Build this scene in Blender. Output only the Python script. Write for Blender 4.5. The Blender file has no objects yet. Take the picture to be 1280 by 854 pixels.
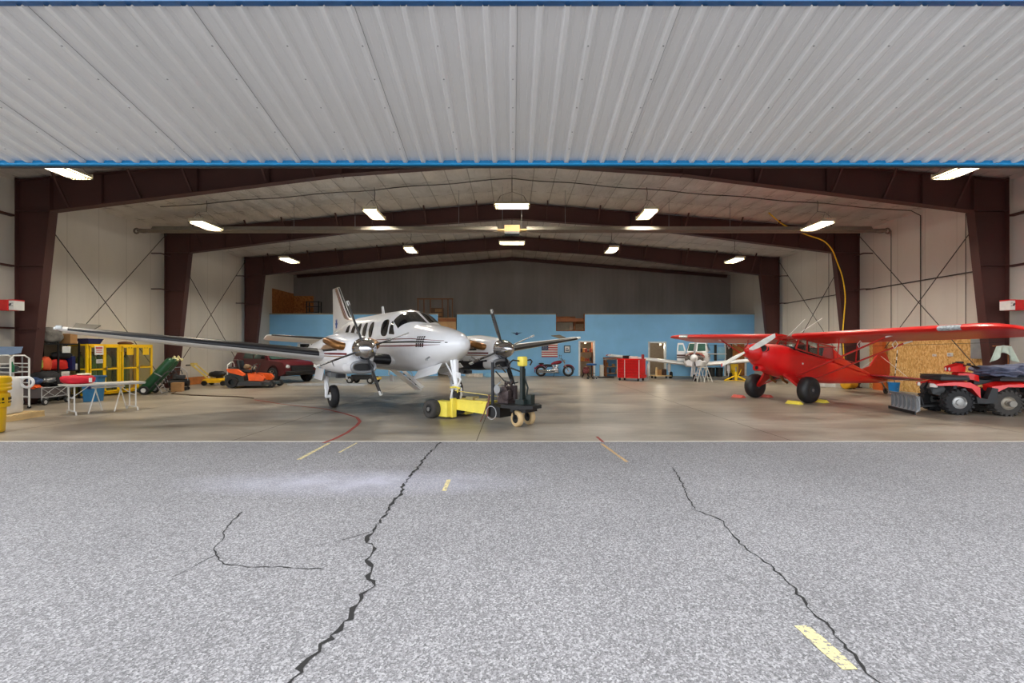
import bpy, bmesh, math, random
from mathutils import Vector, Matrix, Euler, noise
random.seed(7)
PI = math.pi
SC = bpy.context.scene
COL = SC.collection
R = math.radians

# ---------------------------------------------------------------- materials
def lin(c):
    out = []
    for v in c:
        v = v / 255.0
        out.append(v / 12.92 if v <= 0.04045 else ((v + 0.055) / 1.055) ** 2.4)
    return tuple(out) + (1.0,)

def new_mat(name):
    m = bpy.data.materials.new(name)
    m.use_nodes = True
    nt = m.node_tree
    b = nt.nodes['Principled BSDF']
    return m, nt, b

def nd(nt, kind, **kw):
    n = nt.nodes.new(kind)
    for k, v in kw.items():
        if k in n.inputs.keys() if hasattr(n.inputs, 'keys') else False:
            n.inputs[k].default_value = v
        else:
            setattr(n, k, v)
    return n

def mix_col(nt, fac, a, b, mode='MIX'):
    n = nt.nodes.new('ShaderNodeMix')
    n.data_type = 'RGBA'
    n.blend_type = mode
    for sock, v in ((n.inputs[0], fac), (n.inputs[6], a), (n.inputs[7], b)):
        if isinstance(v, bpy.types.NodeSocket):
            nt.links.new(v, sock)
        else:
            sock.default_value = v
    return n.outputs[2]

def ramp(nt, fac, stops):
    n = nt.nodes.new('ShaderNodeValToRGB')
    while len(n.color_ramp.elements) < len(stops):
        n.color_ramp.elements.new(0.5)
    for e, (p, c) in zip(n.color_ramp.elements, stops):
        e.position = p
        e.color = c if len(c) == 4 else tuple(c) + (1,)
    nt.links.new(fac, n.inputs[0])
    return n.outputs[0]

def noise_tex(nt, vec, scale, detail=3, rough=0.55, dist=0.0):
    n = nt.nodes.new('ShaderNodeTexNoise')
    n.inputs['Scale'].default_value = scale
    n.inputs['Detail'].default_value = detail
    n.inputs['Roughness'].default_value = rough
    n.inputs['Distortion'].default_value = dist
    nt.links.new(vec, n.inputs['Vector'])
    return n.outputs['Fac']

def mapping(nt, vec, scale=(1, 1, 1), rot=(0, 0, 0), loc=(0, 0, 0)):
    n = nt.nodes.new('ShaderNodeMapping')
    n.inputs['Scale'].default_value = scale
    n.inputs['Rotation'].default_value = rot
    n.inputs['Location'].default_value = loc
    nt.links.new(vec, n.inputs['Vector'])
    return n.outputs['Vector']

def bump(nt, b, h, strength=0.2, dist=0.02):
    n = nt.nodes.new('ShaderNodeBump')
    n.inputs['Strength'].default_value = strength
    n.inputs['Distance'].default_value = dist
    nt.links.new(h, n.inputs['Height'])
    nt.links.new(n.outputs['Normal'], b.inputs['Normal'])

MATS = {}
def mat(name, rgb, rough=0.5, metal=0.0, var=0.10, scale=6.0, bmp=0.0, bscale=60.0, coat=0.0, spec=0.5):
    """plain painted / plastic / metal surface with a little procedural wear"""
    if name in MATS:
        return MATS[name]
    m, nt, b = new_mat(name)
    tc = nt.nodes.new('ShaderNodeTexCoord').outputs['Object']
    c = lin(rgb)
    f = noise_tex(nt, tc, scale, 4)
    lo = tuple(x * (1 - var) for x in c[:3]) + (1,)
    hi = tuple(min(1, x * (1 + var)) for x in c[:3]) + (1,)
    col = ramp(nt, f, [(0.3, lo), (0.7, hi)])
    nt.links.new(col, b.inputs['Base Color'])
    rr = nt.nodes.new('ShaderNodeMapRange')
    rr.inputs['To Min'].default_value = max(0.02, rough * 0.85)
    rr.inputs['To Max'].default_value = min(1, rough * 1.15)
    nt.links.new(f, rr.inputs['Value'])
    nt.links.new(rr.outputs[0], b.inputs['Roughness'])
    b.inputs['Metallic'].default_value = metal
    b.inputs['Specular IOR Level'].default_value = spec
    if coat:
        b.inputs['Coat Weight'].default_value = coat
        b.inputs['Coat Roughness'].default_value = 0.08
    if bmp:
        bump(nt, b, noise_tex(nt, tc, bscale, 3), bmp, 0.01)
    MATS[name] = m
    return m

def emis(name, rgb, s):
    if name in MATS:
        return MATS[name]
    m, nt, b = new_mat(name)
    b.inputs['Base Color'].default_value = lin(rgb)
    b.inputs['Emission Color'].default_value = lin(rgb)
    b.inputs['Emission Strength'].default_value = s
    MATS[name] = m
    return m

def glass(name, rgb, clear=0.8, rough=0.03):
    if name in MATS:
        return MATS[name]
    m, nt, b = new_mat(name)
    nt.nodes.remove(b)
    out = nt.nodes['Material Output']
    tr = nt.nodes.new('ShaderNodeBsdfTransparent')
    tr.inputs[0].default_value = lin(rgb)
    gl = nt.nodes.new('ShaderNodeBsdfGlossy')
    gl.inputs['Roughness'].default_value = rough
    mx = nt.nodes.new('ShaderNodeMixShader')
    mx.inputs[0].default_value = 1 - clear
    nt.links.new(tr.outputs[0], mx.inputs[1])
    nt.links.new(gl.outputs[0], mx.inputs[2])
    nt.links.new(mx.outputs[0], out.inputs[0])
    MATS[name] = m
    return m

# ---------------------------------------------------------------- mesh builder
def superpt(th, n):
    s, c = math.sin(th), math.cos(th)
    return math.copysign(abs(s) ** (2.0 / n), s), math.copysign(abs(c) ** (2.0 / n), c)

class MB:
    def __init__(self, M=None):
        self.bm = bmesh.new()
        self.M = M or Matrix.Identity(4)
    def v(self, p):
        return self.bm.verts.new(self.M @ Vector(p))
    def face(self, vs, m=0):
        try:
            f = self.bm.faces.new(vs)
            f.material_index = m
            return f
        except ValueError:
            return None
    def poly(self, pts, m=0):
        return self.face([self.v(p) for p in pts], m)
    def box(self, c, s, m=0, rot=None, bev=0.0):
        c = Vector(c)
        Rm = Matrix.Identity(3)
        if rot is not None:
            Rm = rot if isinstance(rot, Matrix) else Euler(rot).to_matrix()
        vs = []
        for dx in (-.5, .5):
            for dy in (-.5, .5):
                for dz in (-.5, .5):
                    vs.append(self.v(c + Rm @ Vector((dx * s[0], dy * s[1], dz * s[2]))))
        fs = [(0, 1, 3, 2), (4, 6, 7, 5), (0, 4, 5, 1), (2, 3, 7, 6), (0, 2, 6, 4), (1, 5, 7, 3)]
        ff = [self.face([vs[i] for i in f], m) for f in fs]
        if bev > 0:
            es = list({e for f in ff for e in f.edges})
            r = bmesh.ops.bevel(self.bm, geom=es, offset=bev, segments=2, affect='EDGES', profile=0.5)
            for f in r['faces']:
                f.material_index = m
        return self
    def b2(self, lo, hi, m=0, bev=0.0):
        return self.box([(a + b) / 2 for a, b in zip(lo, hi)], [abs(b - a) for a, b in zip(lo, hi)], m, None, bev)
    def bar(self, p0, p1, w, h, m=0, up=(0, 0, 1)):
        p0, p1 = Vector(p0), Vector(p1)
        d = (p1 - p0)
        L = d.length
        d.normalize()
        u = Vector(up)
        if abs(d.dot(u)) > 0.98:
            u = Vector((0, 1, 0))
        sx = d.cross(u).normalized()
        uz = sx.cross(d)
        Rm = Matrix((d, sx, uz)).transposed()
        return self.box((p0 + p1) / 2, (L, w, h), m, Rm)
    def ring(self, c, ax, r, n, ry=None, u=None):
        c, ax = Vector(c), Vector(ax).normalized()
        if u is None:
            u = Vector((0, 0, 1)) if abs(ax.z) < 0.9 else Vector((1, 0, 0))
        a = (Vector(u) - ax * ax.dot(Vector(u))).normalized()
        b = ax.cross(a)
        ry = r if ry is None else ry
        return [c + a * (r * math.cos(2 * PI * i / n)) + b * (ry * math.sin(2 * PI * i / n)) for i in range(n)]
    def loft(self, rings, m=0, cap0=True, cap1=True, closed=True):
        vr = [[self.v(p) for p in r] for r in rings]
        n = len(vr[0])
        for a, b in zip(vr, vr[1:]):
            for i in range(n if closed else n - 1):
                j = (i + 1) % n
                self.face([a[i], a[j], b[j], b[i]], m)
        if closed and cap0:
            self.face(list(reversed(vr[0])), m)
        if closed and cap1:
            self.face(vr[-1], m)
        return self
    def cyl(self, p0, p1, r, r2=None, n=12, m=0, cap=True):
        p0, p1 = Vector(p0), Vector(p1)
        r2 = r if r2 is None else r2
        ax = p1 - p0
        return self.loft([self.ring(p0, ax, r, n), self.ring(p1, ax, r2, n)], m, cap, cap)
    def tube(self, pts, r, n=8, m=0, closed=False):
        pts = [Vector(p) for p in pts]
        rings = []
        N = len(pts)
        u = None
        for i, p in enumerate(pts):
            if closed:
                d = pts[(i + 1) % N] - pts[i - 1]
            else:
                d = pts[min(i + 1, N - 1)] - pts[max(i - 1, 0)]
            d.normalize()
            if u is None:
                u = Vector((0, 0, 1)) if abs(d.z) < 0.9 else Vector((1, 0, 0))
            u = (u - d * d.dot(u))
            if u.length < 1e-4:
                u = Vector((0, 1, 0))
            u.normalize()
            rr = r[i] if isinstance(r, (list, tuple)) else r
            rings.append(self.ring(p, d, rr, n, u=u))
        if closed:
            rings.append(rings[0])
        return self.loft(rings, m, not closed, not closed)
    def lathe(self, prof, c=(0, 0, 0), ax=(0, 0, 1), n=20, m=0, closed=False):
        if len(prof) > 3 and abs(prof[0][0] - prof[-1][0]) < 1e-6 and prof[0][0] > .02 and max(p[0] for p in prof) > prof[0][0]:
            closed = True   # tyre-like ring with a barrel inside
        c, ax = Vector(c), Vector(ax).normalized()
        rings = [self.ring(c + ax * h, ax, max(r, 1e-4), n) for r, h in prof]
        if closed:
            rings.append(rings[0])
            return self.loft(rings, m, False, False)
        return self.loft(rings, m)
    def torus(self, c, ax, Rr, r, n=20, k=8, m=0, flat=1.0):
        prof = [(Rr + r * math.cos(2 * PI * i / k), r * flat * math.sin(2 * PI * i / k)) for i in range(k)]
        return self.lathe(prof, c, ax, n, m, closed=True)
    def prism(self, pts, ext, m=0):
        e = Vector(ext)
        a = [self.v(p) for p in pts]
        b = [self.v(Vector(p) + e) for p in pts]
        n = len(pts)
        self.face(list(reversed(a)), m)
        self.face(b, m)
        for i in range(n):
            j = (i + 1) % n
            self.face([a[i], a[j], b[j], b[i]], m)
        return self
    def ball(self, c, r, m=0, n=14, k=9):
        r = (r, r, r) if isinstance(r, (int, float)) else r
        rings = []
        for i in range(k + 1):
            t = PI * i / k
            t = min(max(t, 0.02), PI - 0.02)
            rings.append([Vector((c[0] + r[0] * math.sin(t) * math.cos(2 * PI * j / n),
                                  c[1] + r[1] * math.sin(t) * math.sin(2 * PI * j / n),
                                  c[2] + r[2] * math.cos(t))) for j in range(n)])
        return self.loft(rings, m)
    def blob(self, c, r, amp=0.15, fr=3.0, m=0, seed=0.0, sub=3, flat=None):
        """lumpy soft thing (bag, cloth bundle)"""
        res = bmesh.ops.create_icosphere(self.bm, subdivisions=sub, radius=1.0)
        c = Vector(c)
        for v in res['verts']:
            d = v.co.copy()
            k = 1 + amp * noise.fractal(d * fr + Vector((seed, seed * 2, 0)), 1.0, 2.0, 3)
            # squarer than a ball
            q = max(abs(d.x), abs(d.y), abs(d.z))
            k *= (1 + 0.25 * (1 / max(q, .58) - 1))
            p = Vector((d.x * r[0] * k, d.y * r[1] * k, d.z * r[2] * k))
            if flat is not None and p.z < -flat:
                p.z = -flat
            v.co = self.M @ (c + p)
            for f in v.link_faces:
                f.material_index = m
        return self
    def sheet(self, fn, nu, nv, m=0):
        g = [[self.v(fn(i / nu, j / nv)) for j in range(nv + 1)] for i in range(nu + 1)]
        for i in range(nu):
            for j in range(nv):
                self.face([g[i][j], g[i + 1][j], g[i + 1][j + 1], g[i][j + 1]], m)
        return self
    def build(self, name, mats, parent=None, smooth=35, loc=None, rz=None, thick=0.0):
        bm = self.bm
        bmesh.ops.recalc_face_normals(bm, faces=bm.faces)
        me = bpy.data.meshes.new(name)
        bm.to_mesh(me)
        bm.free()
        for mm in (mats if isinstance(mats, (list, tuple)) else [mats]):
            me.materials.append(mm)
        if smooth:
            me.polygons.foreach_set('use_smooth', [True] * len(me.polygons))
            me.set_sharp_from_angle(angle=R(smooth))
        o = bpy.data.objects.new(name, me)
        COL.objects.link(o)
        if parent is not None:
            o.parent = parent
        if loc is not None:
            o.location = loc
        if rz is not None:
            o.rotation_euler = (0, 0, rz)
        if thick:
            md = o.modifiers.new('thickness', 'SOLIDIFY')
            md.thickness = thick
            md.offset = 0
        return o

def tag(o, label=None, cat=None, group=None, kind=None):
    if label: o['label'] = label
    if cat: o['category'] = cat
    if group: o['group'] = group
    if kind: o['kind'] = kind
    return o

def thing(name, label, cat, loc=(0, 0, 0), rz=0.0, group=None, kind=None):
    o = bpy.data.objects.new(name, None)
    o.empty_display_size = 0.2
    COL.objects.link(o)
    o.location = loc
    o.rotation_euler = (0, 0, rz)
    return tag(o, label, cat, group, kind)

def copy_tree(o, parent=None):
    c = o.copy()
    COL.objects.link(c)
    if parent is not None:
        c.parent = parent
    for ch in [x for x in bpy.data.objects if x.parent == o]:
        copy_tree(ch, c)
    return c

def catmull(tab, s):
    """tab rows (s, a, b, ...) -> smooth interpolated values (monotone hermite)"""
    if s <= tab[0][0]: return tab[0][1:]
    if s >= tab[-1][0]: return tab[-1][1:]
    for i in range(len(tab) - 1):
        if tab[i][0] <= s <= tab[i + 1][0]:
            break
    x0, x1 = tab[i][0], tab[i + 1][0]
    h = x1 - x0
    t = (s - x0) / h
    out = []
    for k in range(1, len(tab[0])):
        d = (tab[i + 1][k] - tab[i][k]) / h
        def slope(j):
            if j == 0: return (tab[1][k] - tab[0][k]) / (tab[1][0] - tab[0][0])
            if j == len(tab) - 1: return (tab[-1][k] - tab[-2][k]) / (tab[-1][0] - tab[-2][0])
            a = (tab[j][k] - tab[j - 1][k]) / (tab[j][0] - tab[j - 1][0])
            b = (tab[j + 1][k] - tab[j][k]) / (tab[j + 1][0] - tab[j][0])
            if a * b <= 0: return 0.0
            return 2 * a * b / (a + b)
        m0, m1 = slope(i), slope(i + 1)
        t2, t3 = t * t, t * t * t
        out.append((2 * t3 - 3 * t2 + 1) * tab[i][k] + (t3 - 2 * t2 + t) * h * m0 + (-2 * t3 + 3 * t2) * tab[i + 1][k] + (t3 - t2) * h * m1)
    return out

class Body:
    """fuselage-like body: rows (y, bottom, top, halfwidth, squareness); x centre x0"""
    def __init__(self, tab, x0=0.0):
        self.t = tab
        self.x0 = x0
    def pt(self, s, th, off=0.0):
        b, t, w, n = catmull(self.t, s)
        zc, hh = (b + t) / 2, (t - b) / 2
        x, z = superpt(th, n)
        x, z = x * w, z * hh
        L = math.hypot(x, z) or 1.0
        return Vector((self.x0 + x * (1 + off / L), s, zc + z * (1 + off / L)))
    def theta(self, s, z):
        b, t, w, n = catmull(self.t, s)
        zc, hh = (b + t) / 2, (t - b) / 2
        q = max(-1, min(1, (z - zc) / hh))
        return math.acos(math.copysign(abs(q) ** (n / 2.0), q))
    def side(self, s, z, sd, off=0.006):
        return self.pt(s, sd * self.theta(s, z), off)
    def build(self, mb, ns=60, nt=32, m=0, s0=None, s1=None):
        s0 = self.t[0][0] if s0 is None else s0
        s1 = self.t[-1][0] if s1 is None else s1
        L = s1 - s0
        ss = sorted({s0, s1, *[r[0] for r in self.t if s0 < r[0] < s1], *[s0 + L * i / ns for i in range(1, ns)], s0 + L * .003, s0 + L * .008})
        mb.loft([[self.pt(s, 2 * PI * j / nt) for j in range(nt)] for s in ss], m)
    def strip(self, mb, s0, s1, z0, z1, sd, m=0, n=30, off=0.006):
        """z0, z1: functions of s"""
        mb.sheet(lambda u, v: self.side(s0 + (s1 - s0) * u, z0(s0 + (s1 - s0) * u) * (1 - v) + z1(s0 + (s1 - s0) * u) * v, sd, off), n, 2, m)
    def oval(self, mb, s, z, rs, rz, sd, m=0, off=0.008, lean=0.0, n=20, e=2.3):
        pts = [[self.side(s, z, sd, off + .004)] * 1]
        c = mb.v(self.side(s, z, sd, off + 0.004))
        prev = None
        for k in (0.4, 0.75, 1.0):
            ring = []
            for i in range(n):
                a, b = superpt(2 * PI * i / n, e)
                ring.append(mb.v(self.side(s + a * rs * k + lean * b * k, z + b * rz * k, sd, off + .004 * (1 - k * k))))
            for i in range(n):
                j = (i + 1) % n
                if prev is None:
                    mb.face([c, ring[i], ring[j]], m)
                else:
                    mb.face([prev[i], ring[i], ring[j], prev[j]], m)
            prev = ring
    def quad(self, mb, c4, sd, m=0, off=0.008, n=8):
        """c4: four (s,z) corners"""
        (a, b, c, d) = c4
        def f(u, v):
            s = (a[0] * (1 - u) + b[0] * u) * (1 - v) + (d[0] * (1 - u) + c[0] * u) * v
            z = (a[1] * (1 - u) + b[1] * u) * (1 - v) + (d[1] * (1 - u) + c[1] * u) * v
            return self.side(s, z, sd, off)
        mb.sheet(f, n, n, m)
    def tquad(self, mb, c4, m=0, off=0.008, n=10):
        """c4: four (s, theta) corners"""
        (a, b, c, d) = c4
        def f(u, v):
            s = (a[0] * (1 - u) + b[0] * u) * (1 - v) + (d[0] * (1 - u) + c[0] * u) * v
            t = (a[1] * (1 - u) + b[1] * u) * (1 - v) + (d[1] * (1 - u) + c[1] * u) * v
            return self.pt(s, t, off)
        mb.sheet(f, n, n, m)

def foil(n=11, thick=0.12, camber=0.02):
    """closed loop of (x, z) for unit chord, trailing edge over the top to the nose and back"""
    def yt(x): return 5 * thick * (0.2969 * math.sqrt(x) - 0.1260 * x - 0.3516 * x * x + 0.2843 * x ** 3 - 0.1036 * x ** 4)
    def yc(x): return camber * 4 * x * (1 - x)
    xs = [(1 + math.cos(PI * i / n)) / 2 for i in range(n + 1)]
    up = [(x, yc(x) + yt(x)) for x in xs]
    lo = [(x, yc(x) - yt(x)) for x in reversed(xs[:-1])]
    return up + lo[:-1] + [(1.0, yc(1) - yt(1) - 0.002)]

def wing(mb, secs, m=0, vertical=False, camber=0.02, tipround=True):
    """secs: (span, le_y, z, chord, thick[, twist])"""
    rings = []
    for sc in secs:
        t, le, z, ch, th = sc[:5]
        tw = sc[5] if len(sc) > 5 else 0.0
        r = []
        for x, zz in foil(11, th, camber):
            if vertical:
                r.append((z + zz * ch, le + x * ch, t))
            else:
                r.append((t, le + x * ch, z + zz * ch - x * ch * math.sin(tw)))
        rings.append(r)
    mb.loft(rings, m)

def edge_band(mb, secs, frac=0.09, grow=0.008, m=0, vertical=False, camber=0.02, low=None):
    """leading-edge boot: strip that wraps the nose of the wing"""
    rings = []
    for sc in secs:
        t, le, z, ch, th = sc[:5]
        ff = foil(40, th, camber)
        k0 = min(range(len(ff)), key=lambda i: ff[i][0])
        pts = [(x, zz) for i, (x, zz) in enumerate(ff) if x <= (frac if i <= k0 else (low or frac))]
        r = []
        for x, zz in pts:
            k = 1 + grow / max(abs(zz * ch) + .02, .02)
            X = le + x * ch - grow * (1 - x / frac)
            Z = zz * ch + math.copysign(grow, zz) * (0.9 if abs(zz) > 1e-6 else 0)
            r.append((z + Z, X, t) if vertical else (t, X, z + Z))
        rings.append(r)
    mb.loft(rings, m, closed=False)

# ---------------------------------------------------------------- palette
WHITE = mat('white_paint', (247, 248, 251), 0.25, var=0.02, coat=0.35)
OFFW = mat('dull_white', (222, 222, 218), 0.5, var=0.05)
BLACK = mat('black_paint', (20, 20, 22), 0.45)
RUB = mat('tyre_rubber', (34, 34, 36), 0.75, var=0.2, bmp=0.2, bscale=80)
DUSTY = mat('dusty_rubber', (62, 59, 56), 0.85, var=0.25, scale=9, bmp=0.3, bscale=60)
DGREY = mat('dark_grey_plastic', (52, 54, 58), 0.55)
MGREY = mat('mid_grey', (120, 122, 124), 0.5)
LGREY = mat('light_grey', (176, 177, 178), 0.5)
STEEL = mat('bare_steel', (165, 167, 170), 0.32, metal=0.9)
CHROME = mat('polished_metal', (205, 207, 212), 0.12, metal=1.0, var=0.04)
ALU = mat('aluminium', (190, 192, 194), 0.4, metal=0.7)
RED = mat('red_paint', (205, 22, 18), 0.25, var=0.06, coat=0.6)
DRED = mat('dark_red', (112, 24, 34), 0.35)
MAROON = mat('maroon_car_paint', (84, 14, 26), 0.35, coat=0.2)
YEL = mat('yellow_paint', (240, 196, 26), 0.4, var=0.08)
PYEL = mat('pale_yellow_paint', (238, 222, 84), 0.45, var=0.08)
BLUE = mat('blue_plastic', (40, 96, 140), 0.45)
NAVY = mat('navy_plastic', (24, 36, 92), 0.45)
CYAN = mat('bright_blue_plastic', (30, 130, 205), 0.4)
GREEN = mat('green_cylinder_paint', (24, 78, 48), 0.35)
LGREEN = mat('green_gas_bottle', (72, 122, 62), 0.4)
ORANGE = mat('orange_paint', (232, 92, 28), 0.35)
WOOD = mat('bare_timber', (186, 146, 96), 0.7, var=0.2, scale=4, bmp=0.1)
PINE = mat('pale_pine', (214, 186, 136), 0.7, var=0.12, scale=4)
BROWNW = mat('brown_timber', (140, 84, 44), 0.65, var=0.25, scale=4)
CARD = mat('cardboard', (172, 130, 84), 0.85, var=0.1)
CREAM = mat('cream_board', (206, 200, 182), 0.7)
CLOTHB = mat('slate_blue_cloth', (94, 99, 120), 0.95, var=0.2, bmp=0.3, bscale=25)
BAGK = mat('black_bag_cloth', (26, 27, 30), 0.8, var=0.25, bmp=0.4, bscale=20)
BAGR = mat('red_bag_cloth', (198, 18, 44), 0.7, var=0.12, bmp=0.3, bscale=20)
GREYC = mat('grey_cloth', (84, 82, 84), 0.9, var=0.2, bmp=0.3, bscale=20)
STEELB = mat('maroon_steel_primer', (70, 38, 34), 0.62, var=0.12, scale=2.0)
GOLD = mat('heat_tinted_exhaust', (150, 106, 62), 0.34, metal=0.85, var=0.2)
DGLASS = mat('dark_glass', (28, 32, 34), 0.06, var=0.1, spec=0.8, coat=0.3)
TAN = mat('tan_urethane', (196, 168, 124), 0.6)
LAMP_W, SKY, EXPO = 285.0, 1.6, 0.48
# ================================================================ the setting
W = 14.7            # inner face of the side walls
Z1, Z2, Z3, ZB = 14.12, 20.14, 26.13, 32.3   # portal frames and back wall, metres ahead of the camera
ZD = 8.35           # concrete threshold
ZBLUE = 29.1        # face of the blue partition
EAVE, RIDGE = 6.62, 7.80
def roof_z(x): return RIDGE - (RIDGE - EAVE) * abs(x) / 14.5

# ---- asphalt
def asphalt_mat():
    m, nt, b = new_mat('asphalt')
    tc = nt.nodes.new('ShaderNodeTexCoord').outputs['Object']
    f1 = noise_tex(nt, tc, 120, 2, 0.6)
    f2 = noise_tex(nt, tc, 0.55, 4, 0.6)
    vo = nt.nodes.new('ShaderNodeTexVoronoi')
    vo.inputs['Scale'].default_value = 88
    nt.links.new(tc, vo.inputs['Vector'])
    c1 = ramp(nt, f1, [(0.30, lin((78, 77, 78))), (0.5, lin((128, 127, 129))), (0.68, lin((186, 185, 187)))])
    c2 = ramp(nt, vo.outputs['Color'], [(0.10, lin((70, 69, 70))), (0.5, lin((128, 127, 129))), (0.92, lin((202, 201, 203)))])
    c = mix_col(nt, 0.55, c1, c2)
    st = ramp(nt, f2, [(0.3, (0.86, 0.86, 0.87, 1)), (0.7, (1.05, 1.05, 1.06, 1))])
    c = mix_col(nt, 1.0, c, st, 'MULTIPLY')
    # pale dusty scuff left of the centre line
    mp = mapping(nt, tc, (0.42, 1.5, 1), loc=(0.8, -8.7, 0))
    gr = nt.nodes.new('ShaderNodeTexGradient'); gr.gradient_type = 'SPHERICAL'
    nt.links.new(mp, gr.inputs[0])
    fm = nt.nodes.new('ShaderNodeMath'); fm.operation = 'MULTIPLY'
    nt.links.new(gr.outputs['Fac'], fm.inputs[0]); nt.links.new(noise_tex(nt, tc, 2.2, 4), fm.inputs[1])
    c = mix_col(nt, fm.outputs[0], c, lin((196, 196, 214)))
    nt.links.new(c, b.inputs['Base Color'])
    b.inputs['Roughness'].default_value = 0.9
    bump(nt, b, vo.outputs['Distance'], 0.35, 0.006)
    return m
CRACK = mat('crack_dark', (34, 33, 33), 0.95)
def worn_paint(name, rgb, thr=0.42):
    m, nt, b = new_mat(name)
    tc = nt.nodes.new('ShaderNodeTexCoord').outputs['Object']
    f = noise_tex(nt, tc, 40, 4, 0.7)
    g = ramp(nt, f, [(thr - .05, lin((128, 127, 128))), (thr + 0.05, lin(rgb))])
    nt.links.new(g, b.inputs['Base Color'])
    b.inputs['Roughness'].default_value = 0.8
    return m
YLINE = worn_paint('worn_yellow_line', (226, 210, 150), .455)
YLINE2 = worn_paint('worn_orange_line', (206, 168, 112), .45)
RLINE = worn_paint('worn_red_line', (150, 62, 52), 0.38)

def ribbon(mb, pts, w, z, m, jag=0.0):
    """flat strip along points (x,y) with per-point width"""
    L, Rr = [], []
    for i, p in enumerate(pts):
        a = Vector(pts[max(i - 1, 0)][:2]); c = Vector(pts[min(i + 1, len(pts) - 1)][:2])
        d = (c - a).normalized()
        n = Vector((-d.y, d.x))
        ww = (w[i] if isinstance(w, list) else w) * (1 + random.uniform(-jag, jag))
        L.append(mb.v((p[0] + n.x * ww / 2, p[1] + n.y * ww / 2, z)))
        Rr.append(mb.v((p[0] - n.x * ww / 2, p[1] - n.y * ww / 2, z)))
    for i in range(len(pts) - 1):
        mb.face([L[i], L[i + 1], Rr[i + 1], Rr[i]], m)
def jagged(pts, step, amp):
    out = []
    for a, c in zip(pts, pts[1:]):
        a, c = Vector(a), Vector(c)
        n = max(1, int((c - a).length / step))
        for i in range(n):
            p = a.lerp(c, i / n)
            out.append((p.x + random.uniform(-amp, amp), p.y + random.uniform(-amp, amp)))
    out.append(tuple(pts[-1]))
    return out
g = MB()
g.sheet(lambda u, v: (-45 + 90 * u, -30 + (30 + ZD) * v, 0), 20, 20, 0)
def px(p, q): # road coordinates of a mark measured on the ground
    Y = 960.0 / (q - 437.0)
    return ((p - 640.0) * Y / 600.0, Y)
big = [px(*p) for p in ((551, 553), (531, 572), (520, 588), (506, 604), (500, 618), (480, 646), (466, 664), (458, 676), (468, 690), (461, 700), (461, 715), (466, 733), (448, 750), (440, 768), (418, 793), (394, 816), (372, 842), (350, 870), (300, 940))]
ribbon(g, jagged(big, 0.05, 0.021), 0.023, 0.003, 1, 0.9)
sec = [px(*p) for p in ((840, 584), (852, 602), (860, 620), (868, 638), (888, 645), (904, 652), (914, 668), (934, 688), (962, 706), (994, 738), (1012, 760), (1040, 790), (1068, 818), (1096, 853), (1130, 910))]
ribbon(g, jagged(sec, 0.045, 0.017), 0.0125, 0.003, 1, 0.6)
thin = [px(*p) for p in ((302, 640), (290, 652), (281, 664), (278, 676), (268, 684), (270, 694), (280, 706), (310, 709), (350, 709), (405, 712))]
ribbon(g, jagged(thin, 0.05, 0.011), 0.009, 0.003, 1, 0.6)
ribbon(g, jagged([px(466, 664), px(440, 672), px(395, 683)], 0.06, 0.012), 0.005, 0.003, 1, 0.6)
ribbon(g, jagged([px(270, 694), px(250, 704), px(215, 722)], 0.06, 0.012), 0.005, 0.003, 1, 0.6)
ribbon(g, jagged([px(1098, 656), px(1122, 659)], 0.06, 0.01), 0.006, 0.003, 1, 0.6)
def dash(mb, a, c, w, m, z=0.004):
    a, c = Vector(a), Vector(c)
    ribbon(mb, [tuple(a.lerp(c, i / 6)) for i in range(7)], w, z, m, 0.12)
dash(g, px(1002, 783), px(1063, 838), 0.085, 2)
dash(g, px(561, 600), px(555, 614), 0.05, 2)
dash(g, px(752, 555), px(784, 578), 0.05, 3)
dash(g, px(373, 575), px(412, 554), 0.06, 2)
dash(g, px(424, 566), px(446, 554), 0.035, 2)
tag(g.build('ground', [asphalt_mat(), CRACK, YLINE, YLINE2], smooth=0), 'grey weathered asphalt apron with cracks and yellow dashes', 'asphalt', kind='structure')

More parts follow.
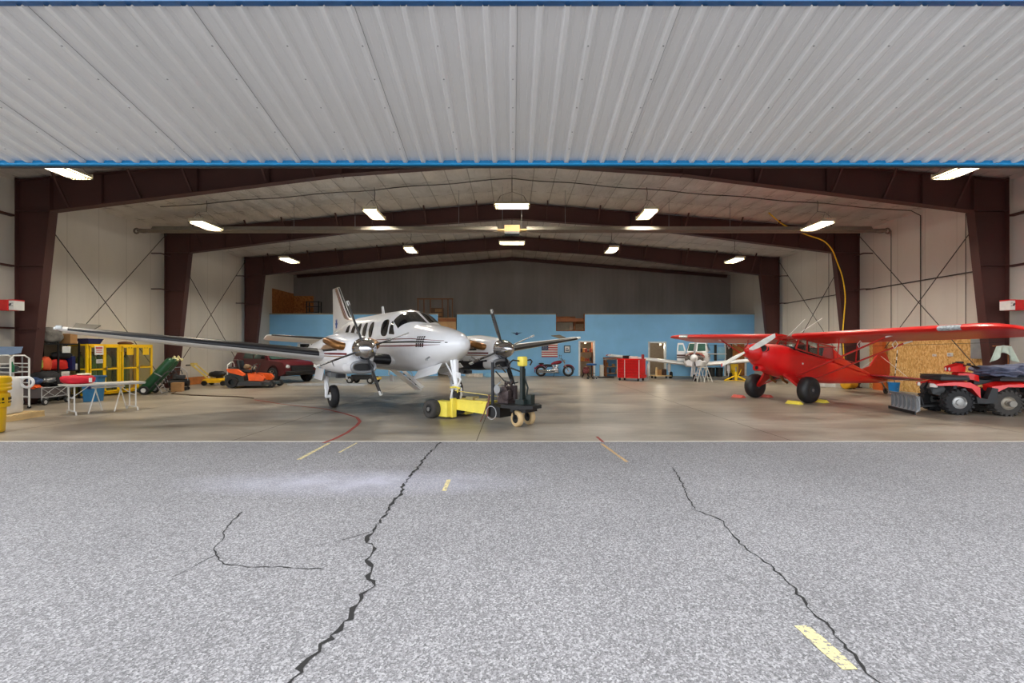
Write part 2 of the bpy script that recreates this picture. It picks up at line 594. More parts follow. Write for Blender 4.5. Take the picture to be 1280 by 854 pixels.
# ---- hangar slab
def slab_mat():
    m, nt, b = new_mat('hangar_concrete')
    tc = nt.nodes.new('ShaderNodeTexCoord').outputs['Object']
    f = noise_tex(nt, mapping(nt, tc, (0.5, 1.2, 1)), 0.7, 5, 0.6, 0.6)
    base = ramp(nt, f, [(0.28, lin((118, 108, 95))), (0.5, lin((152, 142, 127))), (0.72, lin((180, 171, 157)))])
    # oil-darkened area under the twin's engine side
    mp = mapping(nt, tc, (0.155, 0.2, 1), loc=(0.5, -3.0, 0))
    gr = nt.nodes.new('ShaderNodeTexGradient'); gr.gradient_type = 'SPHERICAL'
    nt.links.new(mp, gr.inputs[0])
    fm = nt.nodes.new('ShaderNodeMath'); fm.operation = 'MULTIPLY'; fm.use_clamp = True
    nt.links.new(gr.outputs['Fac'], fm.inputs[0])
    rr = nt.nodes.new('ShaderNodeMapRange'); rr.inputs['From Min'].default_value = .35; rr.inputs['From Max'].default_value = .65
    rr.inputs['To Min'].default_value = 0.4; rr.inputs['To Max'].default_value = 1.8
    nt.links.new(noise_tex(nt, tc, 1.1, 5, 0.65, 1.0), rr.inputs[0]); nt.links.new(rr.outputs[0], fm.inputs[1])
    c = mix_col(nt, fm.outputs[0], base, lin((70, 66, 63)))
    f3 = ramp(nt, noise_tex(nt, mapping(nt, tc, (0.8, 2.5, 1)), 2.2, 5, 0.7), [(0.33, (0.80, 0.79, 0.77, 1)), (0.52, (1, 1, 1, 1))])
    c = mix_col(nt, 0.75, c, f3, 'MULTIPLY')
    c = mix_col(nt, 0.35, c, ramp(nt, noise_tex(nt, tc, 30, 3, 0.6), [(0.3, (0.75, 0.75, 0.75, 1)), (0.7, (1.1, 1.1, 1.1, 1))]), 'MULTIPLY')
    nt.links.new(c, b.inputs['Base Color'])
    r2 = nt.nodes.new('ShaderNodeMapRange'); r2.inputs['To Min'].default_value = .26; r2.inputs['To Max'].default_value = .5
    nt.links.new(f, r2.inputs[0]); nt.links.new(r2.outputs[0], b.inputs['Roughness'])
    bump(nt, b, noise_tex(nt, tc, 3, 3), 0.03, 0.02)
    return m
JOINT = mat('slab_joint', (84, 78, 70), 0.9)
LIP = mat('pale_concrete_lip', (206, 200, 190), 0.7)
g = MB()
g.sheet(lambda u, v: (-W - .1 + (2 * W + .2) * u, ZD + (ZB - ZD) * v, 0.0), 10, 10, 0)
g.b2((-W - .1, ZD - .03, -.3), (W + .1, ZD + .035, .002), 2)
for yy in (12.15, 17.0, 21.9, 26.5):
    ribbon(g, [(-W, yy), (W, yy)], 0.022, 0.002, 1)
for xx in (-9.8, -4.9, -0.62, 4.9, 9.8):
    ribbon(g, [(xx, ZD + .04), (xx, ZBLUE)], 0.014, 0.002, 1)
red = [px(*p) for p in ((404, 554), (418, 549), (434, 541), (446, 532), (450, 527), (446, 522), (430, 517), (404, 511), (375, 508), (350, 505), (318, 500))]
ribbon(g, red, 0.07, 0.003, 3)
ribbon(g, [px(746, 546), px(754, 553.0)], 0.05, 0.003, 3)
tag(g.build('floor', [slab_mat(), JOINT, LIP, RLINE], smooth=0), 'stained concrete hangar floor with saw-cut joints and a red line', 'floor', kind='structure')

# ---- insulated walls
def vinyl_mat(name, rgb, seam=1.22, axis='Y'):
    m, nt, b = new_mat(name)
    tc = nt.nodes.new('ShaderNodeTexCoord').outputs['Object']
    sx = nt.nodes.new('ShaderNodeSeparateXYZ'); nt.links.new(tc, sx.inputs[0])
    mo = nt.nodes.new('ShaderNodeMath'); mo.operation = 'PINGPONG'; mo.inputs[1].default_value = seam / 2
    nt.links.new(sx.outputs[axis], mo.inputs[0])
    line = ramp(nt, mo.outputs[0], [(0.0, (0.82, 0.81, 0.8, 1)), (0.03, (1, 1, 1, 1))])
    f = noise_tex(nt, mapping(nt, tc, (1, 1, 0.35)), 0.9, 4)
    c = ramp(nt, f, [(0.3, tuple(x * .9 for x in lin(rgb)[:3]) + (1,)), (0.7, lin(rgb))])
    c = mix_col(nt, 1.0, c, line, 'MULTIPLY')
    nt.links.new(c, b.inputs['Base Color'])
    b.inputs['Roughness'].default_value = 0.42
    bump(nt, b, noise_tex(nt, mapping(nt, tc, (1, 1, 0.25)), 2.6, 4, 0.6), 0.25, 0.06)
    return m
VIN = vinyl_mat('white_vinyl_insulation', (214, 208, 198))
for nm, sg in (('wall_left', -1), ('wall_right', 1)):
    g = MB()
    g.b2((sg * W, ZD, 0), (sg * (W + .2), ZB + .2, EAVE + .1), 0)
    tag(g.build(nm, VIN, smooth=0), ('left' if sg < 0 else 'right') + ' hangar side wall faced with white insulation', 'wall', kind='structure')
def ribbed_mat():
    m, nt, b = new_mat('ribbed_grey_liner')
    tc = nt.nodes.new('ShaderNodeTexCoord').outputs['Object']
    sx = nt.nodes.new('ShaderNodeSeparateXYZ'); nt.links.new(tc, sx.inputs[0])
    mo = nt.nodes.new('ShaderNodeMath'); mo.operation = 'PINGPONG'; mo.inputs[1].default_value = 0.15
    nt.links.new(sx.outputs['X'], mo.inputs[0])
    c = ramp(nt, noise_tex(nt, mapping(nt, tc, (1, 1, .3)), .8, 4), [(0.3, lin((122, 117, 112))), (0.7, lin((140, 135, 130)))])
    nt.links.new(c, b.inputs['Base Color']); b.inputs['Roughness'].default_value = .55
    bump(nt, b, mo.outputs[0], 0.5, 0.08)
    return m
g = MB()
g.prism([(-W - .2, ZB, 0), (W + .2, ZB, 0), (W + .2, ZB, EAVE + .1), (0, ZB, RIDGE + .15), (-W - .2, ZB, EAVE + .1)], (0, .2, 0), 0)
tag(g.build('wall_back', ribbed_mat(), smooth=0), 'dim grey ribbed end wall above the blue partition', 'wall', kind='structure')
# header wall over the opening and jamb strips at its sides
g = MB()
for sg in (-1, 1):
    g.b2((sg * 13.7, ZD - .1, 0), (sg * (W + .2), ZD + .1, EAVE), 0)
g.prism([(-W - .2, ZD - .1, 5.95), (W + .2, ZD - .1, 5.95), (W + .2, ZD - .1, EAVE + .1), (0, ZD - .1, RIDGE + .15), (-W - .2, ZD - .1, EAVE + .1)], (0, .2, 0), 0)
tag(g.build('wall_front', mat('pale_grey_cladding', (196, 198, 200), .5), smooth=0), 'pale header wall above the hangar opening', 'wall', kind='structure')

# ---- insulated ceiling, sagging between purlins and straps
def ceil_mat():
    m, nt, b = new_mat('ceiling_insulation')
    tc = nt.nodes.new('ShaderNodeTexCoord').outputs['Object']
    c = ramp(nt, noise_tex(nt, tc, 1.4, 4), [(0.3, lin((186, 180, 172))), (0.7, lin((206, 201, 194)))])
    nt.links.new(c, b.inputs['Base Color']); b.inputs['Roughness'].default_value = .4
    bump(nt, b, noise_tex(nt, mapping(nt, tc, (1.5, .7, 1)), 2.4, 4, .6, .8), 0.7, 0.09)
    return m
g = MB()
def cz(u, v):
    x = -W + 2 * W * u
    y = ZD + (ZB - ZD) * v
    a = abs(math.sin(PI * x / .76)) ** .7
    c = abs(math.sin(PI * (y - Z1) / 1.505)) ** .6
    return (x, y, roof_z(x) + 0.03 - 0.085 * a * c)
g.sheet(cz, 310, 160, 0)
for i in range(-19, 20):
    x = i * .76
    g.sheet(lambda u, v: (x + (u - .5) * .034, ZD + .1 + (ZB - ZD - .2) * v, roof_z(x + (u - .5) * .05) + .015), 1, 1, 1)  # darker bands along the creases put the shading between puffs into colour
yk = Z1 - 1.505 * 3
while yk < ZB - .3:
    if yk > ZD + .2:
        for sg in (-1, 1):
            g.sheet(lambda u, v: (sg * W * u, yk + (v - .5) * .05, roof_z(W * u) + .012), 1, 1, 1)
    yk += 1.505
o = g.build('ceiling', [ceil_mat(), mat('strap_and_crease_shade', (156, 151, 144), .6)], smooth=60)
tag(o, 'quilted white insulation ceiling sagging between purlins', 'ceiling', kind='structure')
g = MB()
for sg in (-1, 1):
    g.prism([(0, ZD, RIDGE + .12), (sg * (W + .3), ZD, EAVE + .08), (sg * (W + .3), ZD, EAVE + .2), (0, ZD, RIDGE + .25)], (0, ZB + .2 - ZD, 0), 0)
tag(g.build('roof', mat('roof_sheet', (150, 152, 155), .5), smooth=0), 'metal roof above the insulation', 'roof', kind='structure')

# ---- portal frames
def frame(Y, first):
    t = thing('steel_portal_frame', ['tapered maroon steel frame nearest the hangar opening', 'maroon steel frame just behind the radiant heater tube', 'farthest maroon steel frame in front of the blue wall'][first], 'steel frame', (0, Y, 0), 0, 'maroon portal frames', 'structure')
    fw = 0.26
    for sg in (-1, 1):
        c = MB()
        zi = 5.66
        prof = [(sg * 14.5, 0, 0), (sg * 14.1, 0, 0), (sg * 13.49, 0, zi), (sg * 13.49, 0, 6.62), (sg * 14.5, 0, 6.62)]
        c.prism([(x, -.012, z) for x, y, z in prof], (0, .024, 0))
        c.b2((sg * 14.48, -fw / 2, 0), (sg * 14.5, fw / 2, 6.62))
        c.bar((sg * 14.1, 0, 0), (sg * 13.49, 0, zi), fw, .024, up=(1, 0, 0))
        c.b2((sg * 14.5, -fw / 2, zi - .012), (sg * 13.49, fw / 2, zi + .012))
        c.b2((sg * 13.48, -fw / 2, zi), (sg * 13.505, fw / 2, 6.66))
        c.b2((sg * 14.55, -.2, 0), (sg * 14.0, .2, .025))
        for zz in (2.2, 4.05):
            c.b2((sg * 14.48, -.1, zz), (sg * (13.95 - zz * .06), -.012, zz + .03))
        c.build('column', STEELB, t, smooth=0)
        r = MB()
        bot = [(13.49, 5.66), (5.0, 6.73), (0, 7.08)]
        pr = [(sg * x, -.012, z) for x, z in bot] + [(0, -.012, RIDGE - .06), (sg * 13.49, -.012, roof_z(13.49) - .06)]
        r.prism(pr, (0, .024, 0))
        for (xa, za), (xb, zb) in zip(bot, bot[1:]):
            r.bar((sg * xa, 0, za), (sg * xb, 0, zb), fw, .024)
        r.bar((sg * 14.5, 0, roof_z(14.5) - .07), (0, 0, RIDGE - .07), fw, .024)
        r.b2((sg * .0, -fw / 2, 7.05), (sg * .03, fw / 2, RIDGE - .06))
        r.b2((sg * 4.98, -fw / 2, 6.70), (sg * 5.02, fw / 2, roof_z(5) - .06))
        for xs in (12.0, 9.2, 7.1):
            zb = 5.66 + (13.49 - xs) / 8.49 * 1.07
            r.b2((sg * xs, -.1, zb), (sg * (xs + .012), .1, roof_z(xs) - .06))
        r.build('rafter', STEELB, t, smooth=0)
        for xs in (13.0, 10.9, 9.4, 7.2, 5.8, 3.6, 1.45):
            zb = 5.66 + (13.49 - xs) / 8.49 * 1.07 if xs > 5 else 6.73 + (5 - xs) / 5 * .35
            fb = MB()
            fb.bar((sg * xs, -.02, zb + .03), (sg * xs, -.62, roof_z(xs) - .03), .05, .05)
            fb.build('flange_brace', STEELB, t, smooth=0)
    return t
for i, Y in enumerate((Z1, Z2, Z3)):
    frame(Y, i)
# end-wall rafter seen as a dark line under the roof at the back
g = MB()
for sg in (-1, 1):
    g.bar((0, ZB - .1, RIDGE - .12), (sg * 14.4, ZB - .1, roof_z(14.4) - .12), .16, .2)
tag(g.build('trim_1', STEELB, smooth=0), 'dark end-wall rafter along the top of the back wall', 'rafter', kind='structure')

# ---- girts and braces
for sg in (-1, 1):
    for zz in (2.2, 4.02, 5.5):
        g = MB()
        g.b2((sg * (W - .16), ZD + .1, zz), (sg * (W - .001), Z1 - .05, zz + .05))
        tag(g.build('wall_girt', STEELB, smooth=0), 'dark steel girt on the %s wall ahead of the first column, %s' % ('left' if sg < 0 else 'right', {2.2: 'lowest of three', 4.02: 'middle of three', 5.5: 'highest of three'}[zz]), 'girt', 'wall girts', kind='structure')
    for a, c, nm in ((Z1, Z2, 'first and second'), (Z2, Z3, 'second and third')):
        for k, (za, zc) in enumerate(((6.4, .2), (.2, 6.4))):
            g = MB()
            xx = sg * (14.52 - .03 * k)
            g.cyl((xx, a + .05, za), (xx, c - .05, zc), .014, n=6)
            for q, z in ((a + .08, za), (c - .08, zc)):
                g.box((xx, q, z), (.05, .1, .1))
            tag(g.build('brace_rod', mat('rod_steel', (70, 62, 58), .6), smooth=30), 'diagonal brace rod %s toward the back on the %s wall, between %s columns' % ('falling' if k == 0 else 'rising', 'left' if sg < 0 else 'right', nm), 'brace rod', 'wall brace rods', kind='structure')
        # short girt stubs beside the columns
        for zz in (4.05, 5.5):
            g = MB()
            g.b2((sg * 14.3, c - .6, zz), (sg * 14.36, c + .02, zz + .04))
            g.b2((sg * 14.3, c - .6, zz), (sg * (W - .001), c - .56, zz + .04))
            tag(g.build('girt_bracket', STEELB, smooth=0), '%s girt bracket ahead of the %s column on the %s wall' % ('upper' if zz > 5 else 'lower', 'second' if c == Z2 else 'third', 'left' if sg < 0 else 'right'), 'bracket', 'girt brackets', kind='structure')
# conduit along the right wall and across the ceiling
CON = mat('dark_conduit', (78, 72, 66), .6)
g = MB()
g.tube([(14.64, Z1 + .4, 4.07), (14.64, Z2 - .3, 4.07)], .022, 6)
g.tube([(14.64, Z2 + .3, 4.07), (14.64, Z3 - .3, 4.07)], .02, 6)
tag(g.build('wall_conduit', CON), 'thin dark conduit running level along the right wall', 'conduit', kind='structure')
g = MB()
pts = [(-12.6, 17.2, roof_z(12.6) - .06)] + [(x, 17.2, roof_z(x) - .07 - .02 * math.sin(x * 2.1)) for x in [i * .7 - 11.9 for i in range(36)]] + [(14.3, 17.2, roof_z(14.3) - .06), (14.64, 17.2, 6.4), (14.64, 17.2, 5.0), (14.64, 17.2, 2.1)]
g.tube(pts, .018, 6)
tag(g.build('ceiling_conduit', CON), 'cable run crossing the ceiling and dropping down the right wall', 'conduit', kind='structure')
g = MB()
g.tube([(14.65, 18.55, 6.2), (14.65, 18.55, 2.1)], .012, 6); g.tube([(14.65, 15.5, 6.0), (14.65, 15.5, 2.1)], .012, 6); g.tube([(14.65, 22.2, 6.3), (14.65, 22.2, 2.1)], .012, 6)
tag(g.build('trim_2', CON), 'thin vertical seam trims on the right wall', 'trim', kind='structure')

# ---- blue partition with its openings, plus the loft floor behind it
BLUEW = mat('blue_wall_paint', (130, 190, 236), .6, var=0.05, scale=1.2)
TEAL = mat('blue_wall_kick', (112, 166, 196), .6, var=.08, scale=1.5)
TOPB = 3.72
def bx(p): return (p - 640) * ZBLUE / 600.0
def bz(q): return 1.6 + (437 - q) * ZBLUE / 600.0
OPEN = [(bx(725), bx(742), 0, bz(428)), (bx(812), bx(831), 0, bz(429)), (bx(907), bx(931), 0, bz(430)), (bx(547), bx(571), bz(470), 9), (bx(695), bx(731), bz(414), 9), (bx(372), bx(403), bz(439), bz(429))]
xs = sorted({-W, W, *[o[0] for o in OPEN], *[o[1] for o in OPEN]})
g = MB()
for a, c in zip(xs, xs[1:]):
    zs = [(0.0, TOPB)]
    for o in OPEN:
        if o[0] - 1e-6 <= a and c <= o[1] + 1e-6:
            nz = []
            for lo, hi in zs:
                if o[2] > lo: nz.append((lo, min(hi, o[2])))
                if o[3] < hi: nz.append((max(lo, o[3]), hi))
            zs = nz
    for lo, hi in zs:
        if hi - lo > .01:
            g.b2((a, ZBLUE, lo), (c, ZBLUE + .14, hi), 0)
tag(g.build('wall_partition', [BLUEW], smooth=0), 'light blue office partition wall across the back of the hangar', 'wall', kind='structure')
g = MB()
g.b2((-W, ZBLUE - .03, TOPB), (bx(547), ZBLUE + .16, TOPB + .07)); g.b2((bx(571), ZBLUE - .03, TOPB), (bx(695), ZBLUE + .16, TOPB + .07)); g.b2((bx(731), ZBLUE - .03, TOPB), (W, ZBLUE + .16, TOPB + .07))
tag(g.build('trim_3', mat('cap_board', (150, 140, 128), .7), smooth=0), 'grey cap board on top of the blue partition', 'trim', kind='structure')
g = MB()
g.b2((-W, ZBLUE + .14, 3.3), (W, ZB, 3.5))
tag(g.build('floor_loft', BROWNW, smooth=0), 'timber loft floor behind the blue partition', 'floor', kind='structure')
BEI = mat('office_beige', (176, 156, 132), .8)
g = MB()
g.b2((-W, ZB - .6, 0), (W, ZB - .4, 3.3))
tag(g.build('wall_inner', BEI, smooth=0), 'beige wall inside the office openings', 'wall', kind='structure')
g = MB()
WTR = mat('white_trim', (222, 226, 228), .5)
for o in OPEN[:3]:
    for xx in (o[0] - .04, o[1] + .04):
        g.b2((xx - .05, ZBLUE - .03, 0), (xx + .05, ZBLUE + .16, o[3] + .05))
    g.b2((o[0] - .09, ZBLUE - .03, o[3]), (o[1] + .09, ZBLUE + .16, o[3] + .09))
tag(g.build('trim_4', WTR, smooth=0), 'pale casings around the openings in the blue wall', 'trim', kind='structure')
t = tag(thing('window_1', 'dark office window in the blue wall behind the airplane tail', 'window', (0, 0, 0)), kind='structure')
o = OPEN[5]
g = MB()
for a, c in (((o[0], o[2]), (o[0] + .12, o[3])), ((o[1] - .06, o[2]), (o[1], o[3])), ((o[0], o[2]), (o[1], o[2] + .05)), ((o[0], o[3] - .05), (o[1], o[3])), ((o[0] + .72, o[2]), (o[0] + .78, o[3]))):
    g.b2((a[0], ZBLUE - .02, a[1]), (c[0], ZBLUE + .15, c[1]))
g.build('window_frame', WTR, t, smooth=0)
MB().b2((o[0], ZBLUE + .06, o[2]), (o[1], ZBLUE + .07, o[3])).build('pane', DGLASS, t, smooth=0)
# window opening of the loft cased in timber
t = tag(thing('window_2', 'timber-cased loft opening high in the blue wall', 'window opening', (0, 0, 0)), kind='structure')
o = OPEN[4]
g = MB()
g.b2((o[0], ZBLUE - .02, o[2]), (o[1], ZBLUE + .15, o[2] + .06)); g.b2((o[0], ZBLUE - .02, o[2]), (o[0] + .05, ZBLUE + .15, TOPB + .05)); g.b2((o[1] - .05, ZBLUE - .02, o[2]), (o[1], ZBLUE + .15, TOPB + .05))
g.build('window_frame', BROWNW, t, smooth=0)

# ---- folded hangar door overhead
t = tag(thing('door_1', 'pale ribbed bifold hangar door folded up overhead with blue trims', 'hangar door', (0, 0, 0)), kind='structure')
def rib_sheet(mb, y0, z0, y1, z1, half, down):
    """ribbed cladding between two edges; ribs stick out to the side `down`"""
    d = Vector((0, y1 - y0, z1 - z0)); L = d.length; d.normalize()
    n = Vector((0, -d.z, d.y)) * down
    xs = []
    p = .305
    k = int(half / p)
    for i in range(-k, k + 1):
        c = i * p + .012
        xs += [(c - .052, 0), (c - .024, .06), (c + .024, .06), (c + .052, 0)]
        for q in (.1, .2):
            xs += [(c + q - .012, 0), (c + q, .005), (c + q + .012, 0)]
    A = [mb.v(Vector((x, y0, z0)) + n * h) for x, h in xs]
    B = [mb.v(Vector((x, y1, z1)) + n * h) for x, h in xs]
    for i in range(len(xs) - 1):
        mb.face([A[i], A[i + 1], B[i + 1], B[i]], 0)
DY0, DZ0, DY1, DZ1 = 5.34, 5.47, 8.2, 4.825
def clad_mat():
    m, nt, b = new_mat('door_cladding')
    tc = nt.nodes.new('ShaderNodeTexCoord').outputs['Object']
    c = ramp(nt, noise_tex(nt, mapping(nt, tc, (.6, .3, 1)), 1.0, 4), [(0.3, lin((224, 223, 221))), (0.7, lin((233, 232, 231)))])
    sx = nt.nodes.new('ShaderNodeSeparateXYZ'); nt.links.new(tc, sx.inputs[0])
    nt.links.new(c, b.inputs['Base Color']); b.inputs['Roughness'].default_value = .3
    return m
CLAD = clad_mat()
g = MB(); rib_sheet(g, DY0, DZ0, DY1, DZ1, 14.3, -1)
lower = g.build('lower_panel', CLAD, t, smooth=0)
g = MB()
dv = Vector((0, DY1 - DY0, DZ1 - DZ0)).normalized(); nn = Vector((0, -dv.z, dv.y))
for i in range(-15, 16):
    for q in (.18, .36, .54, .72, .86):
        p = Vector((i * .915 + .012, DY0 + (DY1 - DY0) * q, DZ0 + (DZ1 - DZ0) * q)) - nn * .062
        g.box(p, (.018, .018, .006), 0)
g.build('screws', mat('screw_heads', (150, 150, 148), .5), t, smooth=0)
g = MB()
for i in range(-14, 15, 2):
    p0 = Vector((i * .915 + .06, DY0, DZ0)) - nn * .008; p1 = Vector((i * .915 + .06, DY1, DZ1)) - nn * .008
    g.bar(p0, p1, .005, .004)
g.build('lap_seams', mat('seam_shadow_grey', (96, 96, 96), .7), t, smooth=0)
DBLUE = mat('door_trim_blue', (4, 142, 202), .5)
g = MB(); g.b2((-14.35, DY1 - .01, DZ1 - .09), (14.35, DY1 + .05, DZ1 + .05)); g.b2((-14.35, DY1 - .07, DZ1 - .09), (14.35, DY1 - .01, DZ1 - .065)); g.build('bottom_edge_trim', DBLUE, t, smooth=0)
g = MB(); g.b2((-14.35, DY0 - .06, DZ0 - .035), (14.35, DY0 + .02, DZ0 + .14)); g.build('fold_edge_trim', mat('fold_trim_blue', (48, 98, 150), .3), t, smooth=0)
g = MB(); g.b2((-14.35, DY1 + .0, DZ1 - .115), (14.35, DY1 + .04, DZ1 - .09)); g.build('rubber_seal', BLACK, t, smooth=0)
g = MB(); rib_sheet(g, DY0, DZ0 + .16, ZD - .12, 5.98, 14.3, 1); g.build('upper_panel', CLAD, t, smooth=0)

# OSB sheets on the walls of the loft and the right wall
def osb_mat(name, a, c, d, sc=16):
    m, nt, b = new_mat(name)
    tc = nt.nodes.new('ShaderNodeTexCoord').outputs['Object']
    v = nt.nodes.new('ShaderNodeTexVoronoi'); v.inputs['Scale'].default_value = sc
    nt.links.new(mapping(nt, tc, (1, 1.7, .8), (0.4, .3, .6)), v.inputs['Vector'])
    col = ramp(nt, v.outputs['Color'], [(0.1, lin(a)), (0.5, lin(c)), (0.9, lin(d))])
    n2 = ramp(nt, noise_tex(nt, tc, 18, 4, .7), [(0.35, (.55, .5, .42, 1)), (0.5, (1, 1, 1, 1))])
    col = mix_col(nt, .55, col, n2, 'MULTIPLY')
    nt.links.new(col, b.inputs['Base Color']); b.inputs['Roughness'].default_value = .75
    bump(nt, b, v.outputs['Distance'], .2, .004)
    return m
OSB = osb_mat('strand_board', (196, 144, 76), (222, 176, 104), (238, 204, 140))
OSBD = osb_mat('aged_strand_board', (156, 92, 44), (186, 118, 60), (204, 142, 78), 12)
g = MB()
g.b2((W - .02, Z1 + .35, 0.03), (W, Z2 - .42, 2.4)); g.b2((W - .019, Z2 - .42, .03), (W, Z2 + 3.8, 1.2), 1)
tag(g.build('wall_paneling', [OSB, VIN], smooth=0), 'tan strand-board paneling on the lower right wall', 'wall paneling', kind='structure')
t = thing('strand_board_lining', 'brown strand-board lining in the left corner of the loft', 'board', (0, 0, 0), kind='structure')
MB().b2((-W + .001, ZBLUE + .3, 3.5), (-W + .02, ZB - .02, 5.35)).build('side_sheet', OSBD, t, smooth=0)
MB().b2((-W + .02, ZB - .03, 3.5), (-13.35, ZB - .001, 5.2)).build('back_sheet', OSBD, t, smooth=0)
# ================================================================ hanging lights and heater
TUBE = emis('lamp_tube_glow', (255, 240, 200), 9.0)
REFL = mat('lamp_reflector', (226, 218, 196), .35)
SHELLM = mat('lamp_housing', (205, 196, 170), .5)
spots = [(-11.0, 11.7, 6.0, 0), (11.0, 11.7, 6.0, 0),
         (-10.85, 17.05, 6.0, 0), (-4.9, 17.1, 6.43, 0), (0, 17.1, 6.72, 1), (4.8, 17.1, 6.43, 0), (10.85, 17.05, 6.0, 0),
         (-10.85, 23.4, 5.95, 0), (-4.93, 23.4, 6.45, 0), (0, 23.3, 6.78, 1), (4.85, 23.4, 6.45, 0), (10.85, 23.4, 5.95, 0)]
LLAB = ['high bay light at the far left, partly hidden by the folded door', 'high bay light at the far right, partly hidden by the folded door',
        'outer left high bay light over the heater tube', 'inner left high bay light over the heater tube', 'crosswise high bay light at the ridge above the heater burner box', 'inner right high bay light over the heater tube', 'outer right high bay light over the heater tube, beside the yellow hose',
        'outer left high bay light in front of the farthest steel frame', 'inner left high bay light in front of the farthest steel frame', 'crosswise high bay light at the ridge of the farthest steel frame', 'inner right high bay light in front of the farthest steel frame', 'outer right high bay light in front of the farthest steel frame']
def light_parts(t, drop):
    g = MB()
    g.prism([(-.24, -.61, 0), (-.17, -.61, .09), (.17, -.61, .09), (.24, -.61, 0), (.225, -.61, 0), (.16, -.61, .075), (-.16, -.61, .075), (-.225, -.61, 0)], (0, 1.22, 0))
    g.b2((-.24, -.63, -.01), (.24, -.605, .095)); g.b2((-.24, .605, -.01), (.24, .63, .095))
    g.build('housing', SHELLM, t, smooth=0)
    g = MB()
    for i in range(5):
        x = -.16 + .08 * i
        g.prism([(x - .037, -.6, .02), (x - .02, -.6, .06), (x + .02, -.6, .06), (x + .037, -.6, .02), (x + .03, -.6, .055), (x - .03, -.6, .055)], (0, 1.2, 0))
    g.build('reflector', REFL, t, smooth=0)
    g = MB()
    for i in range(7): g.b2((-.24 + .08 * i - .017, -.61, -.05), (-.24 + .08 * i + .017, .61, -.03))
    for y in (-.6, .45, .52, .6): g.b2((-.25, y - .015, -.05), (.25, y + .015, -.03))
    g.build('stripe_bars', mat('stripe_bar_grey', (92, 84, 66), .7), t, smooth=0)  # added dark bars below the tubes, drawing darker stripes across the glow
    for i in range(6):
        g = MB(); x = -.2 + .08 * i
        g.cyl((x, -.59, .02), (x, .59, .02), .014, n=8)
        g.build('lamp_tube', TUBE, t)
    g = MB()
    for y in (-.55, .55):
        g.tube([(-.17, y, .09), (0, y * .75, .36), (.17, y, .09)], .006, 5)
    g.tube([(0, -.41, .36), (0, 0, .5), (0, .41, .36)], .006, 5)
    g.tube([(0, 0, .5), (.02, 0, .75), (0, 0, drop)], .012, 6)
    g.build('hanger', CON, t)
for i, (x, y, z, cross) in enumerate(spots):
    t = thing('high_bay_light', LLAB[i], 'ceiling light', (x, y, z), PI / 2 if cross else 0, 'high bay lights')
    light_parts(t, roof_z(x) - z - .03)
    ld = bpy.data.lights.new('lamp_light', 'AREA')
    ld.shape = 'RECTANGLE'; ld.size = .4; ld.size_y = 1.15
    ld.energy = LAMP_W; ld.color = (1.0, .92, .79)
    lo = bpy.data.objects.new('lamp_light', ld); COL.objects.link(lo); lo.parent = t; lo.location = (0, 0, -.02)

t = thing('radiant_tube_heater', 'long radiant tube heater with reflector hung across the hangar', 'heater', (0, 18.05, 6.06))
g = MB()
for dy in (-.12, .12):
    g.tube([(-13.85, dy, 0), (13.85, dy, 0)], .045, 10)
g.build('heat_tube', mat('oxidised_tube', (120, 108, 96), .5, metal=.2), t)
g = MB()
for a, c in ((-13.4, -.55), (.55, 13.4)):
    g.prism([(a, -.27, -.02), (a, -.16, .13), (a, .16, .13), (a, .27, -.02), (a, .255, -.02), (a, .15, .115), (a, -.15, .115), (a, -.255, -.02)], (c - a, 0, 0))
g.build('reflector', mat('heater_reflector', (132, 126, 116), .6), t, smooth=0)
for sg in (-1, 1):
    g = MB(); g.torus((sg * 13.9, 0, 0), (0, 0, 1), .12, .06, 16, 8); g.torus((sg * 14.12, 0, 0), (0, 1, 0), .09, .035, 14, 6)
    g.build('return_bend', mat('oxidised_tube', (74, 66, 60)), t)
g = MB(); g.box((0, 0, .06), (.6, .34, .25), 0, bev=.01); g.box((0, -.02, -.1), (.56, .3, .08), 1)
g.cyl((-.55, -.12, 0), (-.3, -.12, 0), .05); g.cyl((.3, -.12, 0), (.55, -.12, 0), .05)
g.build('burner_box', [mat('burner_tan', (140, 112, 66), .6), DGREY], t, smooth=0)
for x in (-11.9, -8.2, -5.9, -2.0, -.36, .36, 2.0, 5.9, 8.2, 11.9):
    g = MB(); g.tube([(x, 0, .1), (x, 0, roof_z(x) - 6.08)], .008, 5); g.build('hanger_chain', STEEL, t)
# yellow air hose dropping beside the right column
g = MB()
pts = [(10.0, 18.7, 6.93), (10.6, 18.7, 6.45), (11.5, 18.75, 6.09), (12.35, 19.05, 5.92), (13.0, 19.5, 5.65), (13.45, 19.85, 5.2), (13.72, 19.93, 4.6), (13.85, 19.95, 3.8), (13.8, 19.95, 3.0), (13.75, 19.96, 2.2), (13.8, 19.96, 1.2), (13.75, 19.9, .3)]
fine = []
for i in range(len(pts) - 1):
    for k in range(4):
        p0, p1, p2, p3 = [Vector(pts[max(0, min(len(pts) - 1, i + j))]) for j in (-1, 0, 1, 2)]
        u = k / 4
        fine.append(.5 * ((2 * p1) + (p2 - p0) * u + (2 * p0 - 5 * p1 + 4 * p2 - p3) * u * u + (3 * p1 - p0 - 3 * p2 + p3) * u ** 3))
fine.append(Vector(pts[-1]))
g.tube(fine, .024, 7)
tag(g.build('air_hose', YEL), 'yellow air hose sagging from the roof down the second right column', 'hose')

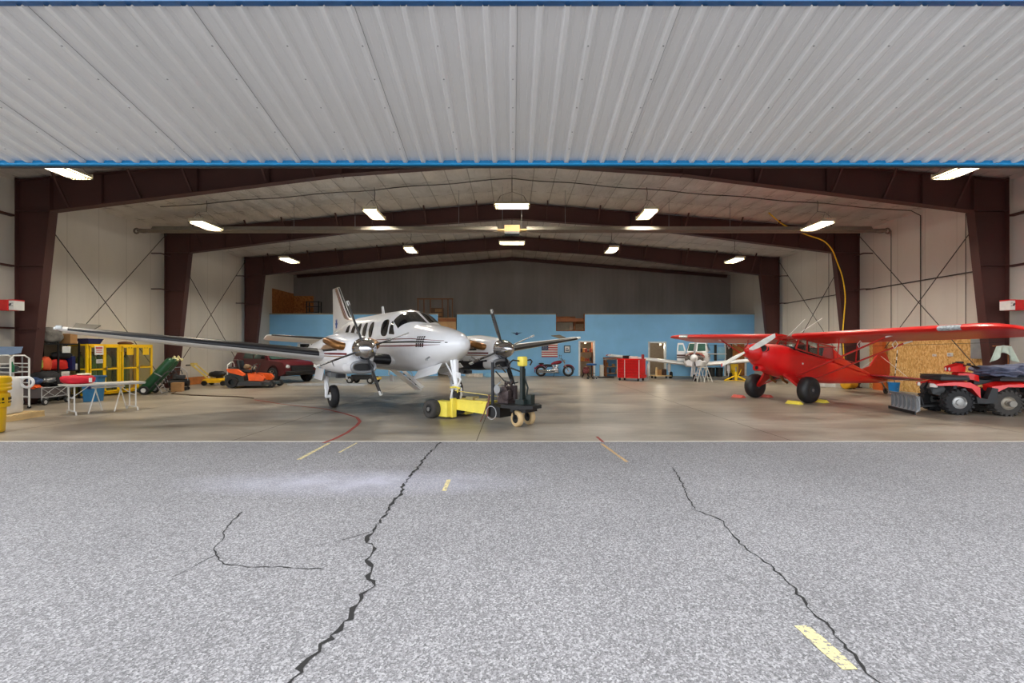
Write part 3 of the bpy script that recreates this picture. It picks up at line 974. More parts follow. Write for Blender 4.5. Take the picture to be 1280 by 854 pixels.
# ================================================================ twin-engine airplane
TW = thing('twin_engine_airplane', 'white twin-engine turboprop airplane with dark red and black stripes', 'airplane', (-1.82, 12.2, 0), R(36.2))
BOOT = mat('deice_boot', (30, 31, 36), .42, var=.2)
WINGW = mat('wing_paint', (226, 226, 226), .35, var=.04)
FUS = Body([(-1.24, 1.71, 1.75, .015, 2.0), (-1.2, 1.60, 1.85, .13, 2.0), (-1.08, 1.50, 1.94, .23, 2.0), (-.85, 1.38, 2.03, .36, 2.05), (-.5, 1.26, 2.11, .48, 2.1), (0, 1.14, 2.20, .60, 2.2), (.6, 1.05, 2.28, .67, 2.3), (.9, 1.02, 2.42, .70, 2.3), (1.35, 1.0, 2.63, .73, 2.4), (1.85, .98, 2.72, .75, 2.5), (2.4, .97, 2.72, .76, 2.6), (5.2, .97, 2.70, .76, 2.6), (6.2, 1.08, 2.62, .68, 2.5), (7.2, 1.34, 2.50, .52, 2.3), (8.2, 1.68, 2.38, .32, 2.2), (9.0, 1.95, 2.28, .16, 2.0), (9.5, 2.08, 2.2, .05, 2.0)])
g = MB(); FUS.build(g, 80, 40)
fus = g.build('fuselage', WHITE, TW, smooth=60)
# windshield: two panes curving round the front of the cabin
for sd in (-1, 1):
    g = MB()
    FUS.tquad(g, [(.66, sd * .035), (1.14, sd * 1.12), (1.52, sd * .95), (1.40, sd * .035)], 0, .007)
    g.build('windshield', DGLASS, TW, smooth=60)
    g = MB()
    FUS.quad(g, [(1.24, 2.0), (1.48, 2.34), (1.58, 2.38), (1.58, 2.02)], sd, 0); g.build('vent_window', DGLASS, TW, smooth=60)
    g = MB(); FUS.oval(g, 1.92, 2.2, .235, .235, sd, 0, lean=.03, e=3.0); g.build('cockpit_window', DGLASS, TW, smooth=60)
    for s in (2.95, 3.5, 4.05, 4.6, 5.2):
        g = MB(); FUS.oval(g, s, 2.18, .17, .235, sd, 0); g.build('cabin_window', DGLASS, TW, smooth=60)
    def fl(a, b): return lambda s: a + (b - a) * max(0, min(1, (s + .8) / 1.2)) + (0.05 * max(0, s - 3) / 3)
    g = MB()
    FUS.strip(g, -.85, 8.4, fl(1.80, 1.865), fl(1.81, 1.885), sd, 0)
    FUS.strip(g, -.95, 8.6, fl(1.755, 1.775), fl(1.775, 1.815), sd, 1)
    FUS.strip(g, -.75, 8.2, fl(1.715, 1.68), fl(1.72, 1.715), sd, 0)
    g.build('stripe', [DRED, BLACK], TW, smooth=60)
    g = MB()
    for i in range(4):
        for j in range(5):
            s = -.19 + i * .085; z = 1.66 + j * .056
            FUS.quad(g, [(s, z), (s, z + .042), (s + .06, z + .042), (s + .06, z)], sd, 0, .007, 2)
    g.build('louvre_panel', BLACK, TW, smooth=60)
    g = MB()
    for k in range(5):
        FUS.strip(g, 1.42, 1.42 + .07 * (4 + k % 2), lambda s, k=k: 1.90 - k * .018, lambda s, k=k: 1.912 - k * .018, sd, 0, 6)
    g.build('placard', mat('grey_marking', (120, 124, 130)), TW, smooth=60)
g = MB(); g.prism([(-.012, 3.75, 2.7), (-.012, 3.95, 2.7), (-.012, 4.0, 2.98), (-.012, 3.88, 2.98)], (.024, 0, 0)); g.build('blade_antenna', WHITE, TW, smooth=0)
g = MB(); g.tube([(-.58, -.55, 1.42), (-.68, -.57, 1.36), (-.72, -.72, 1.36)], .022, 8); g.tube([(.58, -.55, 1.42), (.68, -.57, 1.36), (.72, -.72, 1.36)], .022, 8)
g.build('pitot_mast', STEEL, TW)
# wing: centre section and tapering outer panels
def wsec(sg):
    a = R(3.8)
    return [(sg * .6, 1.42, 1.30, 2.45, .16, a), (sg * 2.3, 1.72, 1.46, 2.28, .15, a), (sg * 5.0, 2.18, 1.76, 1.62, .135, a), (sg * 7.35, 2.60, 2.02, 1.05, .12, a)]
for sg in (-1, 1):
    g = MB(); wing(g, wsec(sg) + [(sg * 7.47, 2.66, 2.035, .92, .10), (sg * 7.53, 2.76, 2.04, .7, .06)])
    wg = g.build('wing', WINGW, TW, smooth=50)
    g = MB(); edge_band(g, [(sg * 2.5, 1.755, 1.482, 2.23, .149), (sg * 4.0, 2.01, 1.65, 1.866, .141), (sg * 5.0, 2.18, 1.76, 1.62, .135), (sg * 7.3, 2.59, 2.015, 1.06, .12)], .11, .006, low=.012 if sg < 0 else .16)
    g.build('deice_boot', BOOT, wg, smooth=60)
    g = MB(); edge_band(g, [(sg * .72, 1.44, 1.31, 2.43, .16), (sg * 1.6, 1.60, 1.39, 2.35, .155)], .09, .006)
    g.build('inner_leading_edge', BOOT, wg, smooth=60)
    g = MB(); g.ball((sg * 7.50, 2.80, 2.04), (.05, .12, .04)); g.box((sg * 7.44, 2.68, 2.06), (.10, .16, .08), bev=.02)
    g.build('tip_light', mat('lamp_lens', (235, 240, 240), .1, coat=.5), wg)
    g = MB(); g.prism([(sg * 6.95, 3.25, 2.03), (sg * 7.3, 3.25, 2.06), (sg * 7.28, 3.62, 2.18), (sg * 6.85, 3.62, 2.14)], (0, 0, .02)); g.build('aileron_edge', mat('olive_paint', (72, 66, 50)), wg, smooth=0)
# tailplane, fin
for sg in (-1, 1):
    st = [(sg * .1, 7.75, 1.98, 1.45, .10, R(8)), (sg * 2.5, 8.35, 2.13, .86, .10, R(12)), (sg * 2.62, 8.42, 2.135, .72, .06, R(12))]
    g = MB(); wing(g, st, camber=0); tp = g.build('tailplane', WINGW, TW, smooth=50)
    g = MB(); edge_band(g, [(sg * .35, 7.81, 1.995, 1.38, .10), (sg * 2.48, 8.345, 2.129, .865, .10)], .06, .006, camber=0); g.build('deice_boot', BOOT, tp, smooth=60)
def finle(z):
    return catmull([(2.35, 5.2), (2.62, 5.9), (2.72, 6.75), (2.82, 7.12), (3.0, 7.36), (3.5, 7.92), (4.08, 8.55)], z)[0]
def finte(z): return 9.35 + (z - 2.2) * .06
zz = [2.2 + .05 * i for i in range(38)] + [4.08]
g = MB(); wing(g, [(z, finle(max(z, 2.36)), 0, finte(z) - finle(max(z, 2.36)), .075) for z in zz], vertical=True, camber=0)
fin = g.build('fin', WHITE, TW, smooth=50)
def finx(z, y):
    le = finle(max(z, 2.36)); ch = finte(z) - le
    x = max(0.0005, min(1, (y - le) / ch))
    return 5 * .075 * (0.2969 * math.sqrt(x) - 0.1260 * x - 0.3516 * x * x + 0.2843 * x ** 3 - 0.1036 * x ** 4) * ch
def finband(mb, d0, d1, m, z0=2.66, z1=4.06):
    for sd in (-1, 1):
        mb.sheet(lambda u, v: (sd * (finx(z0 + (z1 - z0) * u, finle(z0 + (z1 - z0) * u) + d0 + (d1 - d0) * v) + .006), finle(z0 + (z1 - z0) * u) + d0 + (d1 - d0) * v, z0 + (z1 - z0) * u), 30, 3, m)
g = MB(); finband(g, .0, .09, 0, 2.78); g.build('deice_boot', BOOT, fin, smooth=60)
g = MB(); finband(g, .22, .30, 1); finband(g, .34, .46, 0); finband(g, .50, .54, 1); g.build('fin_stripe', [mat('bronze_stripe', (150, 118, 88), .4), DRED], fin, smooth=60)
g = MB()
for sd in (-1, 1):
    for k in range(3):
        a = k * PI / 3
        c = Vector((0, 8.75, 2.62))
        q = [(c.y + math.cos(a) * p + math.sin(a) * r, c.z + math.sin(a) * p - math.cos(a) * r) for p, r in ((-.2, -.045), (.2, -.045), (.2, .045), (-.2, .045))]
        mb_pts = [(sd * (finx(z, y) + .008 + k * .001), y, z) for y, z in q]
        g.prism(mb_pts, (sd * .003, 0, 0))
g.build('star_emblem', mat('emblem_blue', (34, 84, 168), .4), fin, smooth=0)
g = MB()
for i in range(5): FUS.strip(g, 7.1 + i * .11, 7.17 + i * .11, lambda s: 2.08, lambda s: 2.2, -1, 0, 2); 
for i in range(5): FUS.strip(g, 7.1 + i * .11, 7.17 + i * .11, lambda s: 2.08, lambda s: 2.2, 1, 0, 2)
g.build('registration_marks', mat('emblem_blue', (34, 84, 168)), TW, smooth=60)
# nacelles, propellers, main gear
def blade_mb(M, L=1.16):
    b = MB(M)
    rings = []
    for r, ch, th, tw in ((.12, .07, .06, 20), (.26, .12, .05, 14), (.45, .19, .035, 8), (.8, .205, .024, 4), (1.0, .18, .018, 2), (L - .03, .14, .014, 0), (L, .07, .008, 0)):
        a = R(84 + tw * .3)
        rg = []
        for x, z in foil(7, th / ch * 1.0 if th / ch < .4 else .4, .01):
            u, w = (x - .4) * ch, z * ch
            rg.append((u * math.cos(a) - w * math.sin(a), u * math.sin(a) + w * math.cos(a), r))
        rings.append(rg)
    b.loft(rings, 0)
    return b
PROPB = mat('prop_blade_grey', (84, 86, 90), .28, metal=.6)
for sg in (-1, 1):
    x0 = sg * 1.95
    NAC = Body([(.12, 1.34, 1.87, .27, 2.0), (.3, 1.10, 1.92, .34, 2.3), (.7, 1.02, 1.98, .40, 2.4), (1.3, .99, 2.03, .43, 2.5), (2.2, 1.0, 2.0, .43, 2.4), (3.2, 1.08, 1.88, .40, 2.3), (4.3, 1.28, 1.76, .28, 2.1), (5.2, 1.5, 1.64, .06, 2.0)], x0)
    g = MB(); NAC.build(g, 50, 32); nac = g.build('engine_nacelle', WHITE, TW, smooth=50)
    g = MB()
    # chin intake
    lip = [Vector((x0 + .27 * superpt(2 * PI * i / 24, 2.6)[0], .07, 1.19 + .12 * superpt(2 * PI * i / 24, 2.6)[1])) for i in range(24)]
    g.tube(lip, .042, 8, 0, closed=True)
    rings = [[Vector((x0 + .29 * superpt(2 * PI * i / 24, 2.6)[0] * k, y, 1.19 + .14 * superpt(2 * PI * i / 24, 2.6)[1] * k)) for i in range(24)] for y, k in ((.07, 1.0), (.5, 1.2))]
    g.loft(rings, 1, False, False)
    g.build('intake_lip', [mat('intake_grey', (150, 152, 156), .3, metal=.5), WHITE], nac)
    g = MB(); g.loft([[Vector((x0 + .25 * superpt(2 * PI * i / 24, 2.6)[0], y, 1.19 + .10 * superpt(2 * PI * i / 24, 2.6)[1])) for i in range(24)] for y in (.085, .10)], 0); g.build('intake_opening', BLACK, nac)
    for sd in (-1, 1):
        g = MB(); xs_ = x0 + sd * .36
        path = [(xs_ - sd * .08, .42, 1.66), (xs_ + sd * .05, .44, 1.68), (xs_ + sd * .12, .56, 1.71), (xs_ + sd * .16, .80, 1.76), (xs_ + sd * .17, 1.2, 1.82)]
        g.tube(path, [.08, .095, .10, .095, .085], 12); g.ball(path[-1], (.07, .02, .07), 1)
        g.build('exhaust_stack', [GOLD, BLACK], nac)
        g = MB()
        NAC.strip(g, .75, 4.2, lambda s: 1.60 - .03 * s, lambda s: 1.655 - .025 * s, sd, 0, 20)
        NAC.strip(g, .25, 4.4, lambda s: 1.475, lambda s: 1.52, sd, 1, 20)
        NAC.strip(g, .25, 2.0, lambda s: 1.425, lambda s: 1.45, sd, 2, 14)
        NAC.quad(g, [(.9, 1.62), (1.05, 1.78), (1.9, 1.70), (2.1, 1.6)], sd, 3, .007)
        g.build('stripe', [BLACK, DRED, mat('bronze_stripe', (150, 118, 88)), mat('bronze_stripe', (150, 118, 88))], nac, smooth=60)
        g = MB(); NAC.oval(g, 1.1, 1.25, .02, .07, sd, 0); g.build('vent', BLACK, nac)
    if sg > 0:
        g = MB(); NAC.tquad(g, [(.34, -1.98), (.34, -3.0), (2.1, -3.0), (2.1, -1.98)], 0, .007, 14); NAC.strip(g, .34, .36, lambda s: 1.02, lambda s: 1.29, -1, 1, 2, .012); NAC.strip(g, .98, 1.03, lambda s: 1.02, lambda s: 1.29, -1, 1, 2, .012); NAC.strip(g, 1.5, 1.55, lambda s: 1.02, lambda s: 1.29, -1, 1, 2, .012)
        NAC.oval(g, 1.22, 1.14, .06, .06, -1, 1, .012); g.build('lower_side_dark', [mat('navy_black_gloss', (30, 34, 46), .3, var=.3), BLACK], nac, smooth=60)  # dark tone of the lower inboard side, laid over the white nacelle
    pr = tag(bpy.data.objects.new('propeller', None)); COL.objects.link(pr); pr.parent = TW; pr.location = (x0, 0, 1.61)
    g = MB(); g.lathe([(.26, .13), (.265, .02), (.25, -.10), (.20, -.25), (.13, -.36), (.06, -.42), (.0, -.435)], (0, 0, 0), (0, 1, 0), 28)
    g.build('spinner', CHROME, pr, smooth=60)
    for k in range(4):
        M = Matrix.Rotation(R(-90 + 20 + 90 * k), 4, 'Y').inverted()
        b = blade_mb(M); b.build('blade', PROPB, pr, smooth=40)
        b = MB(M); b.box((0, 0, 1.10), (.085, .05, .11), rot=(0, 0, R(84)), bev=.01); b.build('blade_tip', OFFW, pr, smooth=0)
    # main gear
    x1 = x0
    gy = 2.72
    g = MB()
    g.cyl((x1 - .12, gy - .1, 1.1), (x1 - .12, gy, .52), .06); g.cyl((x1 - .12, gy, .55), (x1 - .12, gy, .30), .045); g.cyl((x1 - .14, gy, .31), (x1 + .13, gy, .31), .05)
    g.tube([(x1 - .12, gy - .06, .75), (x1 - .12, gy - .2, .55), (x1 - .12, gy - .05, .36)], .018, 6)
    g.tube([(x1 - .1, gy + .55, 1.1), (x1 - .12, gy + .05, .6)], .025, 6)
    g.build('main_gear_leg', WHITE, nac)
    g = MB(); g.lathe([(.12, -.09), (.24, -.10), (.29, -.075), (.31, -.03), (.31, .03), (.29, .075), (.24, .10), (.12, .09)], (x1 + .07, gy, .31), (1, 0, 0), 28); g.build('tyre', RUB, nac, smooth=50)
    g = MB(); g.cyl((x1 - .02, gy, .31), (x1 + .16, gy, .31), .13, n=16); g.build('wheel_hub', OFFW, nac)
    for sd in (-1, 1):
        g = MB(); g.prism([(x1 + sd * .27, 2.35, 1.08), (x1 + sd * .27, 3.1, 1.1), (x1 + sd * .33, 3.1, .80), (x1 + sd * .33, 2.35, .78)], (sd * .02, 0, 0)); g.build('gear_door', WHITE, nac, smooth=0)
    g = MB(); g.box((x0, 2.3, .94), (.36, .5, .12), 0); g.box((x0 + .05, 2.0, .90), (.2, .2, .10), 1); g.build('gear_bay', [MGREY, DGREY], nac, smooth=0)
# nose gear
g = MB()
ny = -.82
g.cyl((-.09, ny + .12, 1.42), (-.03, ny + .02, .80), .035); g.cyl((.09, ny + .12, 1.42), (.03, ny + .02, .80), .035)
g.cyl((0, ny + .08, 1.4), (0, ny, .62), .055)
g.tube([(-.11, ny + .35, 1.3), (-.06, ny + .05, .95), (.06, ny + .05, .95), (.11, ny + .35, 1.3)], .02, 6)
g.tube([(0, ny - .05, 1.05), (0, ny - .2, .88), (0, ny - .06, .7)], .025, 6)
g.box((0, ny, .74), (.2, .12, .06), bev=.015); g.box((0, ny - .1, .98), (.1, .08, .14), bev=.02)
for sd in (-1, 1):
    g.tube([(sd * .02, ny, .70), (sd * .12, ny - .02, .66), (sd * .135, ny, .5), (sd * .13, ny + .04, .42)], .028, 7)
g.cyl((-.14, ny + .04, .43), (.14, ny + .04, .43), .03)
g.build('nose_gear_leg', WHITE, TW)
g = MB(); g.lathe([(.10, -.07), (.18, -.08), (.215, -.055), (.225, 0), (.215, .055), (.18, .08), (.10, .07)], (0, ny + .04, .43), (.92, -.4, 0), 26); nt_ = g.build('nose_tyre', RUB, TW, smooth=50)
g = MB(); g.cyl((-.072, ny + .07, .43), (.072, ny + .01, .43), .11, n=16); g.build('nose_wheel_hub', OFFW, nt_)
for sd in (-1, 1):
    dz_ = 0 if sd < 0 else .14
    g = MB(); g.prism([(sd * .24, -.55, 1.27), (sd * .24, .75, 1.05), (sd * .40, .78, .80 + dz_), (sd * .36, -.50, 1.02 + dz_)], (sd * .02, 0, 0)); g.build('nose_gear_door', WHITE, TW, smooth=0)
# tow fitting painted yellow on the nose gear is part of the tug; airstair on the far side
g = MB()
for sd in (-1, 1):
    g.prism([(.70, 5.4 + sd * .33, 1.22), (.80, 5.4 + sd * .33, 1.24), (2.0, 5.4 + sd * .33, .24), (1.88, 5.4 + sd * .33, .18)], (0, .03 * sd, 0), 0)
for k in range(5):
    q = .12 + k * .19
    g.box((.74 + (1.92 - .74) * q, 5.4, 1.22 - 1.0 * q), (.22, .64, .03), 1)
g.prism([(.76, 5.1, 1.08), (1.94, 5.1, .14), (1.92, 5.1, .10), (.74, 5.1, 1.02)], (0, .6, 0), 0)
st_ = g.build('airstair', [WHITE, BLACK], TW, smooth=0)
g = MB(); g.tube([(.7, 5.15, 1.7), (1.2, 5.18, 1.35), (1.6, 5.2, .7), (1.62, 5.2, .3)], .012, 6); g.build('stair_rail', STEEL, TW)
g = MB(); g.cyl((0, 3.4, .98), (0, 3.42, .80), .02); g.box((0, 3.2, .72), (.02, .22, .2)); g.build('belly_antenna', WHITE, TW)

# ================================================================ red high-wing airplane
BW = thing('tail_dragger_airplane', 'red high-wing tail-dragger airplane on oversized tyres', 'airplane', (8.47, 15.15, 0), R(-66.4))
PIT = Matrix.Translation((0, 0, .27)) @ Matrix.Rotation(R(-8.6), 4, 'X') @ Matrix.Translation((0, 0, -.4))
REDF = mat('red_fabric', (210, 17, 20), .38, var=.05, coat=.12)
BB = Body([(-1.33, 1.28, 1.66, .24, 2.2), (-1.2, 1.12, 1.74, .34, 2.4), (-.85, .96, 1.80, .40, 2.6), (-.35, .86, 1.84, .41, 2.8), (.1, .83, 1.80, .40, 3.2), (.55, .84, 1.74, .385, 3.6), (1.9, .90, 1.70, .37, 3.6), (2.6, .98, 1.66, .30, 3.0), (4.0, 1.16, 1.56, .16, 2.6), (5.2, 1.32, 1.46, .04, 2.2)])
g = MB(PIT); BB.build(g, 60, 32)
bf = g.build('fuselage', REDF, BW, smooth=45)
# turtledeck behind the cabin
g = MB(PIT)
g.loft([[(-.36, 1.9, 1.62), (-.34, 1.9, 2.0), (-.2, 1.88, 2.14), (.2, 1.88, 2.14), (.34, 1.9, 2.0), (.36, 1.9, 1.62)],
        [(-.28, 2.7, 1.58), (-.26, 2.7, 1.76), (-.12, 2.7, 1.84), (.12, 2.7, 1.84), (.26, 2.7, 1.76), (.28, 2.7, 1.58)],
        [(-.12, 4.3, 1.48), (-.1, 4.3, 1.53), (-.05, 4.3, 1.57), (.05, 4.3, 1.57), (.1, 4.3, 1.53), (.12, 4.3, 1.48)]], 0)
g.build('turtledeck', REDF, BW, smooth=30)
FR = mat('red_tube', (190, 26, 24), .35)
CG = glass('cabin_glass', (240, 245, 244), .85)
# cabin frame and panes
g = MB(PIT)
for sd in (-1, 1):
    for a, c in (((sd * .385, -.02, 1.78), (sd * .33, .18, 2.13)), ((sd * .38, .50, 1.72), (sd * .36, .5, 2.12)), ((sd * .38, 1.05, 1.70), (sd * .36, 1.02, 2.12)), ((sd * .37, 1.9, 1.62), (sd * .35, 1.75, 2.12)), ((sd * .38, -.02, 1.78), (sd * .38, 1.9, 1.65)), ((sd * .35, .1, 2.12), (sd * .35, 1.9, 2.1))):
        g.bar(a, c, .035, .035)
g.bar((0, -.18, 1.80), (0, .16, 2.14), .03, .03); g.bar((-.34, .15, 2.13), (.34, .15, 2.13), .03, .03)
g.build('cabin_frame', FR, BW, smooth=0)
for sd in (-1, 1):
    for q in ([(sd * .386, .0, 1.77), (sd * .38, .5, 1.73), (sd * .36, .5, 2.11), (sd * .335, .18, 2.11)], [(sd * .38, .52, 1.73), (sd * .38, 1.04, 1.71), (sd * .36, 1.02, 2.11), (sd * .36, .52, 2.11)], [(sd * .38, 1.07, 1.70), (sd * .37, 1.88, 1.66), (sd * .35, 1.74, 2.11), (sd * .36, 1.04, 2.11)]):
        g = MB(PIT); g.prism(q, (sd * .006, 0, 0)); g.build('side_window', CG, BW, smooth=0)
g = MB(PIT); g.sheet(lambda u, v: ((-.36 + .72 * u) * (1 - .06 * v), -.22 + .34 * v + .20 * abs(2 * u - 1) ** 2.2, 1.84 - .03 * abs(2 * u - 1) + .29 * v), 12, 4); g.build('windshield', CG, BW, smooth=60, thick=.006)
g = MB(PIT)
g.box((0, .05, 1.78), (.6, .12, .16), 0, bev=.02)
for y in (.62, 1.3):
    g.box((0, y + .12, 1.72), (.5, .10, .62), 0, rot=(R(-10), 0, 0), bev=.03)
g.tube([(-.2, .4, 1.6), (-.2, .35, 1.9)], .015, 6)
g.build('cabin_interior', BLACK, BW, smooth=0)
# cowling details
g = MB(PIT); g.lathe([(.27, -1.27), (.27, -1.36), (.22, -1.5), (.14, -1.60), (.07, -1.64), (0, -1.65)], (0, 0, 1.46), (0, 1, 0), 24)
g.build('nose_bowl', REDF, BW, smooth=60)
for sd in (-1, 1):
    g = MB(PIT); g.cyl((sd * .25, -1.16, 1.58), (sd * .30, -1.32, 1.58), .105, n=18); g.build('intake_hole', BLACK, BW)
    g = MB(PIT); g.torus((sd * .295, -1.31, 1.58), (sd * .3, -1, 0), .11, .016, 18, 6); g.build('intake_ring', REDF, BW)
    g = MB(PIT); BB.oval(g, .35, 1.35, .04, .03, sd, 0); g.build('step_cap', OFFW, BW)
g = MB(PIT); g.box((0, -.98, 1.03), (.30, .4, .18), 0, rot=(R(14), 0, 0), bev=.06); g.cyl((0.02, -1.18, 1.0), (.02, -1.1, 1.01), .055, n=14, m=1); g.build('air_scoop', [REDF, BLACK], BW, smooth=40)
for sd in (-1, 1):
    g = MB(PIT); g.tube([(sd * .18, -.3, .9), (sd * .2, -.2, .76), (sd * .2, 0, .70)], .04, 10); g.build('exhaust_pipe', GOLD, BW)
# propeller
pr = bpy.data.objects.new('propeller', None); COL.objects.link(pr); pr.parent = BW
hub = PIT @ Vector((0, -1.62, 1.46)); pr.location = hub; pr.rotation_euler = (R(-8.6), 0, 0)
PRW = mat('white_prop_paint', (240, 240, 238), .35)
g = MB(); g.lathe([(.085, .06), (.085, -.03), (.05, -.09), (0, -.11)], (0, 0, 0), (0, 1, 0), 18); g.build('spinner', REDF, pr)
for k in range(2):
    M = Matrix.Rotation(R(62 - 180 * k), 4, 'Y')
    b = MB(M); rings = []
    for r, ch, th, tw in ((.03, .08, .07, 40), (.15, .11, .06, 32), (.35, .15, .045, 24), (.65, .165, .03, 17), (.92, .13, .022, 13), (1.0, .10, .016, 12)):
        a = R(tw); rg = []
        for x, z in foil(7, min(.4, th / ch), .01):
            u, w = (x - .4) * ch, z * ch
            rg.append((u * math.cos(a) - w * math.sin(a), u * math.sin(a) + w * math.cos(a), r))
        rings.append(rg)
    b.loft(rings); b.build('blade', PRW, pr)
    b = MB(M); b.loft([[(x * 1.0 * c - .4 * c, z * c * .2, r) for x, z in foil(7, .2, 0)] for r, c in ((.985, .112), (1.03, .10), (1.06, .05))]); b.build('blade_tip', RED, pr)
# wing
REDW = mat('red_wing_fabric', (206, 24, 20), .38, var=.05, coat=.2)
for sd in (-1, 1):
    ss = [(sd * .34, -.22, 2.14, 1.60, .13), (sd * 4.7, -.22, 2.24, 1.60, .13), (sd * 5.05, -.16, 2.25, 1.46, .11), (sd * 5.28, .02, 2.255, 1.12, .08), (sd * 5.36, .24, 2.26, .7, .05)]
    if sd > 0:
        ss = [(sd * .34, -.22, 2.14, 1.60, .13), (sd * 4.7, -.22, 2.24, 1.60, .13), (sd * 5.0, -.18, 2.245, 1.5, .12), (sd * 5.3, .0, 2.24, 1.2, .09), (sd * 5.45, .2, 2.2, .8, .06)]
    g = MB(PIT); wing(g, ss, camber=.035); wg = g.build('wing', REDW, BW, smooth=40)
    g = MB(PIT)
    edge_band(g, [(sd * 4.05, -.225, 2.222, 1.60, .13), (sd * 4.5, -.225, 2.236, 1.60, .13)], .06, .004, camber=.035); g.build('landing_light_cover', mat('lens_grey', (176, 184, 190), .12, coat=.6, var=.5, scale=20), wg, smooth=60)
    g = MB(PIT); g.bar((sd * .36, 1.38, 2.02), (sd * 4.7, 1.38, 2.13), .008, .008); g.build('aileron_gap', BLACK, wg, smooth=0)
    for (a, c) in (((sd * .37, .12, .92), (sd * 2.75, .22, 2.12)), ((sd * .36, .98, .94), (sd * 2.75, 1.05, 2.08))):
        g = MB(PIT); g.bar(a, c, .065, .028); g.build('lift_strut', FR, wg, smooth=0)
        g = MB(PIT); g.bar((c[0], c[1] - .05, c[2] - .02), (c[0] + sd * .18, c[1], c[2] + .05), .05, .03); g.build('strut_fitting', OFFW, wg, smooth=0)
    g = MB(PIT); g.bar((sd * 1.55, .17, 1.515), (sd * 1.55, .17, 2.13), .025, .02); g.bar((sd * 1.55, 1.02, 1.50), (sd * 1.55, 1.02, 2.1), .025, .02); g.bar((sd * 1.55, .17, 1.515), (sd * 1.55, 1.02, 1.50), .02, .015); g.build('jury_strut', FR, wg, smooth=0)
    for (px_, py_) in ((1.9, .55), (2.75, .62)):
        g = MB(PIT)
        dm = [(sd * px_, py_, 2.08), (sd * (px_ + .07), py_, 1.98), (sd * px_, py_, 1.86), (sd * (px_ - .07), py_, 1.98)]
        g.tube(dm, .012, 6, closed=True); g.build('tie_down_ring', OFFW, wg)
g = MB(PIT); g.b2((-.34, -.1, 2.12), (.34, 1.75, 2.17)); g.build('cabin_roof', CG, BW, smooth=0)
g = MB(PIT)
for x in (-.12, .12):
    g.tube([(x, .2, 2.18), (x * 2.4, 1.2, 2.95)], .008, 5)
g.build('roof_antenna', OFFW, BW)
# tail feathers
g = MB(PIT)
fp = [(0, 3.75, 1.56), (0, 4.4, 1.82), (0, 4.68, 2.2), (0, 4.82, 2.34), (0, 5.0, 2.42), (0, 5.25, 2.38), (0, 5.52, 2.1), (0, 5.58, 1.75), (0, 5.42, 1.42), (0, 5.2, 1.36)]
g.prism([(-.025, y, z) for x, y, z in fp], (.05, 0, 0)); g.build('fin_and_rudder', mat('red_tail_fabric', (188, 26, 20), .35), BW, smooth=0)
for sd in (-1, 1):
    g = MB(PIT)
    g.prism([(sd * .03, 4.25, 1.47), (sd * .5, 4.3, 1.47), (sd * 1.15, 4.62, 1.47), (sd * 1.38, 4.8, 1.47), (sd * 1.46, 4.98, 1.47), (sd * 1.44, 5.2, 1.47), (sd * 1.2, 5.42, 1.47), (sd * .4, 5.48, 1.47), (sd * .06, 5.3, 1.47)], (0, 0, .035)); tp = g.build('stabilizer', mat('dark_red_fabric', (150, 16, 26), .4), BW, smooth=0)
    g = MB(PIT); g.bar((sd * .03, 4.95, 1.30), (sd * .95, 4.95, 1.46), .012, .012); g.bar((sd * .03, 4.95, 2.25), (sd * .95, 4.95, 1.5), .012, .012); g.build('brace_wire', OFFW, tp, smooth=0)
# undercarriage
for sd in (-1, 1):
    g = MB()
    g.loft([[(sd * .36, -.32, .87), (sd * .38, .10, .83), (sd * .34, .10, .77), (sd * .32, -.32, .81)], [(sd * .80, -.10, .43), (sd * .82, .08, .43), (sd * .78, .08, .37), (sd * .76, -.10, .37)]])
    g.bar((sd * .35, .55, .72), (sd * .78, .05, .41), .05, .03); g.cyl((sd * .74, 0, .40), (sd * 1.02, 0, .40), .03)
    g.build('gear_leg', FR, BW, smooth=0)
    g = MB(); g.lathe([(.10, -.13), (.20, -.16), (.30, -.155), (.37, -.115), (.395, -.05), (.395, .05), (.37, .115), (.30, .155), (.20, .16), (.10, .13)], (sd * .92, 0, .395), (1, 0, 0), 36); ty = g.build('balloon_tyre', mat('balloon_tyre_rubber', (30, 30, 32), .5, var=.15), BW, smooth=60)
    g = MB(); g.cyl((sd * .92 - .135, 0, .395), (sd * .92 + .135, 0, .395), .10, n=18); g.cyl((sd * .92 - .15, 0, .395), (sd * .92 + .15, 0, .395), .045, n=14, m=1); g.build('wheel_hub', [DGREY, STEEL], ty)
g = MB(); p = PIT @ Vector((0, 5.15, 1.36))
g.bar(p, (0, p.y + .22, .22), .05, .02); g.bar((-.05, p.y + .22, .22), (-.05, p.y + .26, .10), .02, .03); g.bar((.05, p.y + .22, .22), (.05, p.y + .26, .10), .02, .03)
g.build('tail_spring', STEEL, BW, smooth=0)
g = MB(); g.lathe([(.04, -.03), (.09, -.035), (.10, 0), (.09, .035), (.04, .03)], (0, p.y + .26, .10), (1, 0, 0), 20); g.build('tail_wheel', RUB, BW)
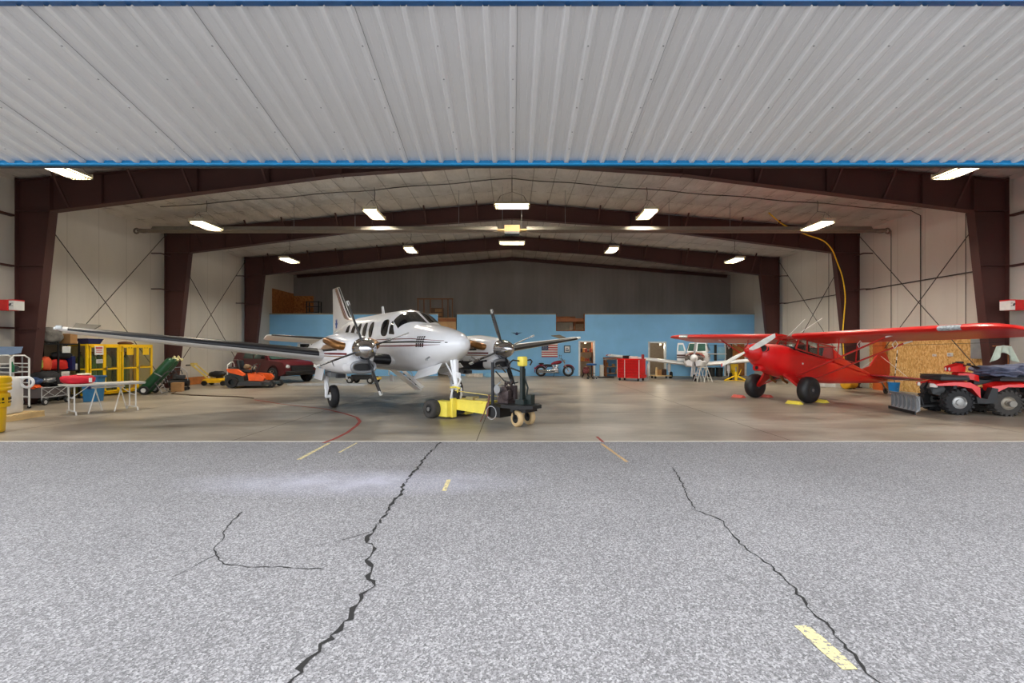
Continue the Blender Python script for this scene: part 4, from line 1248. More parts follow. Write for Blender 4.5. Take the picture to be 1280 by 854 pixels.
# wheel chocks
for (x, y, m, lab) in ((7.55, 16.0, mat('faded_red_block', (206, 92, 78), .6), 'faded red wheel chock ahead of the farther balloon tyre'), (8.52, 16.12, mat('faded_red_block', (206, 92, 78)), 'faded red wheel chock behind the farther balloon tyre'), (8.30, 14.12, PYEL, 'yellow wheel chock ahead of the nearer balloon tyre'), (9.34, 14.55, PYEL, 'yellow wheel chock behind the nearer balloon tyre')):
    g = MB(); g.prism([(-.2, -.12, 0), (.2, -.12, 0), (.2, .12, 0), (-.2, .12, 0)], (0, 0, .02)); g.prism([(-.2, -.10, 0.02), (-.2, .10, .02), (-.2, .0, .09)], (.4, 0, 0))
    tag(g.build('wheel_chock', m, loc=(x, y, 0), rz=R(-66), smooth=0), lab, 'chock', 'wheel chocks')
# ================================================================ nose-wheel tug under the twin
TG = thing('aircraft_tug', 'yellow and black motor tug carrying the nose wheel of the white twin', 'tug', (-1.36, 11.44, 0), R(-40))
YB = mat('tug_yellow', (246, 226, 92), .4, var=.06)
for sd in (-1, 1):
    g = MB(); g.lathe([(.10, -.10), (.16, -.12), (.205, -.10), (.22, -.05), (.22, .05), (.205, .10), (.16, .12), (.10, .10)], (-.22, sd * .52, .22), (0, 1, 0), 26); ty = g.build('drive_tyre', DUSTY, TG, smooth=50)
    g = MB(); g.cyl((-.22, sd * .52 - .09, .22), (-.22, sd * .52 + .09, .22), .11, n=16); g.cyl((-.22, sd * .52 - .12, .22), (-.22, sd * .52 + .12, .22), .05, n=12, m=1); g.build('wheel_hub', [BLACK, STEEL], ty)
g = MB()
g.box((-.02, -.31, .225), (.42, .26, .36), 0, bev=.015); g.box((-.02, .31, .225), (.42, .26, .36), 0, bev=.015)
g.box((-.18, 0, .12), (.10, .8, .12)); g.box((.2, -.24, .25), (.08, .14, .44), 0, bev=.01)
g.build('axle_housing', YB, TG, smooth=0)
g = MB(); g.box((-.02, 0, .10), (.34, .30, .05)); g.box((-.2, 0, .2), (.03, .3, .2)); g.box((.16, 0, .2), (.03, .3, .2)); g.build('wheel_cradle', DGREY, TG, smooth=0)
g = MB(); g.prism([(.22, -.17, .44), (1.28, -.17, .46), (1.22, -.17, .17), (.22, -.17, .20)], (0, .34, 0)); g.box((.72, -.19, .42), (.7, .02, .03)); g.build('beam', YB, TG, smooth=0)
g = MB(); g.b2((.5, -.13, .455), (.72, -.02, .52)); g.b2((.78, -.12, .46), (1.15, -.09, .50)); g.b2((.85, .02, .46), (1.2, .05, .5)); g.box((.62, .06, .49), (.14, .1, .06)); g.build('deck_fittings', mat('greyed_brass', (150, 138, 92), .5), TG, smooth=0)
g = MB()
g.b2((1.22, -.22, .14), (1.62, .22, .40), 0); g.prism([(1.45, -.20, .38), (1.75, -.34, .38), (2.25, -.34, .38), (2.45, -.15, .38), (2.45, .15, .38), (2.25, .34, .38), (1.75, .34, .38), (1.45, .20, .38)], (0, 0, .07), 0); g.b2((1.9, -.2, .3), (2.3, .2, .38), 0)
g.build('platform', BLACK, TG, smooth=0)
g = MB(); g.torus((1.42, -.27, .24), (0, 1, 0), .14, .009, 24, 6); g.build('hose_loop', LGREY, TG)
for yy in (-.22, .18):
    g = MB(); g.lathe([(.09, -.05), (.15, -.055), (.165, -.04), (.17, 0), (.165, .04), (.15, .055), (.09, .05)], (2.1, yy, .17), (.25, 1, 0), 26); c = g.build('caster_wheel', TAN, TG, smooth=50)
    g = MB(); g.cyl((2.1 - .012, yy - .055, .17), (2.1 + .012, yy + .055, .17), .09, n=14); g.bar((2.1, yy - .07, .17), (2.05, yy - .07, .34), .06, .012); g.bar((2.1, yy + .07, .17), (2.05, yy + .07, .34), .06, .012); g.build('caster_fork', BLACK, c)
g = MB(); g.b2((2.03, -.05, .45), (2.10, .03, 1.26)); g.b2((2.05, .045, .45), (2.085, .075, 1.2)); g.box((2.05, .0, .50), (.22, .18, .10)); g.box((2.2, .1, .55), (.12, .14, .2)); g.tube([(2.12, .04, .5), (2.16, .06, .8), (2.1, .03, 1.0)], .02, 6)
g.build('mast', mat('tug_dark_green', (26, 38, 36), .4), TG, smooth=0)
g = MB(); g.box((2.06, 0, 1.35), (.17, .17, .21), 0, bev=.035); g.build('control_box', YB, TG)
for sd in (-1, 1):
    g = MB(); g.tube([(2.04, sd * .08, 1.36), (2.05, sd * .30, 1.38), (2.04, sd * .36, 1.34), (1.98, sd * .37, 1.26)], .016, 7); g.build('handlebar', BLACK, TG)
g = MB(); g.bar((1.36, -.16, .12), (1.36, -.16, 1.32), .05, .05); g.bar((1.36, -.16, .85), (1.62, .05, .55), .04, .04); g.bar((1.62, .16, .4), (1.62, .16, .95), .04, .04); g.build('frame_post', DGREY, TG, smooth=0)
g = MB(); g.bar((1.34, -.25, .62), (1.30, -.27, .14), .04, .02); g.tube([(1.3, -.26, .45), (1.22, -.3, .18), (1.16, -.34, .03)], .014, 6); g.build('dangling_cable', mat('rust_brown', (110, 72, 60), .7), TG)
g = MB()
random.seed(3)
g.cyl((1.6, -.1, .66), (1.6, .14, .66), .14, n=16); g.box((1.62, .02, .5), (.3, .3, .14)); g.box((1.72, -.1, .62), (.16, .14, .2), 0, bev=.02); g.cyl((1.74, .12, .5), (1.74, .12, .82), .07)
for i in range(9):
    a = random.uniform(0, 6); g.tube([(1.6 + .12 * math.cos(a), .1 * math.sin(a), .55), (1.66 + .2 * math.cos(a + .6), .14 * math.sin(a), .75), (1.58 + .1 * math.cos(a + 1.4), .1, .9)], .012, 5)
g.build('engine', mat('grimy_engine', (70, 58, 58), .5, metal=.4, var=.5, scale=20), TG)
g = MB(); g.cyl((1.5, -.18, .74), (1.5, .1, .74), .09, n=16); g.tube([(1.45, -.1, .55), (1.42, -.14, .8), (1.55, -.1, .9)], .016, 6); g.build('winch_drum', STEEL, TG)
g = MB(); g.tube([(1.36, -.14, 1.2), (1.5, -.1, 1.26), (1.6, 0, 1.1)], .016, 6); g.tube([(1.7, .05, 1.2), (1.95, .1, 1.12), (2.05, .05, 1.0)], .018, 6); g.tube([(1.35, -.05, 1.12), (1.5, .05, .92), (1.7, .1, .86), (1.9, .05, .9)], .014, 6)
g.build('cable_loop', BLACK, TG)
g = MB(); g.tube([(.0, .0, .62), (.5, 0, .60), (1.0, .0, .58), (1.46, -.02, .57)], .009, 6); g.build('tow_strap', mat('strap_yellow', (226, 206, 120), .8), TG)
g = MB(); g.tube([(-.06, -.1, .70), (.04, -.02, .71), (.18, .0, .68)], .022, 7); g.tube([(.12, -.02, .68), (.12, -.03, .58)], .014, 6); g.build('nose_gear_clamp', YB, TG)

# ================================================================ left side
# yellow spill drum at the picture edge
DR = thing('spill_drum', 'yellow lidded spill drum at the left edge beside the white tank', 'drum', (-10.1, 9.2, 0))
DYEL = mat('drum_yellow', (250, 200, 8), .35, var=.05)
g = MB(); g.lathe([(.25, 0), (.27, .02), (.285, .3), (.29, .52), (.29, .55)], n=32); g.build('body', DYEL, DR, smooth=50)
g = MB(); g.lathe([(.29, .48), (.335, .49), (.345, .52), (.34, .6), (.345, .68), (.335, .75), (.30, .76)], n=32); g.build('collar', DYEL, DR, smooth=40)
g = MB(); g.lathe([(.30, .76), (.30, .80), (.355, .81), (.365, .85), (.35, .88), (.365, .92), (.35, .95), (.365, .99), (.355, 1.06), (.32, 1.08), (0, 1.09)], n=32); g.build('screw_lid', DYEL, DR, smooth=40)
g = MB()
for i in range(22):
    a = R(-150 + i * 11.5)
    if i % 5 != 4:
        g.box((.348 * math.cos(a), .348 * math.sin(a), .65), (.008, .035, .05), rot=(0, 0, a))
        g.box((.348 * math.cos(a), .348 * math.sin(a), .58), (.008, .045, .02), rot=(0, 0, a))
g.build('warning_band', mat('worn_black_print', (52, 44, 20), .6), DR, smooth=0)
g = MB(); g.lathe([(.13, 1.085), (.14, 1.10), (.13, 1.16), (.0, 1.17)], (-.02, 0, 0), n=20); g.build('bung_cap', BLACK, DR)
# pallet and white tank
PL = thing('shipping_pallet', 'bare wooden pallet under the white tank', 'pallet', (-11.72, 10.95, 0), R(8))
for i in range(7):
    g = MB(); g.b2((-.55, -.5 + i * .155, .115), (.55, -.5 + i * .155 + .1, .135)); g.build('deck_board', PINE, PL, smooth=0)
for x in (-.5, 0, .5):
    g = MB(); g.b2((x - .05, -.5, .02), (x + .05, .53, .115)); g.b2((x - .06, -.5, 0), (x + .06, .53, .02)); g.build('stringer', PINE, PL, smooth=0)
TK = thing('poly_tank', 'white plastic tank on the pallet with a white hose loop', 'tank', (-11.66, 10.85, .137), R(8))
WP = mat('white_poly', (222, 222, 222), .45, var=.05)
g = MB(); g.box((0, 0, .42), (.66, .62, .84), 0, bev=.05); g.build('body', WP, TK)
g = MB(); g.torus((.44, .24, .70), (-.1, 1, 0), .115, .03, 24, 8); g.cyl((.26, .24, .81), (.44, .24, .815), .03); g.build('hose_loop', WP, TK)
g = MB(); g.lathe([(.13, .84), (.14, .86), (.13, .9), (0, .91)], (-.15, .05, 0)); g.build('cap', WP, TK)
# white trolley frame behind with panel and green bottle
TR = thing('wire_trolley', 'white tubular trolley frame behind the yellow drum and tank', 'trolley', (-13.45, 12.9, 0), R(-15))
g = MB()
for x in (-.32, .32):
    g.tube([(x, -.2, 0.05), (x, -.2, 1.36), (x, -.12, 1.44), (x, .1, 1.44), (x, .2, 1.36), (x, .2, .05)], .022, 8)
for z in (.3, .7, 1.0, 1.12, 1.22):
    g.tube([(-.32, -.2, z), (.32, -.2, z)], .014, 6); g.tube([(-.32, .2, z), (.32, .2, z)], .014, 6)
g.build('frame', OFFW, TR)
for z in (.32, .98):
    g = MB(); g.b2((-.31, -.2, z), (.31, .2, z + .02)); g.build('shelf', LGREY, TR, smooth=0)
for x in (-.32, .32):
    for y in (-.2, .2):
        g = MB(); g.cyl((x - .015, y, .04), (x + .015, y, .04), .04, n=12); g.build('caster', BLACK, TR)
g = MB(); g.lathe([(.045, 0), (.05, .02), (.05, .16), (.02, .22), (.02, .27), (0, .275)], n=14); tag(g.build('spray_bottle', mat('bottle_green', (20, 112, 70), .4), loc=(-13.25, 12.72, 1.0)), 'small green bottle on the white trolley shelf', 'bottle')
g = MB(); g.blob((0, 0, .09), (.2, .14, .1), .3, 3, seed=5); tag(g.build('grey_bundle', GREYC, loc=(-13.5, 12.9, 1.0)), 'small grey cloth bundle on the white trolley shelf', 'bundle')
g = MB(); g.prism([(-.3, 0, 0), (.2, 0, .12), (.24, 0, .30), (-.30, 0, .30)], (0, .05, 0)); tag(g.build('panel', mat('blue_grey_board', (120, 142, 172), .6), loc=(-14.2, 13.6, 1.38), rz=R(40), smooth=0), 'tilted blue-grey board hung on the left wall above the white trolley', 'board')
g = MB(); g.tube([(0, 0, 0), (0, 0, 1.45)], .02, 6); 
tag(g.build('post', MGREY, loc=(-14.0, 13.72, 0)), 'thin grey post holding up the blue-grey board', 'post')
# red boxes with white faces beside the front columns
for sd, lab in ((-1, 'red and white marker box by the left front column'), (1, 'red and white marker box by the right front column')):
    t = thing('marker_box', lab, 'box', (sd * 14.02, 13.6, 2.78), 0, 'marker boxes on the front columns')
    g = MB(); g.box((sd * .26, .0, .07), (.40, .3, .30), 0, rot=(0, 0, sd * R(8)), bev=.01); g.box((sd * .02, 0, .21), (.16, .3, .03)); g.box((sd * .5, .1, .07), (.3, .06, .14)); g.build('housing', mat('marker_red', (206, 16, 20), .4), t, smooth=0)
    g = MB(); g.box((0, -.01, .06), (.14, .3, .26), 0, bev=.008); g.b2((sd * -.075, -.162, -.07), (sd * .07, -.155, .19)); g.build('label_face', OFFW, t, smooth=0)
    g = MB(); g.box((sd * .03, -.168, .08), (.05, .006, .08), rot=(0, R(30), 0)); g.box((sd * -.03, -.168, .12), (.05, .006, .012)); g.box((sd * -.03, -.168, .04), (.05, .006, .012)); g.build('label_mark', DGREY, t, smooth=0)
    g = MB(); g.box((sd * .5, .25, .07), (.06, .30, .06)); g.build('bracket', BLACK, t, smooth=0)

# shelving along the wall with its clutter
SX = -14.42
SH = thing('storage_rack', 'black steel storage rack packed with clutter behind the left front column', 'rack', (SX, 15.0, 0))
HL = .72
g = MB()
for y in (-HL, 0, HL):
    for x in (-.24, .24):
        g.b2((x - .02, y - .02, 0), (x + .02, y + .02, 1.83))
g.build('uprights', BLACK, SH, smooth=0)
for z in (.12, .92, 1.77):
    g = MB(); g.b2((-.25, -HL, z - .02), (.25, HL, z + .02)); g.build('shelf', BLACK, SH, smooth=0)
MB().b2((-.258, -HL, .1), (-.25, HL, 1.8)).build('back_sheet', mat('shelf_back_tan', (150, 134, 110), .8), SH, smooth=0)
def clutter(name, label, cat, kind, loc, size, m, seed=0, group=None, rz=0):
    g = MB()
    if kind == 'bag': g.blob((0, 0, size[2]), size, .22, 2.5, seed=seed, flat=.95)
    elif kind == 'box': g.box((0, 0, size[2]), [2 * s for s in size], 0, bev=.01)
    elif kind == 'cyl': g.lathe([(size[0] * .95, 0), (size[0], .02), (size[0], 2 * size[2] - .02), (size[0] * .8, 2 * size[2]), (0, 2 * size[2])], n=20)
    return tag(g.build(name, m, loc=loc, rz=rz, smooth=(0 if kind == 'box' else 50)), label, cat, group)
clutter('duffel_bag', 'red padded bag on the middle shelf of the black rack', 'bag', 'bag', (SX + .04, 15.15, .94), (.15, .34, .18), mat('shelf_bag_red', (204, 34, 24), .7, bmp=.3, bscale=20), 2)
clutter('gear_bag', 'black bag with a white tag lying on the red shelf bag', 'bag', 'bag', (SX + .06, 15.3, 1.30), (.14, .3, .12), BAGK, 3)
clutter('orange_pack', 'orange rescue pack on the left of the red shelf bag', 'pack', 'bag', (SX + .14, 14.7, .94), (.09, .17, .22), mat('pack_orange', (226, 90, 50), .7, bmp=.3), 4)
clutter('storage_box', 'navy box standing right of the red shelf bag', 'box', 'box', (SX + .1, 15.56, .94), (.12, .06, .22), NAVY)
clutter('small_carton', 'small white carton on the right end of the middle shelf', 'carton', 'box', (SX + .1, 15.68, .94), (.1, .04, .10), OFFW)
clutter('hose_coil', 'coil of yellow-green line on the left of the middle shelf', 'coil', 'bag', (SX + .14, 14.45, .95), (.08, .13, .2), mat('lime_line', (150, 172, 60), .7, var=.5, scale=30), 6)
clutter('parts_case', 'dark green case behind the black shelf bag', 'case', 'box', (SX - .19, 15.2, .94), (.04, .45, .22), mat('case_green', (34, 66, 50), .6))
clutter('tarp_heap', 'grey tarpaulin heap on top of the black rack', 'tarp', 'bag', (SX + .02, 14.98, 1.79), (.2, .34, .25), mat('tarp_grey', (118, 116, 112), .8, var=.35, bmp=.5, bscale=16), 7)
clutter('black_netting', 'bundle of black netting on the left top of the rack', 'netting', 'bag', (SX + .06, 14.38, 1.79), (.17, .13, .17), BAGK, 8)
clutter('cardboard_carton', 'cardboard carton on the right end of the rack top', 'carton', 'box', (SX, 15.58, 1.79), (.2, .13, .16), CARD)
clutter('white_crate', 'white crate on the bottom shelf of the black rack', 'crate', 'box', (SX, 14.62, .14), (.19, .22, .2), OFFW)
clutter('grey_duffel', 'grey duffel on the bottom shelf beside the white crate', 'duffel', 'bag', (SX, 15.38, .14), (.16, .26, .18), GREYC, 9)
for i, (y, z, lab) in enumerate(((15.25, 1.60, 'white paper notice hung on the top shelf edge'), (15.22, .80, 'white paper notice with a pink stripe hung on the middle shelf edge'))):
    t = thing('paper_notice', lab, 'notice', (SX + .262, y, z), 0, 'notices on the black rack')
    MB().box((0, 0, 0), (.006, .28, .21)).build('sheet', OFFW, t, smooth=0)
    g = MB()
    for k in range(3): g.box((.005, 0, .05 - k * .05), (.003, .2, .014))
    g.build('print', mat('faded_pink_print', (206, 150, 150)) if i else mat('faded_grey_print', (190, 196, 198)), t, smooth=0)

# folding wagon loaded with bags
WG = thing('folding_wagon', 'grey cloth folding wagon loaded with black bags', 'wagon', (-13.72, 14.1, 0), R(97))
g = MB()
g.b2((-.46, -.25, .22), (.46, -.24, .50)); g.b2((-.46, .24, .22), (.46, .25, .50)); g.b2((-.46, -.25, .22), (-.45, .25, .50)); g.b2((.45, -.25, .22), (.46, .25, .50)); g.b2((-.46, -.25, .21), (.46, .25, .225))
g.build('cloth_tub', mat('wagon_grey_cloth', (92, 84, 84), .9), WG, smooth=0)
g = MB()
for y in (-.265, .265):
    g.tube([(-.46, y, .50), (.46, y, .50)], .013, 6); g.tube([(-.46, y, .22), (.46, y, .22)], .012, 6)
    g.tube([(-.46, y, .23), (0, y, .49)], .010, 6); g.tube([(0, y, .23), (-.46, y, .49)], .010, 6); g.tube([(0, y, .23), (.46, y, .49)], .010, 6); g.tube([(.46, y, .23), (0, y, .49)], .010, 6)
    for x in (-.46, .46): g.tube([(x, y, .10), (x, y, .54)], .013, 6)
g.build('frame', LGREY, WG)
for x in (-.40, .40):
    for y in (-.30, .30):
        g = MB(); g.lathe([(.05, -.025), (.085, -.03), (.095, 0), (.085, .03), (.05, .025)], (x, y, .095), (0, 1, 0), 18); w_ = g.build('wheel', RUB, WG)
        g = MB(); g.cyl((x, y - .028, .095), (x, y + .028, .095), .055, n=14); g.build('wheel_disc', LGREY, w_)
g = MB(); g.tube([(.46, 0, .2), (.66, 0, .3), (.8, 0, .62)], .012, 6); g.build('pull_handle', BLACK, WG)
WX, WY = -13.72, 14.1
clutter('black_duffel', 'big black duffel heaped in the grey wagon', 'bag', 'bag', (WX - .02, WY + .05, .52), (.24, .36, .22), BAGK, 11)
clutter('black_satchel', 'slack black satchel on the back of the wagon load', 'bag', 'bag', (WX + .05, WY + .3, .5), (.2, .22, .16), BAGK, 12)
clutter('orange_bundle', 'orange bundle at the near end of the grey wagon', 'bundle', 'bag', (WX + .05, WY - .38, .46), (.16, .14, .07), ORANGE, 13)
clutter('blue_bundle', 'blue rolled bundle above the orange one in the wagon', 'bundle', 'bag', (WX, WY - .30, .58), (.17, .14, .11), mat('blue_roll_cloth', (52, 76, 116), .8, bmp=.3), 14)
clutter('silver_parts', 'silver metal parts lying on the wagon load', 'parts', 'bag', (WX + .18, WY - .06, .62), (.1, .18, .08), STEEL, 15)
# folding table, red bag
TB = thing('folding_table', 'grey folding table with white tube legs near the yellow cages', 'table', (-10.52, 12.36, 0), R(56))
g = MB(); g.box((0, 0, .725), (1.6, .72, .035), 0, bev=.012); g.build('tabletop', mat('table_top_grey', (186, 184, 178), .5), TB)
g = MB(); g.b2((-.78, -.36, .69), (.78, -.34, .71)); g.b2((-.78, .34, .69), (.78, .36, .71)); g.build('apron', LGREY, TB, smooth=0)
for x in (-.62, .62):
    g = MB()
    for y in (-.22, .22): g.tube([(x, y, .70), (x, y, .08)], .016, 7)
    g.tube([(x, -.36, .0), (x, -.34, .07), (x, -.3, .085), (x, .3, .085), (x, .34, .07), (x, .36, .0)], .016, 7)
    g.tube([(x, -.2, .4), (x, .2, .4)], .012, 6)
    g.build('leg', OFFW, TB)
    g = MB(); g.tube([(x, 0, .4), (x * .45, 0, .69)], .010, 6); g.build('leg_brace', OFFW, TB)
g = MB(); g.blob((0, 0, .11), (.34, .17, .115), .16, 1.6, seed=21, flat=.9); B_ = g.build('duffel_bag', BAGR, loc=(-10.84, 11.98, .745), rz=R(38), smooth=60); tag(B_, 'bright red duffel bag lying on the grey folding table', 'bag')
g = MB(); g.blob((.12, -.02, .235), (.14, .08, .025), .1, 2); g.build('cream_tag', mat('cream_cloth', (232, 228, 200), .8), B_)
g = MB(); g.box((.25, -.17, .09), (.06, .04, .1), rot=(.3, 0, 0)); g.build('white_patch', OFFW, B_, smooth=0)
# blue bin behind the table
BN = thing('storage_bin', 'blue plastic bin on the floor behind the folding table', 'bin', (-12.95, 14.85, 0), R(10))
g = MB(); g.loft([[(sx * .17, sy * .17, 0) for sx, sy in ((-1, -1), (1, -1), (1, 1), (-1, 1))], [(sx * .21, sy * .21, .74) for sx, sy in ((-1, -1), (1, -1), (1, 1), (-1, 1))]]); g.build('tub', mat('bin_blue', (44, 112, 158), .45), BN, smooth=0)
g = MB(); g.box((0, 0, .76), (.48, .48, .06), 0, bev=.015); g.build('rim', mat('bin_rim_blue', (36, 92, 136), .45), BN, smooth=0)
MB().box((.02, -.205, .45), (.1, .03, .12)).build('label_plate', NAVY, BN, smooth=0)

# yellow gas-bottle cages
CGY = mat('cage_yellow', (250, 202, 12), .4, var=.05)
MESH = glass('cage_mesh_haze', (246, 243, 226), .93, .5)
def cage(y0, y1, label, k):
    t = thing('gas_cage', label, 'cage', (-14.32, 0, 0), 0, 'yellow gas bottle cages')
    x0, x1, h = -.33, .33, 1.78
    g = MB()
    for y in (y0, y1):
        for x in (x0, x1): g.b2((x - .03, y - .03, .05), (x + .03, y + .03, h))
        for z in (.1, .95, h - .03): g.b2((x0, y - .02, z - .025), (x1, y + .02, z + .025))
    for z in (.1, h - .03):
        for x in (x0, x1): g.b2((x - .03, y0, z - .035), (x + .03, y1, z + .035))
    g.b2((x0, y0, .10), (x1, y1, .13)); g.b2((x0, y0, h - .03), (x1, y1, h))
    g.build('frame', CGY, t, smooth=0)
    for y in (y0, y1):
        MB().b2((x0, y - .004, .1), (x1, y + .004, h)).build('side_mesh', MESH, t, smooth=0)
    ym = (y0 + y1) / 2
    for a, c in ((y0 + .05, ym - .005), (ym + .005, y1 - .05)):
        d = MB()
        for y in (a, c): d.b2((x1 + .03, y - (.0 if y == a else .05), .14), (x1 + .06, y + (.05 if y == a else .0), h - .07))
        for z in (.16, .93, h - .09): d.b2((x1 + .03, a, z - .025), (x1 + .06, c, z + .025))
        dd = d.build('door', CGY, t, smooth=0)
        MB().b2((x1 + .043, a, .15), (x1 + .047, c, h - .08)).build('door_mesh', MESH, dd, smooth=0)
    g = MB(); g.box((x1 + .07, ym + .06, .95), (.03, .03, .14)); g.build('latch', STEEL, t, smooth=0)
    return t
c1 = cage(15.80, 17.05, 'yellow gas cage nearest the black rack, with a red-headed white notice', 0)
c2 = cage(17.12, 18.62, 'yellow gas cage farther from the black rack, with two yellow notices', 1)
def plate(par, y, z, w, h, m, m2, bars, name='notice'):
    g = MB(); g.box((.40, y, z), (.008, w, h)); p = g.build(name, m, par, smooth=0)
    g = MB()
    for (by, bz_, bw, bh) in bars: g.box((.406, y + by, z + bz_), (.004, bw, bh))
    g.build('print', m2, p, smooth=0)
FP = mat('faded_red_print', (196, 92, 92))
plate(c1, 16.18, 1.57, .34, .30, OFFW, FP, [(0, .08, .26, .07), (0, 0, .22, .03), (0, -.06, .24, .03)])
plate(c1, 16.2, 1.2, .26, .13, OFFW, mat('grey_print', (120, 116, 110)), [(0, .025, .2, .02), (0, -.025, .18, .02)])
plate(c2, 17.5, 1.55, .3, .3, CGY, mat('notice_dark', (150, 120, 40)), [(-.06, .11, .05, .03), (.06, .11, .05, .03)])
plate(c2, 18.25, 1.55, .3, .3, CGY, mat('notice_dark', (150, 120, 40)), [(-.06, .11, .05, .03), (.06, .11, .05, .03)])
spots_g = [(-14.4, 16.0), (-14.2, 16.25), (-14.4, 16.72), (-14.2, 16.85), (-14.4, 17.3), (-14.2, 17.45), (-14.22, 17.68), (-14.4, 17.9)]
gl = ['behind the red-headed notice, against the wall', 'behind the red-headed notice, at the mesh', 'in the open right half of the nearer cage, against the wall', 'in the open right half of the nearer cage, at the mesh', 'leftmost in the farther cage', 'second from the left in the farther cage', 'third from the left in the farther cage', 'rightmost in the farther cage']
for i, (x, y) in enumerate(spots_g):
    t = thing('gas_bottle', 'green gas bottle ' + gl[i], 'gas bottle', (x, y, .132), 0, 'gas bottles in the yellow cages')
    g = MB(); g.lathe([(.10, 0), (.11, .02), (.11, 1.1), (.095, 1.18), (.05, 1.25), (.035, 1.27), (.035, 1.3)], n=16); g.build('body', LGREEN if i % 3 else mat('olive_gas_bottle', (110, 122, 70), .45), t)
    g = MB(); g.cyl((0, 0, 1.28), (0, 0, 1.38), .022, n=8); g.torus((0, 0, 1.38), (0, 0, 1), .04, .01, 12, 6); g.build('valve', GOLD, t)
g = MB(); g.loft([[(sx * .2 * k, sy * .3 * k, z) for sx, sy in ((-1, -1), (1, -1), (1, 1), (-1, 1))] for z, k in ((0, .75), (.16, 1.0), (.18, 1.05))]); tag(g.build('tote_basin', NAVY, loc=(-14.2, 16.15, 1.782), smooth=0), 'navy plastic basin on top of the nearer yellow cage', 'basin')
g = MB(); g.blob((0, 0, .05), (.12, .3, .06), .2, 2, seed=3); tag(g.build('rag_bundle', mat('brown_rag', (104, 64, 40), .9), loc=(-14.3, 17.75, 1.782)), 'brown rag bundle on top of the farther yellow cage', 'rag')
# cylinder cart
CC = thing('cylinder_cart', 'dark green gas cylinders strapped on a leaning two-wheel cart', 'cart', (-13.2, 17.3, 0), R(12))
def lean(mb_M=None): return Matrix.Translation((0, 0, .16)) @ Matrix.Rotation(R(40), 4, 'Y')
for y in (-.16, .16):
    g = MB(lean()); g.lathe([(.10, -.1), (.15, -.06), (.155, .0), (.155, 1.28), (.13, 1.38), (.06, 1.44), (.04, 1.46)], (0, y, 0), n=22); c = g.build('cylinder', GREEN, CC)
    g = MB(lean()); g.cyl((0, y, 1.45), (0, y, 1.56), .035, n=10); g.cyl((0, y, 1.52), (.14, y, 1.52), .02, n=8); g.ball((.16, y, 1.52), .05); g.build('valve', mat('pale_brass', (214, 204, 150), .35, metal=.6), c)
g = MB(lean()); 
for y in (-.3, .3): g.tube([(.2, y, -.1), (.2, y, 1.0), (.36, y * .8, 1.18), (.5, y * .6, 1.12)], .018, 7)
g.box((.03, 0, -.11), (.4, .6, .02)); g.tube([(.2, -.3, .5), (.2, .3, .5)], .016, 6); g.build('frame', DGREY, CC)
g = MB(lean()); g.tube([(.2, -.32, .78), (-.05, -.34, .74), (-.17, 0, .72), (-.05, .34, .74), (.2, .32, .78)], .022, 7); g.build('strap', mat('strap_grey', (110, 120, 116), .7), CC)
for y in (-.38, .38):
    g = MB(); g.lathe([(.07, -.04), (.14, -.045), (.155, 0), (.14, .045), (.07, .04)], (.12, y, .155), (0, 1, 0), 22); w_ = g.build('wheel', RUB, CC)
    g = MB(); g.cyl((.12, y - .045, .155), (.12, y + .045, .155), .08, n=16); g.build('wheel_disc', OFFW, w_)
g = MB(); g.tube([(.3, -.2, .55), (.62, -.2, .02)], .018, 6); g.tube([(.3, .2, .55), (.62, .2, .02)], .018, 6); g.cyl((.62, -.24, .05), (.62, .24, .05), .02); g.build('prop_leg', STEEL, CC)
# small compressor behind with carton
CP = thing('compressor_cart', 'small black compressor cart with a carton, beside the green cylinders', 'compressor', (-13.0, 18.75, 0), R(20))
g = MB(); g.cyl((-.3, 0, .3), (.3, 0, .3), .15, n=18); g.ball((-.3, 0, .3), (.06, .15, .15)); g.ball((.3, 0, .3), (.06, .15, .15)); g.build('air_tank', BLACK, CP)
g = MB(); g.box((.05, 0, .52), (.3, .2, .16), 0, bev=.03); g.cyl((-.15, 0, .45), (-.15, 0, .66), .07); g.build('pump', DGREY, CP)
g = MB(); g.tube([(-.2, -.2, .72), (-.1, -.2, .9), (.1, -.2, .92), (.3, -.2, .74), (.34, -.2, .4)], .014, 6); g.tube([(-.4, .14, .3), (-.5, .14, .62), (-.5, -.14, .62), (-.4, -.14, .3)], .014, 6); g.build('handle', STEEL, CP)
for x in (-.22, .25):
    for y in (-.16, .16):
        g = MB(); g.cyl((x, y - .02, .07), (x, y + .02, .07), .07, n=14); g.build('wheel', RUB, CP)
clutter('cardboard_carton', 'cardboard carton on the floor in front of the compressor', 'carton', 'box', (-12.75, 18.3, 0), (.18, .15, .17), CARD, rz=.3)
